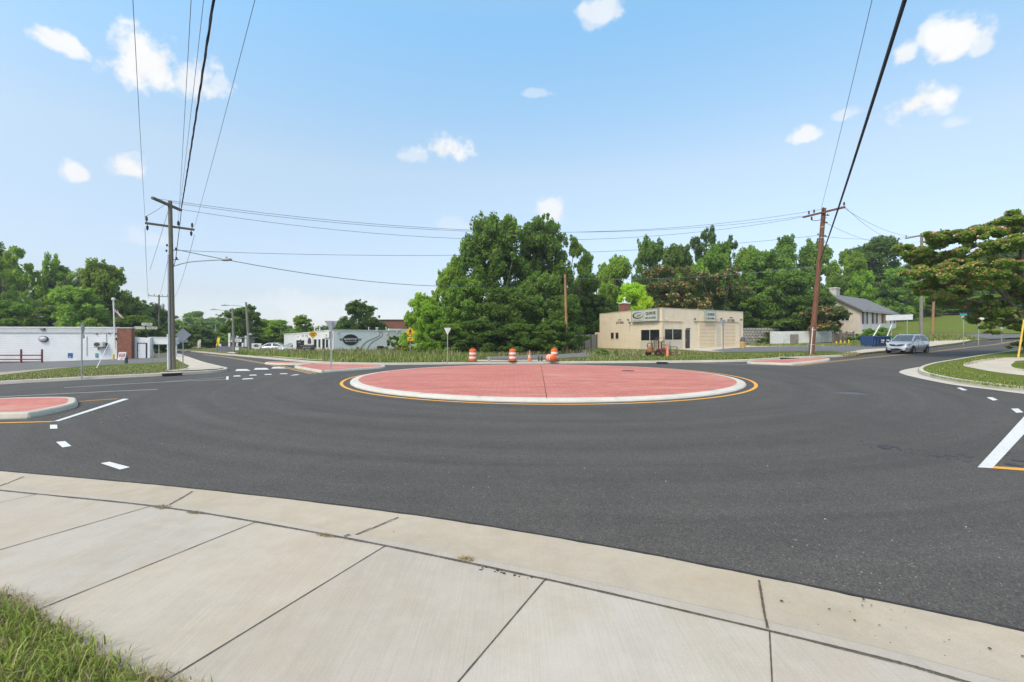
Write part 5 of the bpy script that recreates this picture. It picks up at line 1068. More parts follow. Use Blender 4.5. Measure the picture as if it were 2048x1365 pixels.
# --- tyre shop
zc_ = ht(-21.2, 54)+VT-.05; O = Vector((-21.2, 54, zc_)); ty = thing('tyre_shop', 'low white tyre shop with a black oval sign and painted tyre tracks on its side', 'shop', O)
pl_, pr_ = Vector((-27.06, 57, 0)), Vector((-14.5, 59, 0)); ws = Wall(O, math.atan2(pr_.y-O.y, pr_.x-O.x), ty); wf = Wall(O, math.atan2(O.y-pl_.y, O.x-pl_.x), ty)
zt0, ztl, ztr = EYE-(660.4-HY)*54/F-zc_, EYE-(667.5-HY)*57/F-zc_, EYE-(661.8-HY)*59/F-zc_
M_wblk = paint('white_block_paint', (.66,.665,.65), .75, .04, 1.2, dirt=(.48,.48,.46), brick=dict(w=.4, h=.2, m=.008, mc=(.90,.90,.91), c2=.98, rot=(R(90),0,0))); M_wside = paint('bluish_white_wall_paint', (.67,.70,.695), .75, .05, 1.0, dirt=(.55,.57,.56))
Lr = (pr_-O.xy.to_3d()).length; Ll = (pl_-O.xy.to_3d()).length; bk = Vector((-.55, .83, 0))*14
c0, cr_, cl_ = Vector((0,0,0)), ws.d*Lr, -wf.d*Ll
mb = MB(); q = [(c0, zt0), (cr_, ztr), (cr_+bk, ztr), (cl_+bk*.8, ztl), (cl_, ztl)]; n = len(q)
mb.add([p-Zax*.6 for p, z in q]+[p+Zax*z for p, z in q], [(i, (i+1) % n, n+(i+1) % n, n+i) for i in range(n)], 0); mb.m[0] = 1; mb.build('wall', [M_wblk, M_wside], ty)
mb = MB(); mb.add([p+Zax*(z+.0) for p, z in q], [tuple(range(n))])
for (p, z), (p2, z2) in zip(q, q[1:]+q[:1]): nn = (p2-p).cross(Zax).normalized()*.05; mb.prism([p+nn+Zax*(z-.07), p2+nn+Zax*(z2-.07), p2+nn+Zax*(z2+.05), p+nn+Zax*(z+.05)], -nn*2.2)
mb.build('roof', paint('roof_edge_white', (.56,.57,.53), .7, .05), ty)
for u0, u1 in [(628,634),(637,641.5),(652,657),(660,664.5)]: wf.window(u0, 678.5, u1, 696, (), M_whitep, fw=.03)
dk = wf.part('door', M_black, 645, 678, 649.5, 706, .0, .04); wf.rect('handle', M_galv, wf.t(645.6), .8, wf.t(646), 1.0, .04, .07, dk)
wf.window(593.5, 681, 608, 699, (600,), M_black, 'shop_window'); 
b_ = wf.part('hanging_sign', M_whitep, 649.5, 664.5, 661, 675.8, .05, .16); blocks_on(wf, b_, wf.t(655), wf.z(655, 671), .28, .3, 2, M_dkmetal, .161, 3); wf.part('sign_bracket', M_dkmetal, 661.3, 663.5, 664.5, 676.5, .0, .2)
for u, v, sd in [(597,674,1),(606,672,2),(613,671.5,3),(616,674,4)]: blocks_on(wf, ty, wf.t(u), wf.z(u, v), .42, .22, 2, M_dkmetal, .003, sd)
mb = MB(); pts, d_ = ellipse_on(wf, wf.t(619), wf.z(619, 684), .32, .50, .004, .02, 24); mb.prism([p for p in pts if p.z > wf.z(619, 684)-.25], d_); mb.build('round_badge', M_dkmetal, ty)
for u in (621, 631.5): mb = MB(); p = wf.pt(wf.t(u), wf.z(u, 664), -.6); mb.tube(smooth_line([p, p+Zax*.55, p+Zax*.75+Vector((.12,0,0)), p+Zax*.62+Vector((.28,0,0))], 4), .06, 8); mb.build('vent_pipe', M_whitep, ty, smooth=True)
for u in (742, 757, 760, 777): mb = MB(); p = ws.pt(ws.t(u), ws.z(u, 661)-.1, -.8); mb.tube([p, p+Zax*.42], .045, 8); mb.lathe([(.08,0),(.08,.06),(0,.08)], 10, p+Zax*.42); mb.build('vent_pipe', M_whitep, ty)
tq, zq = ws.t(701), ws.z(701, 680); aw = (ws.t(716.5)-ws.t(685.5))/2; ah = 11*54/F*1.02
mb = MB(); pts, d_ = ellipse_on(ws, tq, zq, aw, ah, .012, .03); mb.prism(pts, d_); ov = mb.build('oval_sign', M_black, ty)
mb = MB(); n = 40; e1 = ellipse_on(ws, tq, zq, aw*.965, ah*.95, .0435, .0)[0]; e2 = ellipse_on(ws, tq, zq, aw*.945, ah*.92, .0435, .0)[0]; mb.add(e1+e2, [(k, (k+1) % n, n+(k+1) % n, n+k) for k in range(n)]); mb.build('rim_line', paint('grey_rim', (.10,.11,.11), .5), ov)
text('QUANTICO', aw*1.72, ah*.40, M_whitep, ov, ws.frame(tq, zq+ah*.10, .043), .03); text('TIRE & AUTO CARE', aw*1.50, ah*.19, M_whitep, ov, ws.frame(tq, zq-ah*.30, .043), .02); blocks_on(ws, ov, tq, zq-ah*.64, aw*.6, ah*.09, 6, paint('grey_lettering', (.22,.23,.23), .6), .043, 8)
for sg in (-1, 1):
    mb = MB(); a = tq+sg*aw*1.40; mb.prism([ws.pt(tq+sg*aw*.9, zq+ah*.24, .003), ws.pt(a+sg*.08, zq+ah*.24, .003), ws.pt(a-sg*.06, zq-ah*.20, .003), ws.pt(tq+sg*aw*.9, zq-ah*.20, .003)], ws.n*.008); mb.build('sign_wing', paint('grey_green_wing', (.16,.22,.20), .5), ty)
M_track = paint('painted_tyre_track', (.30,.34,.37), .8, .35, 9); trk = [[(721,700),(727,690.5),(735,683.5),(748,677.5),(757,673),(760,668),(757.5,663.2)],[(735,701),(738,693),(745,685),(757,678),(764,672.5),(765,667.5),(762.5,663)]]
for ln in trk:
    c = smooth_line([Vector((ws.t(u), ws.z(u, v), 0)) for u, v in ln], 6); mb = MB(); vs = []
    for i, p in enumerate(c):
        t_ = (c[min(i+1, len(c)-1)]-c[max(i-1, 0)]).normalized(); nn = Vector((-t_.y, t_.x, 0)); w_ = .22-.10*i/len(c)
        for sg in (-1, 1): q_ = p+nn*sg*w_/2; vs.append(ws.pt(q_.x, q_.y, .004))
    mb.add(vs, [(2*i, 2*i+1, 2*i+3, 2*i+2) for i in range(len(c)-1)]); mb.build('painted_track', M_track, ty)
ws.part('wall_unit', M_black, 754, 692.5, 765, 701.5, .0, .4); ws.part('pipe_box', M_galv, 766, 694, 773, 696, .0, .1)
mb = MB(); ws.slab(mb, Lr-1.5, -.5, Lr+2.3, ztr+.25, -.4, -.05); mb.build('taller_bay', M_wside, ty)
for u, v in ((676,665),(794,665),(774.5,667)): mb = MB(); c = ws.pt(ws.t(u), ws.z(u, v), .0); mb.lathe([(0,-.12),(.12,-.1),(.06,.1),(0,.1)], 10, c+ws.n*.12); mb.build('wall_light', M_galv, ty)
# black board sign standing before it
b = P(612, 714, VT); b = Vector(((612-CX)*50/F, 50, ht(-22, 50)+VT)); s = 50/F; bs = thing('board_sign', 'black two tier board sign with white lettering before the tyre shop', 'sign', b)
for u, v0 in ((601,679),(622,692)): mb = MB(); z1_ = EYE-(v0-HY)*s-b.z; mb.box(((u-612)*s, .04, z1_/2-.1), (.09,.09,z1_+.2)); mb.build('post', M_dkmetal, bs)
def brd(u0, v0, u1, v1, nm, mat, y=-.03): mb = MB(); z0_, z1_ = EYE-(v1-HY)*s-b.z, EYE-(v0-HY)*s-b.z; mb.box(((u0+u1)/2*s-612*s, y, (z0_+z1_)/2), ((u1-u0)*s, .05, z1_-z0_)); return mb.build(nm, mat, bs), (z0_+z1_)/2
b1, z_ = brd(597.5, 690, 630, 700.5, 'lower_board', M_black); blocks(b1, .0+1.8*s, z_+.17, 1.4, .06, 16, M_whitep, -.06, 2); blocks(b1, .1, z_-.02, .85, .09, 11, M_whitep, -.06, 3); blocks(b1, .1, z_-.2, .75, .09, 10, M_whitep, -.06, 4)
b2, z_ = brd(594.5, 681.5, 608.5, 689.4, 'upper_board', M_black); blocks(b2, -13*s, z_, .3, .09, 4, M_whitep, -.06, 5)
# --- red brick building behind
O = Vector(((752-CX)*92/F, 92, ht(-27, 92))); bb = thing('brick_building', 'flat roofed red brick building behind the tyre shop', 'building', O); w_ = 62*92/F; hb = EYE-(641.3-HY)*92/F-O.z
mb = MB(); mb.box((w_/2, 5, hb/2-.5), (w_, 10, hb+1)); mb.build('wall', M_brick, bb); mb = MB(); mb.box((w_/2, 5, hb+.10), (w_+.3, 10.3, .18)); mb.build('roof', paint('dark_coping', (.09,.08,.075), .8), bb)
# --- left white building
O = Vector(((237-CX)*44.6/F, 44.6, 0)); O.z = min(ht(O.x, O.y)+VT, EYE-(722.5-HY)*44.6/F); wb = thing('white_building', 'long low white sided building with a red brick pier and ramp rail', 'building', O)
xl = (-190-CX)*42.2/F; ang = math.atan2(44.6-42.2, O.x-xl); w = Wall(O, ang, wb); Lw = (O.x-xl)/math.cos(ang); zt = w.z(200, 655.4)
M_sidg = paint('white_lap_siding', (.69,.70,.71), .65, .05, 1.2, dirt=(.58,.59,.60), brick=dict(w=40, h=.22, m=.012, mc=(.78,.79,.80), c2=1, rot=(R(90),0,0)))
back = Vector((-.93, 1.0, 0))*10
mb = MB(); q = [-w.d*Lw, Vector((0,0,0)), back, back-w.d*Lw]; mb.add([p-Zax*.6 for p in q]+[p+Zax*zt for p in q], [(i, (i+1) % 4, 4+(i+1) % 4, 4+i) for i in range(4)]+[(4,5,6,7)]); mb.build('wall', M_sidg, wb)
zf = w.z(150, 664.5); mb = MB(); w.slab(mb, -Lw, zf, -.02, zt-.06, .0, .07); mb.build('fascia', paint('worn_fascia', (.50,.51,.52), .7, .08, 2, dirt=(.40,.40,.40)), wb)
mb = MB(); w.slab(mb, -Lw, zt-.058, .0, zt+.05, -.1, .10); w.slab(mb, -Lw, zf-.05, -.02, zf-.002, .0, .10); mb.build('trim', M_whitep, wb)
mb = MB(); t = w.t(88); zz = w.z(88, 678.5); c = w.pt(t, zz, 0); Mr = frame(c, w.d).to_3x3()
def disc(mb, c, r, prof, n=28): 
    vs = []
    for rr_, o in prof:
        for k in range(n): a = 2*math.pi*k/n; vs.append(c+Mr@Vector((r*rr_*math.cos(a), r*rr_*.74*math.sin(a), o)))
    m_ = len(prof); mb.add(vs, [(i*n+k, i*n+(k+1) % n, (i+1)*n+(k+1) % n, (i+1)*n+k) for i in range(m_-1) for k in range(n)]); return vs
disc(mb, c, .40, [(1,.0),(1,.10),(.93,.13),(.86,.10),(.80,.03)]); pm = mb.build('porthole_frame', M_dkmetal, wb, smooth=True); mb = MB(); disc(mb, c, .40, [(.84,.04),(.80,.16),(.6,.24),(.3,.28),(.01,.29)]); mb.build('dome_cover', paint('grey_dome', (.50,.51,.52), .4, .08), pm, smooth=True)
bx = w.part('wall_lamp', M_dkmetal, 83.5, 656.5, 92, 660.5, .07, .2); w.part('lens', paint('pale_lens', (.35,.36,.36), .3), 84.5, 657.7, 91, 659, .2, .21, bx)
n_ = w.part('blue_notice', paint('blue_sign_paint', (.02,.12,.36), .5, .1), 136, 706.5, 145.5, 716, .0, .03); blocks_on(w, n_, w.t(140.5), w.z(140.5, 713.8), .16, .12, 2, M_whitep, .031, 2); w.part('notice_band', paint('dark_blue', (.015,.07,.22), .5), 136, 709.5, 145.5, 711.5, .031, .034, n_)
n_ = w.part('teal_notice', paint('teal_sign_paint', (.02,.24,.24), .5, .1), 191, 707, 196.7, 715.5, .0, .03); blocks_on(w, n_, w.t(194), w.z(194, 710.5), .14, .08, 2, M_whitep, .031, 3)
ac = w.part('condenser_unit', paint('beige_metal', (.52,.52,.47), .5, .06), 195.5, 684.5, 213.5, 694, .15, .5); mb = MB(); t = w.t(201.5); zz = w.z(201.5, 689.3); c = w.pt(t, zz, .502); disc(mb, c, .265, [(1,.0),(.97,.015),(.5,.012),(.01,.02)], 20); mb.build('fan_grille', paint('dark_fan', (.05,.05,.05), .6), ac, smooth=True)
mb = MB()
for u in (196.5, 212): w.slab(mb, w.t(u)-.03, w.z(u, 700), w.t(u)+.03, w.z(u, 694.3), .0, .05)
w.slab(mb, w.t(195), w.z(204, 695.2), w.t(214), w.z(204, 694.3), .0, .5); mb.build('bracket', M_dkmetal, ac)
mb = MB(); w.slab(mb, w.t(213.2)-.02, w.z(213, 688), w.t(213.2)+.02, w.z(213, 668), .0, .04); mb.build('conduit', M_galv, wb); w.part('disconnect_box', M_dkmetal, 213, 686.5, 216.5, 692, .0, .12)
mb = MB(); w.slab(mb, w.t(173.5)-.035, w.z(173, 711.5), w.t(173.5)+.035, w.z(173, 672), .0, .07); mb.build('downpipe', M_whitep, wb)
for u, v in ((194,668.5),(219,667),(231,668),(234,668)): mb = MB(); c = w.pt(w.t(u), w.z(u, v), 0); mb.lathe([(0,-.06),(.06,-.05),(.05,.06),(0,.06)], 8, c+w.n*.08); mb.build('small_light', M_dkmetal, wb)
w.part('lantern', M_dkmetal, 232.6, 676, 235, 681, .0, .15)
pr0, pr1 = w.t(237.2), w.t(266); zp = w.z(250, 657.2); mb = MB(); w.slab(mb, .004, -.5, pr1, zp, -.3, .22); pier = mb.build('brick_pier', M_brick, wb); mb = MB(); w.slab(mb, -.05, zp+.002, pr1+.06, zp+.10, -.3, .27); mb.build('pier_cap', paint('pier_cap_stone', (.50,.47,.40), .8), pier)
w.part('corner_board', M_whitep, 233.5, 668, 237, 722, .0, .06)
mb = MB(); w.slab(mb, -Lw, -.6, w.t(84), w.z(40, 723.2), .003, .55); w.slab(mb, w.t(84), -.6, w.t(140), w.z(100, 724), .003, .35); mb.build('ramp_base', paint('red_brown_ramp', (.12,.045,.035), .9, .3, 4), wb)
# flag on its pole
fb = Vector(w.pt(w.t(234), 0, .25)+O); fp = thing('flagpole', 'white flagpole carrying a hanging striped flag at the corner of the white building', 'flagpole', fb); zt_ = EYE-(598.5-HY)*fb.y/F-fb.z; x0 = (230.5-234)*fb.y/F
mb = MB(); mb.tube([(0,0,1.2),(x0,0,zt_)], .06, 8); mb.build('pole', M_whitep, fp); mb = MB(); mb.lathe([(0,-.12),(.14,-.1),(.16,0),(.14,.1),(0,.14)], 12, (x0,0,zt_)); mb.build('finial', M_whitep, fp, smooth=True)
mb = MB(); zt2 = EYE-(611-HY)*fb.y/F-fb.z; zb2 = EYE-(641.5-HY)*fb.y/F-fb.z; nu, nv = 27, 26; vs = []
for i in range(nu):
    for j in range(nv):
        a = i/(nu-1); b_ = j/(nv-1)   # a along fly, b_ along hoist
        hoist = zt2-(.0+.62*b_)*(zt2-zb2)*.62; x = .04+x0*.8+(.06+.80*a*(.35+.65*min(1, a*.6+b_*.6)))*1.0; z = hoist-a*(zt2-zb2)*.58*(1-.1*b_); y = -.07*math.sin(a*9+b_*1.5)*(.3+a)
        vs.append((x, y, z))
fs = []; mi = []
for i in range(nu-1):
    for j in range(nv-1): fs.append((i*nv+j, (i+1)*nv+j, (i+1)*nv+j+1, i*nv+j+1)); mi.append(2 if (i < (nu-1)*.42 and j < 13) else (0 if (j//2) % 2 == 0 else 1))
o0 = len(mb.v); mb.v += vs; mb.f += fs; mb.m += mi; mb.build('flag', [paint('flag_red', (.38,.03,.05), .8, .1), paint('flag_white', (.68,.66,.66), .8, .05), paint('flag_blue', (.03,.05,.16), .8, .1)], fp, smooth=True)
# shed and canopy right of the pier
O = Vector(((266.5-CX)*45/F, 45, 0)); O.z = min(ht(O.x, O.y)+VT, EYE-(719-HY)*45/F); sh = thing('white_shed', 'small white lap sided shed with a dark framed door beside the brick pier', 'shed', O); w2 = Wall(O, R(4), sh)
mb = MB(); t1 = w2.t(299.5); zl_, zr_ = w2.z(266, 674.5), w2.z(299, 677); bk = Vector((0, .3, 0)); q = [(Vector((0,0,0)), zl_), (w2.d*t1, zr_), (w2.d*t1+bk, zr_), (bk, zl_)]
mb.add([p-Zax*.5 for p, z in q]+[p+Zax*z for p, z in q], [(i, (i+1) % 4, 4+(i+1) % 4, 4+i) for i in range(4)]+[(4,5,6,7)]); mb.build('wall', M_sidg, sh)
dr = w2.part('door', paint('white_door', (.60,.62,.64), .5, .05), 276.6, 687.5, 292.3, 716.5, .0, .05); mb = MB()
for a in [(275, 686, 276.6, 717), (292.3, 686, 294, 717)]: w2.slab(mb, w2.t(a[0]), w2.z(285, 717), w2.t(a[2]), w2.z(285, 686), .0, .07)
w2.slab(mb, w2.t(276.6), w2.z(285, 687.5), w2.t(292.3), w2.z(285, 686), .0, .07); mb.build('door_frame', M_black, dr); w2.part('handle', M_galv, 278, 701, 279, 703, .05, .09, dr)
O = Vector(((300-CX)*45.5/F, 45.5, 0)); O.z = ht(O.x, O.y)+VT; cn = thing('canopy', 'white boarded canopy beam on slim posts right of the white shed', 'canopy', O); w3 = Wall(O, R(6), cn)
mb = MB(); w3.slab(mb, .02, w3.z(320, 689), w3.t(350), w3.z(320, 674.7), -.7, .0); mb.build('fascia', M_sidg, cn); w3.part('trim', M_whitep, 296, 674.5, 349.5, 675.9, .0, .05)
for u in (297.5, 349): mb = MB(); w3.slab(mb, w3.t(u)-.07, -.3, w3.t(u)+.07, w3.z(u, 689)-.004, -.3, -.16); mb.build('post', M_whitep, cn)
# ramp rail, bollard, A-frame, cone
b = P(0, 727, VT+.0); yy = 41.2; s = yy/F; zb = EYE-(726-HY)*s; rl = thing('ramp_rail', 'dark red two bar handrail along the ramp of the white building', 'railing', ((40-CX)*s, yy, zb-.1)); x = lambda u: (u-40)*s
for u in (-60, -10, 42.3, 84): mb = MB(); mb.box((x(u), 0, .66), (.10,.10,1.0+.32)); mb.build('post', M_redrail, rl)
for v in (711, 719.3): mb = MB(); z_ = EYE-(v-HY)*s-zb+.1; mb.box(((x(-60)+x(84))/2, -.06, z_), (x(84)-x(-60)+.1, .06, .10)); mb.build('bar', M_redrail, rl)
def bollard(u, vb, vt, Y, label, grp): 
    s = Y/F; bz = EYE-(vb-HY)*s; r = thing('bollard', label, 'bollard', ((u-CX)*s, Y, bz), 0, grp); h = (vb-vt)*s; mb = MB(); mb.lathe([(.085,-.2),(.085,h-.05),(.06,h),(0,h+.015)], 14); mb.build('post', M_yelp, r, smooth=True); return r
bollard(226.8, 723.5, 708.5, 43.6, 'faded yellow bollard before the right end of the white building', 'yellow bollards')
b = Vector(((246-CX)*42.5/F, 42.5, EYE-(723.5-HY)*42.5/F)); s = b.y/F; af = thing('sandwich_board', 'white sandwich board with a red panel leaning before the brick pier', 'sign', b, R(12)); h = 19*s; lean = R(14)
M_ = Matrix.Rotation(-lean, 4, 'X'); Msk = Matrix(((1,0,-.28,0),(0,1,0,0),(0,0,1,0),(0,0,0,1)))
def afp(nm, mat, x0, z0, x1, z1, y, parent, th=.03):
    mb = MB(); mb.box(((x0+x1)/2, y, (z0+z1)/2), (x1-x0, th, z1-z0)); mb.v = [tuple(M_@Vector((vx, vy-.0, vz))+Vector((0,-.28,0))) for vx, vy, vz in mb.v]; return mb.build(nm, mat, parent)
fr = afp('front_panel', M_whitep, -.30, .04, .30, h, 0, af); rp_ = afp('red_panel', paint('sign_red', (.36,.03,.05), .5), -.24, h*.52, .24, h*.86, -.02, fr, .012)
for k, (z_, n, m_) in enumerate([(h*.75, 6, M_whitep),(h*.64, 5, M_whitep),(h*.40, 7, M_dkmetal),(h*.28, 4, M_dkmetal)]):
    o = blocks(fr, .0, z_, .36 if n > 4 else .2, .09, n, m_, -.03, k+2); o.data.transform(Matrix.Translation((0,-.28,0))@M_)
mb = MB(); mb.box((0,0,h/2+.02), (.58,.03,h)); mb.v = [tuple(Matrix.Rotation(lean, 4, 'X')@Vector(v)+Vector((0,.28,0))) for v in mb.v]; mb.build('back_panel', paint('grey_board', (.30,.30,.31), .7), af)
sp = P(252.5, 727.5, VT); o = thing('stub_post', 'short dark post standing at the edge of the grass by the sandwich board', 'post', sp); mb = MB(); mb.box((0,0,.18), (.14,.14,.5)); mb.build('post', M_dkmetal, o)
# --- house
O = Vector((50.5, 66, 1.75)); hv = thing('house', 'one storey beige house with grey roof, white chimney and dark red shutters', 'house', O)
ah = math.atan2(.60, .80); wf = Wall(O, ah, hv); Lf, W2 = 17.8, 8.4; bd = Vector((-math.sin(ah), math.cos(ah), 0)); ez = wf.z(1720, 619.5); rz_ = EYE-(589-HY)*69.3/F-O.z
M_hw = paint('pale_house_front', (.76,.70,.64), .8, .05, 1.5, dirt=(.58,.54,.49)); M_hg = paint('tree_shaded_beige_wall', (.57,.50,.41), .85, .07, 1.2, dirt=(.36,.30,.23)); M_shg = paint('grey_shingle', (.19,.195,.20), .9, .2, 1.5, brick=dict(w=.9, h=.32, m=.02, mc=(.75,.75,.75), c2=.85))  # darker beige for gable and rear walls has tree shade painted into it
mb = MB(); e = wf.d*Lf
mb.add([Vector((0,0,-2)), e-Zax*2, e+Zax*ez, Zax*ez], [(0,1,2,3)], 0); bw = bd*W2; rg_ = bd*W2/2+Zax*rz_
mb.add([Vector((0,0,-2)), Zax*ez, rg_, bw+Zax*ez, bw-Zax*2], [(0,1,2,3,4)], 1); mb.add([e-Zax*2, e+Zax*ez, e+rg_, e+bw+Zax*ez, e+bw-Zax*2], [(0,1,2,3,4)], 1); mb.add([bw-Zax*2, e+bw-Zax*2, e+bw+Zax*ez, bw+Zax*ez], [(0,1,2,3)], 1); mb.build('wall', [M_hw, M_hg], hv)
mb = MB(); ov_ = .45; sl_ = (rz_-ez)/(W2/2)
for sg in (0, 1):
    a = (-bd*ov_ if sg == 0 else bd*(W2+ov_))+Zax*(ez-sl_*ov_+.05); r = bd*W2/2+Zax*(rz_+.05)
    mb.prism([a-wf.d*.35, a+e+wf.d*.35, r+e+wf.d*.35, r-wf.d*.35], Zax*.13)
rf = mb.build('roof', M_shg, hv)
mb = MB(); a = -bd*(ov_+.004)+Zax*(ez-sl_*ov_-.06); mb.prism([a-wf.d*.3, a+e+wf.d*.3, a+e+wf.d*.3+Zax*.16, a-wf.d*.3+Zax*.16], -bd*.12); mb.build('gutter', paint('gutter_grey', (.40,.38,.36), .6), hv)
mb = MB()
for sg in (0, 1):
    a = (-bd*ov_ if sg == 0 else bd*(W2+ov_))+Zax*(ez-sl_*ov_-.10)-wf.d*.36; r = bd*W2/2+Zax*(rz_-.10)-wf.d*.36; mb.prism([a, r, r+Zax*.22, a+Zax*.22], -wf.d*.05)
mb.build('bargeboard', paint('dark_bargeboard', (.13,.11,.10), .7), hv)
c = bd*W2/2+wf.d*3.2; mb = MB(); mb.box(c+Zax*(rz_+.30), (1.5,.9,1.5), ah); chm = mb.build('chimney', paint('painted_brick_chimney', (.58,.54,.48), .8, .12, 4, dirt=(.25,.14,.10), brick=dict(w=.21,h=.07,m=.01,mc=(.8,.78,.76),c2=.85,rot=(R(90),0,0))), hv); mb = MB(); mb.box(c+Zax*(rz_+1.12), (1.65,1.05,.14), ah); mb.build('chimney_cap', M_whitep, chm)
M_shut = paint('dark_red_shutter', (.16,.022,.035), .6, .12, 6)
for k, (u0, u1) in enumerate([(1727,1732),(1746.5,1751.5),(1766,1772.5),(1783,1787)]):
    v0, v1 = 624.5+k*1.2, 647.5-k*.5
    if k == 2: wn = wf.part('boarded_window', paint('bare_plywood', (.50,.27,.09), .8, .15, 3), u0, v0, u1, v1, .0, .06)
    else: wn = wf.window(u0, v0, u1, v1, (), M_whitep, glass=paint('curtained_glass', (.48,.49,.50), .25, .1), fw=.06, hb=(.5,))
    for a, b_ in ((u0-3.0, u0-.2), (u1+.2, u1+3.0)):
        if k == 2 and b_ > u1: continue
        wf.part('shutter', M_shut, a, v0-.6, b_, v1+.6, .0, .07, wn)
wg = Wall(O, ah+R(90)+math.pi, hv); wg.window(1682, 632.5, 1699, 642.5, (1690,), M_whitep)
# parked dark car behind is hidden; white block walls and gate
def long_wall(name, label, cat, pts, v0s, Y0, mat, th=.3, grp=None, cap=None):
    (ua, Ya), (ub, Yb) = pts; A = Vector(((ua-CX)*Ya/F, Ya, 0)); B = Vector(((ub-CX)*Yb/F, Yb, 0)); A.z = ht(A.x, A.y); root = thing(name, label, cat, A, 0, grp); d = B-A; d.z = 0
    za, zb = EYE-(v0s[0]-HY)*Ya/F-A.z, EYE-(v0s[1]-HY)*Yb/F-A.z; n = d.normalized().cross(Zax); mb = MB(); mb.prism([Vector((0,0,-.6)), d-Zax*.6, d+Zax*zb, Zax*za], -n*th); mb.build('wall', mat, root)
    w = Wall(A, math.atan2(d.y, d.x), root); return root, w, d.length
M_wb = paint('flaking_white_block', (.70,.70,.68), .85, .06, 1.5, dirt=(.45,.42,.38), brick=dict(w=.4, h=.2, m=.012, mc=(.80,.79,.77), c2=.95, rot=(R(90),0,0)))
bwl, w4, l4 = long_wall('block_wall', 'flaking white painted block wall behind the leaning red pole', 'wall', ((1543,60.5),(1668,62)), (663.5,662), 0, M_wb, grp='white block walls')
w4.part('boarded_opening', paint('weathered_plywood', (.25,.215,.19), .9, .2, 3), 1580, 669, 1596.5, 693, .0, .05)
bw2, w5, l5 = long_wall('block_wall', 'short end of white block wall right of the timber gate', 'wall', ((1707.5,61),(1711.5,61.4)), (662,662), 0, M_wb, grp='white block walls')
bw3, w6, l6 = long_wall('block_wall', 'low white block wall behind the blue dumpster', 'wall', ((1711.5,62.3),(1788,64)), (674,674), 0, M_wb, grp='white block walls')
bw4, w7, l7 = long_wall('block_wall', 'pale patterned block fence half hidden by dark ivy', 'wall', ((1478,66.5),(1560,68)), (656.5,656.5), 0, paint('pale_screen_block', (.44,.41,.36), .9, .15, 2, dirt=(.15,.14,.11), brick=dict(w=.5, h=.4, m=.05, mc=(.35,.33,.3), c2=.9, rot=(R(90),0,0))), grp=None)
ga_ = Vector(((1665.5-CX)*60/F, 60, ht((1665.5-CX)*60/F, 60)+VT-.05)); gt = thing('timber_gate', 'weathered grey timber slat gate in the white block wall', 'gate', ga_, R(4)); wg_ = 43*60/F; hg = EYE-(663-HY)*60/F-ga_.z
M_tim = paint('weathered_timber', (.17,.145,.12), .9, .3, 4, stretch=(5,5,.6)); mb = MB(); ns = 17
for k in range(ns): mb.box((wg_*(k+.5)/ns, 0, hg/2-.05), (wg_/ns*.55, .03, hg-.1-.08*random.random()))
mb.build('slat', M_tim, gt); 
for z_ in (.45, hg-.45): mb = MB(); mb.box((wg_/2, .05, z_), (wg_, .05, .14)); mb.build('rail', M_tim, gt)
for x_ in (.0, wg_*.37, wg_*.68, wg_): mb = MB(); mb.box((x_, -.05, hg/2-.1), (.2,.1,hg+.2)); mb.build('post', M_tim, gt)
for u, vt in [(1673,683),(1681.5,681),(1689.5,682),(1697.5,680)]: bollard(u, 694.5, vt, 58, 'yellow bollard in the row of four before the timber gate', 'bollards before the timber gate')
bollard(1542, 695.5, 688, 59, 'stubby yellow bollard at the left end of the white block wall', 'yellow bollards')
# dumpster
b = P(1749, 693, VT); s = b.y/F; dm = thing('dumpster', 'dark blue steel dumpster before the low white wall', 'dumpster', b, R(8)); wd_ = 19*s; hd = 20.5*s
M_blue = paint('dumpster_blue', (.028,.075,.19), .5, .2, 2, dirt=(.06,.06,.07)); mb = MB(); dp = 1.5
b0 = [(-wd_*.9,-dp*.45),(wd_*.9,-dp*.45),(wd_*.9,dp*.5),(-wd_*.9,dp*.5)]; t0_ = [(-wd_,-dp*.55),(wd_,-dp*.55),(wd_,dp*.5),(-wd_,dp*.5)]; ti = [(x_*.95, y_*.9) for x_, y_ in t0_]
mb.add([(x_, y_, .06) for x_, y_ in b0]+[(x_, y_, hd) for x_, y_ in t0_]+[(x_, y_, hd) for x_, y_ in ti]+[(x_*.92, y_*.9, .12) for x_, y_ in b0], [(i, (i+1) % 4, 4+(i+1) % 4, 4+i) for i in range(4)]+[(4+i, 4+(i+1) % 4, 8+(i+1) % 4, 8+i) for i in range(4)]+[(8+i, 8+(i+1) % 4, 12+(i+1) % 4, 12+i) for i in range(4)]+[(12,13,14,15),(3,2,1,0)]); mb.build('bin', M_blue, dm)
mb = MB()
for k in range(6): x_ = -wd_*.85+wd_*1.7*k/5; mb.box((x_, -dp*.55, hd*.5), (.08,.10,hd*.9))
mb.box((0, -dp*.60, hd-.06), (wd_*2.06,.1,.12)); mb.build('rib', M_blue, dm)
mb = MB(); mb.box((-.05,-dp*.655,hd*.58), (.35,.01,.2)); mb.box((-.1,-dp*.655,hd*.40), (.3,.01,.08)); mb.build('sticker', paint('torn_sticker', (.55,.45,.38), .7, .4, 9), dm)
for u0, v0, u1, v1, lb in [(1748,671,1760,650,'left leaning white pole rising from the blue dumpster'),(1768.5,687,1784,649,'right leaning white pole rising from the blue dumpster')]:
    a_, b_ = D(u0, v0, b.y+.3), D(u1, v1, b.y+.5); o = thing('leaning_pole', lb, 'pole', a_, 0, 'white poles in the dumpster'); mb = MB(); mb.tube([-(b_-a_)*.25, b_-a_], .055, 8); mb.build('pole', M_whitep, o)
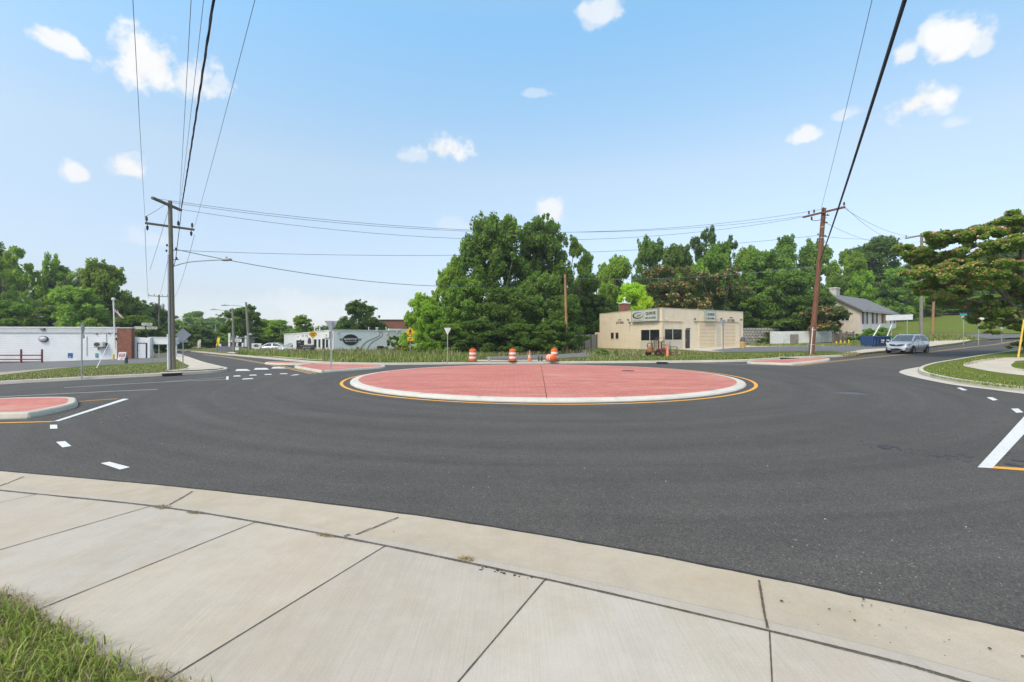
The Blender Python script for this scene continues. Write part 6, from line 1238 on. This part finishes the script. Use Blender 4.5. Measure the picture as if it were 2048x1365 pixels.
# old board fence left of the garage
fa, fb_ = Vector(((1133-CX)*53/F, 53, 0)), Vector(((1194-CX)*57.5/F, 57.5, 0)); fa.z = ht(fa.x, fa.y)+VT-.1; fo = thing('board_fence', 'grey weathered board fence with vines left of the garage', 'fence', fa); d = fb_-fa; d.z = 0; L_ = d.length; hf = EYE-(668-HY)*54/F-fa.z; an = math.atan2(d.y, d.x); mb = MB(); nb = 26
M_gb = paint('grey_fence_board', (.27,.255,.23), .9, .25, 4, stretch=(6,6,.5))
for k in range(nb): q = d*((k+.5)/nb); mb.box(q+Zax*(hf/2+.04*random.random()-.08), (L_/nb*.94, .025, hf-.05*random.random()), an)
mb.build('board', M_gb, fo)
for k in (0, .36, .56, .78, .985): mb = MB(); q = d*k+d.normalized().cross(Zax)*.06; mb.box(q+Zax*(hf/2-.05), (.11,.09,hf+.12), an); mb.build('post', paint('dark_fence_post', (.10,.09,.08), .9), fo)
# --- far left: grey board hut, feather flags, boards, cars
O = Vector(((432-CX)*62/F, 62, 0)); O.z = ht(O.x, O.y)+VT-.05; hu = thing('board_hut', 'grey boarded roadside hut with white posts and a white lettered board', 'hut', O); w8 = Wall(O, R(0), hu); M_hut = paint('grey_blue_boards', (.20,.21,.23), .8, .15, 3, brick=dict(w=60, h=.22, m=.02, mc=(.6,.6,.6), c2=.9, rot=(R(90),0,0)))
mb = MB(); t1 = w8.t(484); mb.prism([Vector((0,0,-.3)), w8.d*t1-Zax*.3, w8.d*t1+Zax*w8.z(480,694), Zax*w8.z(433,693)], Vector((0,.15,0))); mb.build('fence_panel', M_hut, hu)
mb = MB(); w8.slab(mb, w8.t(457), 0, w8.t(484), w8.z(470, 676), -3.0, -.6); mb.build('back_wall', paint('grey_panel', (.22,.235,.25), .8, .2, 2), hu)
for u0, u1 in ((462,465),(469,474),(476,481)): w8.part('opening', M_glass, u0, 685, u1, 693, -.6, -.57)
for u, v0 in ((437.5,688),(455.5,667),(482.5,686),(471.5,672),(488.5,672)): mb = MB(); t = w8.t(u); w8.slab(mb, t-.12, w8.z(u, 694), t+.12, w8.z(u, v0), -.5, -.3); mb.build('post', M_whitep, hu)
bd_ = w8.part('name_board', M_whitep, 456, 678, 481, 684.5, -.28, -.22); tt = w8.t(461.5); text('TO', .62, .36, paint('maroon_lettering', (.10,.012,.03), .6), bd_, w8.frame(tt, w8.z(461, 681.2), -.218), .04); blocks_on(w8, bd_, w8.t(473.5), w8.z(473, 681.5), .65, .3, 3, paint('red_lettering', (.35,.03,.05), .6), -.218, 5)
mb = MB(); w8.slab(mb, w8.t(457), w8.z(470, 676)+.004, w8.t(490), w8.z(470, 674.6), -3.2, -.2); mb.build('roof', paint('grey_roof', (.30,.31,.33), .8), hu)
w8.part('notice', M_whitep, 472, 695, 479, 701, .17, .19)
w8.part('bay_shade_panel', paint('painted_bay_shade', (.035,.045,.035), .9), 439, 685, 454.5, 693, -.5, -.45)  # flat dark panel paints the shade inside the bay
def feather(u, vt, vb, Y, cols, label):
    s = Y/F; b = Vector(((u-CX)*s, Y, min(ht((u-CX)*s, Y)+VT, EYE-(706-HY)*s))); r = thing('feather_flag', label, 'flag', b, 0, 'feather flags by the left road'); zt_ = EYE-(vt-HY)*s-b.z; zb_ = EYE-(vb-HY)*s-b.z
    mb = MB(); mb.tube(smooth_line([(0,0,-.1),(0,0,zt_*.6),(.08,0,zt_*.9),(.3,0,zt_)], 4), .025, 6); mb.build('pole', M_dkmetal, r); mb = MB(); n = 10; vs = []
    for k in range(n+1):
        q = k/n; z_ = zb_+(zt_-zb_)*q; w_ = .42*(1-.55*q**3); x_ = .08*max(0, q-.5)*2; 
        for f_ in (0, .5, 1): vs.append((x_+.02+w_*f_-.25*(1-q), .05*math.sin(q*6+f_*2), z_))
    mb.add(vs, [(3*k+j, 3*k+j+1, 3*k+4+j, 3*k+3+j) for k in range(n) for j in range(2)]); mb.m = [1 if (i % 2) else 0 for i in range(len(mb.f))]; mb.build('banner', cols, r, smooth=True)
YL_ = paint('banner_yellow', (.80,.62,.02), .7, .08); feather(435, 674, 692, 61, [YL_, YL_], 'bright yellow feather flag at the left end of the grey hut')
feather(395, 680, 697, 90, [paint('banner_orange', (.55,.30,.12), .7), M_whitep], 'faded orange feather flag at the far bend of the left road'); feather(398.5, 679, 696, 92, [paint('banner_pale', (.55,.50,.42), .7), M_whitep], 'pale feather flag beside the faded orange one at the far bend')
b = Vector(((513.5-CX)*58/F, 58, ht(-32.5, 58)+VT)); s = 58/F; ob = thing('monument_sign', 'white board sign with a black oval badge beside the grey sedan', 'sign', b); hb = EYE-(687-HY)*s-b.z
mb = MB(); mb.box((0,0,hb*.64), (18.5*s,.25,hb*.70)); bo = mb.build('panel', M_whitep, ob); mb = MB(); mb.box((0,0,hb*.13), (18*s,.22,hb*.28)); mb.build('base', paint('pale_grey_base', (.45,.48,.50), .7), ob)
mb = MB(); n = 28; mb.prism([(.02+4.6*s*math.cos(2*math.pi*k/n), -.126, hb*.72+2.7*s*math.sin(2*math.pi*k/n)) for k in range(n)], (0,-.01,0)); mb.build('oval_badge', M_black, bo); mb = MB(); mb.box((-6.3*s,-.13,hb*.72), (3*s,.008,.05)); mb.box((6.3*s,-.13,hb*.72), (2.4*s,.008,.05)); mb.build('badge_wing', M_dkmetal, bo); blocks(bo, .02, hb*.72, 7*s, .11, 7, M_refl, -.138, 4); blocks(ob, 0, hb*.17, .4, .1, 4, M_dkmetal, -.112, 5)
b = P(368, 709, VT); fs_ = Vector(((378-CX)*75/F, 75, ht(-50, 75)+VT)); 
# ------------------------------------------------------------------ drums, cones, trailer, vehicles, ironwork
def drum(u, vb, label, first=[None]):
    b = P(u, vb, VT-.01)
    if first[0] is None:
        r = thing('construction_drum', label, 'traffic drum', b, 0, 'orange and white construction drums'); prof = [(.275,.05),(.285,.10),(.275,.26),(.268,.262),(.268,.40),(.262,.402),(.262,.55),(.256,.552),(.256,.69),(.25,.692),(.25,.84),(.235,.90),(.19,.93),(0,.93)]
        mis = [0,0,0,1,1,0,0,1,1,0,0,0,0]; mb = MB(); mb.lathe(prof, 24, mis=mis); mb.build('barrel', [M_orange, M_refl], r, smooth=True)
        mb = MB(); mb.lathe([(0,.0),(.46,.0),(.46,.05),(.34,.08),(.28,.10),(0,.10)], 10); mb.build('base', M_rubber, r)
        mb = MB(); mb.tube(smooth_line([(-.10,0,.92),(-.08,0,1.0),(.08,0,1.0),(.10,0,.92)], 4), .025, 6); mb.build('handle', M_orange, r, smooth=True); first[0] = r; return r
    return dup(first[0], b, random.random()*3, label)
drum(945.5, 724.5, 'orange and white drum standing left of the other drums'); drum(1025.5, 724.3, 'orange and white drum on a wide black base beside the small cone'); drum(1108.5, 723.2, 'orange and white drum standing beside the fallen one').children[2].rotation_euler = (0,0,0)
b = P(1096, 723.5, VT); fd = dup([o for o in COL.objects if o.name == 'construction_drum'][0], b+Vector((0,0,.27)), 0, 'dirty orange drum lying on its side beside the last upright drum'); fd.rotation_euler = (R(90), R(-8), R(24))
for c in list(fd.children):
    if c.name.startswith('base'): bpy.data.objects.remove(c)
def cone(b, label, h=.9, worn=False, grp='orange traffic cones', name='traffic_cone'):
    r = thing(name, label, 'traffic cone', b, random.random(), grp); mb = MB(); mb.box((0,0,.02), (.36,.36,.04), bev=.01); mb.build('base', M_orange if worn else M_rubber, r)
    mb = MB(); mb.lathe([(.15,.04),(.115,h*.34),(.112,h*.345),(.08,h*.58),(.077,h*.585),(.05,h*.80),(.028,h),(0,h)], 18, mis=[0,0,1,1,0,0,0] if not worn else [0]*7); mb.build('cone_body', [paint('faded_cone_orange', (.60,.20,.09), .6, .15, 5), paint('dull_reflective_band', (.52,.42,.38), .6)], r, smooth=True); return r
cone(P(1059, 724, VT), 'faded slim traffic cone between the drums on the far kerb', .84); cone(Vector(((314.5-CX)*46/F, 45.5, ht(-35,45.5)+VT)), 'orange cone with white bands under the white canopy', .9)
for u, v, lb in [(978,724,'pale square stub post between the left and middle drums'),(1080.5,723.5,'dark double stub post left of the fallen drum')]:
    b = P(u, v, VT); o = thing('stub_post', lb, 'post', b); mb = MB(); mb.box((0,0,.16), (.20,.16,.42)) if u < 1000 else mb.box((-.11,0,.16), (.09,.12,.46)).box((.11,0,.17), (.12,.1,.40)).box((0,.02,.12), (.12,.03,.04)); mb.build('post', paint('stub_concrete', (.33,.32,.29), .9) if u < 1000 else M_dkmetal, o)
tag((lambda m: m.build('chain', paint('rusty_chain', (.16,.09,.05), .8)))((lambda mb: (mb.tube([tuple(p+Vector((0,0,.12))) for p in catenary(P(962,721.5,VT), P(1150,719.8,VT), .12, 20)], .018, 5), mb)[1])(MB())), 'rusty chain strung low across the old lot entrance', 'chain')
# rusty rack trailer beside the garage
b = P(1318, 712, VT); s = b.y/F; tr = thing('rack_trailer', 'rusty red rack trailer parked in the weeds before the garage', 'trailer', b, R(6)); M_rust = paint('rusty_red_steel', (.24,.075,.035), .8, .35, 6, dirt=(.07,.045,.03)); M_rd = paint('dark_rust', (.085,.05,.035), .8, .35, 6)
X = lambda u: (u-1318)*s; Zv = lambda v: EYE-(v-HY)*s-b.z
mb = MB()
for y in (-.5, .5): mb.tube([(X(1295),y,Zv(703)),(X(1337),y,Zv(706))], .045, 6)
for u in (1295, 1305, 1316, 1326, 1336): mb.tube([(X(u),-.5,Zv(704.5)),(X(u),.5,Zv(704.5))], .04, 6)
mb.tube([(X(1336),0,Zv(706)),(X(1349),0,Zv(711))], .04, 6); mb.build('bed_frame', M_rust, tr)
for u, v0, y in [(1299,686,-.5),(1303,681,-.5),(1311,678,-.5),(1319,681,-.5),(1323,674,-.5),(1299,688,.5),(1307,680,.5),(1317,676,.5),(1323,675,.5),(1328,684,.5)]: mb = MB(); mb.tube([(X(u),y,Zv(705)),(X(u),y,Zv(v0))], .035, 6); mb.build('upright', M_rd, tr)
for v, u0, u1, y in [(684,1299,1323,-.5),(690,1295,1328,-.5),(696,1295,1330,-.5),(687,1299,1328,.5),(693,1297,1328,.5),(679,1303,1311,-.5),(676.5,1317,1329,.5)]: mb = MB(); mb.tube([(X(u0),y,Zv(v)),(X(u1),y,Zv(v))], .026, 6); mb.build('rail', M_rust if v > 688 else M_rd, tr)
mb = MB(); mb.box((X(1325),0,Zv(701)), (.7,.8,.28), bev=.06); mb.build('red_bundle', paint('dusty_red_canvas', (.42,.06,.06), .8, .35, 5), tr); mb = MB(); mb.box((X(1302),.1,Zv(699)), (.5,.5,.4), bev=.04); mb.build('crate', paint('orange_plank', (.40,.19,.07), .8, .3, 5), tr)
for u, v, y in [(1302,708,.62),(1309,709.5,-.62),(1324,709,.62)]:
    mb = MB(); r_ = .27; mb.lathe([(r_*.5,-.09),(r_*.92,-.10),(r_,-.06),(r_,.06),(r_*.92,.10),(r_*.5,.09)], 20, (X(u),y,r_-.02), axis='Y'); t_ = mb.build('tyre', M_rubber, tr, smooth=True); mb = MB(); mb.lathe([(0,-.05),(r_*.5,-.06),(r_*.5,.06),(0,.05)], 16, (X(u),y,r_-.02), axis='Y'); mb.build('rim', M_rust, t_)
for k, (u, v, h_) in enumerate([(1335,714,1.15),(1333,711,1.0)]): cone(P(u, v, VT), ['tall plain orange cone leaning on the rack trailer, nearer one', 'plain orange cone half hidden behind the tall one at the rack trailer'][k], h_, True)
b2 = P(1347, 713.5, VT); st = thing('metal_stand', 'dark thin metal trestle stand right of the orange cones', 'trestle', b2, R(10)); mb = MB()
for x_ in (-.28, .3):
    for y_ in (-.15, .15): mb.tube([(x_,y_,-.1),(x_,y_*.6,.80)], .022, 6)
for z_ in (.35, .8): mb.tube([(-.28,0,z_),(.3,0,z_)], .022, 6)
mb.build('frame', M_rd, st)
b3 = P(1340, 709, VT); st = thing('metal_stand', 'tall green tube stand behind the rack trailer cones', 'trestle', b3, R(0)); mb = MB(); mb.tube([(0,0,-.1),(0,0,1.15)], .03, 6); mb.tube([(0,0,.75),(-.55,0,.75),(-.55,0,-.1)], .03, 6); mb.build('frame', paint('green_tube', (.03,.12,.09), .6), st)
# vehicles
M_chrome = paint('bright_trim', (.55,.56,.57), .2, .05, 5, .8); M_rim = paint('alloy_rim', (.42,.43,.45), .35, .1, 6, .7); M_hl = paint('headlamp_lens', (.60,.62,.64), .12, .08, 6); M_tail = paint('tail_lamp_red', (.30,.02,.02), .25); M_ws = paint('windscreen_glass', (.10,.13,.14), .06, .25, 1.5, spec=.9); M_plate = paint('plate_white', (.62,.62,.60), .5)
def carpaint(nm, c): 
    m, nt, b = newmat(nm); b.inputs['Base Color'].default_value = (*c, 1); b.inputs['Roughness'].default_value = .32; b.inputs['Metallic'].default_value = .45; b.inputs['Coat Weight'].default_value = .7; b.inputs['Coat Roughness'].default_value = .06; return m
def car(name, label, loc, rz, mat, L, Wd, H, low, cab, wb, wr, wheelx, cat='car', simple=False):
    """low: stations (x, underside z, top z, half width); cab: (rear x at waist, rear x at roof, front x at roof, front x at waist, waist z rear, waist z front, roof half width)"""
    root = thing(name, label, cat, loc, rz); mb = MB(); rings = []
    for x, zb, zt, hw in low:
        r = [(x, -hw*.86, zb), (x, -hw*.97, zb+.10), (x, -hw, zb+(zt-zb)*.45), (x, -hw*.985, zb+(zt-zb)*.80), (x, -hw*.90, zt-.02), (x, -hw*.70, zt+.012), (x, 0, zt+.03)]
        r += [(a, -b_, c) for a, b_, c in r[-2::-1]]; rings.append(r)
    m_ = len(rings[0]); mb.add([p for r in rings for p in r], [(i*m_+k, i*m_+k+1, (i+1)*m_+k+1, (i+1)*m_+k) for i in range(len(rings)-1) for k in range(m_-1)]+[(i*m_+m_-1, i*m_, (i+1)*m_, (i+1)*m_+m_-1) for i in range(len(rings)-1)]+[tuple(range(m_)), tuple((len(rings)-1)*m_+k for k in range(m_))])
    xr, xrr, xfr, xf, zr, zf, hr = cab; hb = Wd/2*.90
    # cabin shell: waist ring, shoulder of roof, roof crown
    w_ = [(xr, -hb, zr), (xf, -hb*.95, zf), (xf, hb*.95, zf), (xr, hb, zr)]; t_ = [(xrr, -hr, H-.07), (xfr, -hr, H-.06), (xfr, hr, H-.06), (xrr, hr, H-.07)]
    xm = (xrr+xfr)/2; cr = [(xrr+.12, -hr*.80, H-.015), (xm, -hr*.80, H), (xfr-.15, -hr*.80, H-.01), (xfr-.15, hr*.80, H-.01), (xm, hr*.80, H), (xrr+.12, hr*.80, H-.015)]
    mb.add(w_+t_, [(0,1,5,4),(1,2,6,5),(2,3,7,6),(3,0,4,7)]); mb.add(t_[:2]+t_[2:]+cr, [(0,1,6,5,4),(1,2,7,6),(2,3,9,8,7),(3,0,4,9),(4,5,8,9),(5,6,7,8)])
    body = mb.build('body', mat, root, smooth=True)
    V = Vector
    def pane(nm, q, mat_, off=.012, shrink=.10, parent=root):
        q = [V(p) for p in q]; c = sum(q, V())/4; n = (q[1]-q[0]).cross(q[3]-q[0]).normalized(); 
        if n.dot(c-V((xm, 0, zr))) < 0: n = -n
        q = [p+(c-p).normalized()*shrink for p in q]; mb = MB(); mb.prism([p+n*off for p in q], -n*.02); return mb.build(nm, mat_, parent)
    pane('windscreen', [w_[1], w_[2], t_[2], t_[1]], M_ws, .012, .09); pane('rear_window', [w_[3], w_[0], t_[0], t_[3]], M_glass, .012, .12)
    for sg in (0, 1):
        a, b_, c, d_ = (w_[0], w_[1], t_[1], t_[0]) if sg == 0 else (w_[3], w_[2], t_[2], t_[3]); lerp = lambda p, q, k: tuple(V(p).lerp(V(q), k))
        sp = .50
        pane('side_window', [lerp(a, b_, .04), lerp(a, b_, sp-.02), lerp(d_, c, sp-.02), lerp(d_, c, .05)], M_glass, .012, .055); pane('side_window', [lerp(a, b_, sp+.02), lerp(a, b_, .95), lerp(d_, c, .95), lerp(d_, c, sp+.02)], M_glass, .012, .055)
    for x in wheelx:
        for sg in (-1, 1):
            y = sg*(Wd/2-.085); mb = MB(); mb.lathe([(wr*.62,-.09),(wr*.95,-.105),(wr,-.07),(wr,.07),(wr*.95,.105),(wr*.62,.09)], 24, (x, y, wr), axis='Y'); wh = mb.build('wheel', M_rubber, root, smooth=True)
            mb = MB(); o = sg*.085; mb.lathe([(wr*.63, o*.4), (wr*.60, o), (wr*.52, o*.8), (wr*.15, o*.75), (.05, o*1.0), (0, o*1.0)], 24, (x, y, wr), axis='Y'); rm = mb.build('rim', M_rim, wh, smooth=True)
            if not simple:
                mb = MB()
                for k in range(5): a_ = k*1.2566+.3; p = V((x+wr*.36*math.cos(a_), y+o*.93, wr+wr*.36*math.sin(a_))); mb.box(p, (wr*.20,.012,wr*.12), 0, M=Matrix.Rotation(-a_, 3, 'Y'))
                mb.build('rim_gap', M_dkmetal, wh)
            mb = MB(); n = 16; hwx = Wd/2*.985; mb.prism([(x+wr*1.18*math.cos(math.pi*k/n), sg*hwx*.99, wr*.98+wr*1.14*math.sin(math.pi*k/n)) for k in range(n+1)]+[(x-wr*1.18, sg*hwx*.99, wr*.55),(x+wr*1.18, sg*hwx*.99, wr*.55)], (0, sg*.012, 0)); mb.build('wheel_arch', M_black, root)
    return root, body
hp = P(1815, 706.5, .03); yaw = math.atan2(-.50, -.866)
Lh, Wh, Hh_ = 4.14, 1.70, 1.53; lowh = [(-2.05,.34,.98,.62),(-1.95,.26,1.0,.76),(-1.5,.22,1.01,.84),(-.6,.19,1.0,.85),(.4,.19,.985,.85),(1.0,.20,.955,.85),(1.4,.20,.90,.84),(1.72,.20,.81,.80),(1.92,.21,.70,.72),(2.04,.25,.56,.58)]
ca, cb = car('hatchback_car', 'silver five door hatchback driving down the right hand road', hp, yaw, carpaint('silver_car_paint', (.55,.56,.58)), Lh, Wh, Hh_, lowh, (-1.98,-1.45,.30,1.22,.98,.94,.58), 2.6, .31, (-1.28, 1.30))
def fq(nm, pts, mat, parent=ca, d=(.02,0,0)): mb = MB(); mb.prism(pts, d); return mb.build(nm, mat, parent)
for sg in (-1, 1):
    fq('headlight', [(1.62,sg*.80,.80),(1.92,sg*.62,.70),(2.0,sg*.44,.63),(1.96,sg*.44,.73),(1.80,sg*.66,.82),(1.50,sg*.82,.88)], M_hl, d=(.03,sg*.035,.015))
    mb = MB(); mb.box((.88,sg*.97,1.02), (.12,.22,.13), bev=.04); mb.box((.92,sg*.86,.98), (.06,.12,.04)); mb.build('mirror', carpaint('mirror_silver', (.55,.56,.58)), ca)
    fq('fog_lamp_recess', [(1.93,sg*.70,.40),(2.0,sg*.60,.37),(2.0,sg*.58,.45),(1.93,sg*.70,.46)], M_dkmetal, d=(.03,sg*.02,0))
    mb = MB(); mb.box((-.28,sg*.862,.86), (.18,.02,.035)); mb.build('door_handle', M_chrome, ca); mb = MB(); mb.box((-.62,sg*.853,.62), (.012,.008,.68)); mb.box((.42,sg*.853,.60), (.012,.008,.72)); mb.build('door_seam', M_dkmetal, ca)
    fq('tail_lamp', [(-2.0,sg*.70,.85),(-2.0,sg*.50,.85),(-2.0,sg*.52,1.05),(-1.95,sg*.72,1.1)], M_tail, d=(-.05,sg*.02,0))
gr = fq('grille', [(1.985,-.52,.70),(2.055,-.30,.60),(2.075,0,.575),(2.055,.30,.60),(1.985,.52,.70),(2.0,.40,.735),(2.04,0,.70),(2.0,-.40,.735)], M_black); mb = MB(); mb.lathe([(0,0),(.06,0),(.055,.02),(0,.025)], 14, (2.085,0,.645), axis='X'); mb.build('round_emblem', M_chrome, gr)
fq('lower_grille', [(2.0,-.50,.30),(2.05,-.30,.27),(2.05,.30,.27),(2.0,.50,.30),(2.05,.34,.37),(2.07,0,.39),(2.05,-.34,.37)], M_black); fq('number_plate', [(2.085,-.16,.43),(2.085,.16,.43),(2.085,.16,.54),(2.085,-.16,.54)], M_plate, d=(.012,0,0))
# grey sedan and pale hatch by the tyre shop
sb = Vector(((545-CX)*62/F, 62, 0)); sb.z = EYE-(707-HY)*62/F
lows = [(-2.25,.36,.92,.60),(-2.15,.28,.96,.74),(-1.6,.22,.98,.86),(-.6,.20,.95,.87),(.5,.20,.93,.87),(1.1,.20,.88,.87),(1.7,.22,.80,.83),(2.05,.24,.70,.74),(2.25,.28,.58,.58)]
cs_, _ = car('sedan_car', 'grey sedan parked side on beside the white oval board', sb, R(186), carpaint('grey_car_paint', (.26,.29,.33)), 4.5, 1.76, 1.45, lows, (-1.75,-.80,.45,1.30,.95,.90,.58), 2.7, .32, (-1.38, 1.38), simple=True)
mb = MB(); mb.prism([(2.0,-.70,.62),(2.2,-.55,.60),(2.2,-.5,.68),(1.95,-.72,.74)], (0,-.04,0)); mb.build('headlight', M_hl, cs_)
wb_ = Vector(((588-CX)*60/F, 60, 0)); wb_.z = EYE-(708-HY)*60/F
car('compact_car', 'pale silver compact car nosed out beside the tyre shop', wb_, R(235), carpaint('pale_car_paint', (.58,.60,.62)), 4.1, 1.7, 1.5, lowh, (-1.98,-1.45,.30,1.22,.98,.94,.58), 2.6, .31, (-1.28, 1.30), simple=True)
# ironwork and road debris
def inlet(u, vb, w, label, Y=None):
    b = P(u, vb, .05); o = thing('storm_inlet', label, 'drain', b, -math.atan2(b.x, b.y)*1.25, 'storm drain inlets'); s = b.y/F; mb = MB(); mb.box((0,.27,.140), (w*s*1.08,.45,.05), bev=.02); mb.build('hood', M_kerb, o); mb = MB(); mb.box((0,.03,.055), (w*s*.96,.05,.12)); mb.build('throat', M_black, o); return o
inlet(345, 752, 34, 'dark storm inlet slot in the kerb below the tall left pole'); inlet(1324, 728, 22, 'pale hooded storm inlet before the rack trailer'); inlet(1580, 719.5, 38, 'wide dark storm inlet behind the narrow red island')
for u, v, r_, lb in [(1702,787,.42,'round iron manhole cover in the right hand road'),(585,713.5,.3,'small iron lid in the far left pavement')]:
    b = P(u, v, .036 if u > 1000 else VT+.012); o = thing('manhole_cover', lb, 'manhole', b); mb = MB(); mb.lathe([(0,0),(r_*.9,0),(r_*.9,-.004),(r_,-.004),(r_,.0),(r_*1.15,-.012)], 28); mb.build('lid', paint('road_iron', (.075,.075,.08), .6, .35, 12), o)
    mb = MB()
    for k in range(8): mb.box(((k-3.5)*r_*.2, 0, .002), (r_*.05, r_*.9, .004))
    mb.build('grid_pattern', paint('worn_iron', (.17,.17,.17), .5), o)
# broken asphalt crumbs near the right stop bar, loose stones and leaf litter: nobody could count them
mb = MB(); rg = random.Random(5)
def chips(region, n, smin, smax, off, thick=.35):
    for _ in range(n):
        u = rg.uniform(region[0], region[2]); v = rg.uniform(region[1], region[3]); 
        if len(region) > 4: v = region[1]+(u-region[0])/(region[2]-region[0])*(region[3]-region[1])+rg.gauss(0, region[4])
        p = P(u, v, off); s = rg.uniform(smin, smax)*(1 if rg.random() < .85 else 1.6); k = rg.randint(4, 6); a0 = rg.random()*6; ol = [(p.x+s*(.6+.5*rg.random())*math.cos(a0+q*6.283/k), p.y+s*(.6+.5*rg.random())*math.sin(a0+q*6.283/k), p.z-.004) for q in range(k)]; mb.prism(ol, (0,0,s*thick))
chips((1716,886,1945,922,3.0), 120, .004, .02, .034, .2); chips((1840,838,1990,890), 60, .003, .012, .034); chips((2000,905,2048,936), 7, .02, .06, .034, .12); chips((1755,890,1800,897,2), 8, .03, .07, .034, .1); chips((1900,908,1940,915,2), 5, .03, .06, .034, .1)
tag(mb.build('asphalt_debris', paint('loose_asphalt', (.045,.047,.055), .9, .3, 20)), kind='stuff')
mb = MB(); chips((100,800,258,845), 40, .004, .02, .034); chips((1100,840,1700,1000), 60, .003, .009, .034); chips((300,870,1000,1000), 60, .003, .009, .034); chips((1500,950,2048,1180), 70, .003, .008, .034); tag(mb.build('loose_grit', paint('pale_grit', (.36,.34,.30), .9, .3, 20)), kind='stuff')
mb = MB(); chips((480,1036,505,1043,2), 50, .003, .012, .095); chips((1560,1190,2048,1330), 50, .003, .011, .062, .1); chips((640,1060,900,1120), 14, .004, .012, .06, .1); chips((960,1135,1100,1165,3), 25, .003, .012, .10); tag(mb.build('dark_crumbs', paint('dark_crumb', (.06,.055,.045), .95, .3, 20)), kind='stuff')
mb = MB(); 
for u, v, a, b_ in [(803,1299,.034,.022),(356,1168,.018,.006),(1510,1301,.01,.006),(1090,1240,.006,.005)]:
    p = P(u, v, .0925); mb.add([(p.x+a*math.cos(k*.785)*(.8+.3*rg.random()), p.y+b_*math.sin(k*.785)*(.8+.3*rg.random()), p.z) for k in range(8)], [tuple(range(8))])
tag(mb.build('pavement_stain', paint('dark_stain', (.17,.155,.135), .9, .3, 60)), kind='structure')

# ------------------------------------------------------------------ thin summer haze
m = bpy.data.materials.new('summer_haze'); m.use_nodes = True; nt = m.node_tree; nt.nodes.clear()
pv = nt.nodes.new('ShaderNodeVolumePrincipled'); pv.inputs['Color'].default_value = (.86,.92,1,1); pv.inputs['Density'].default_value = .00045; pv.inputs['Anisotropy'].default_value = .3
o_ = nt.nodes.new('ShaderNodeOutputMaterial'); nt.links.new(pv.outputs[0], o_.inputs['Volume'])
mb = MB(); mb.box((0, 140, 12), (740, 540, 36)); tag(mb.build('haze', m), kind='stuff')
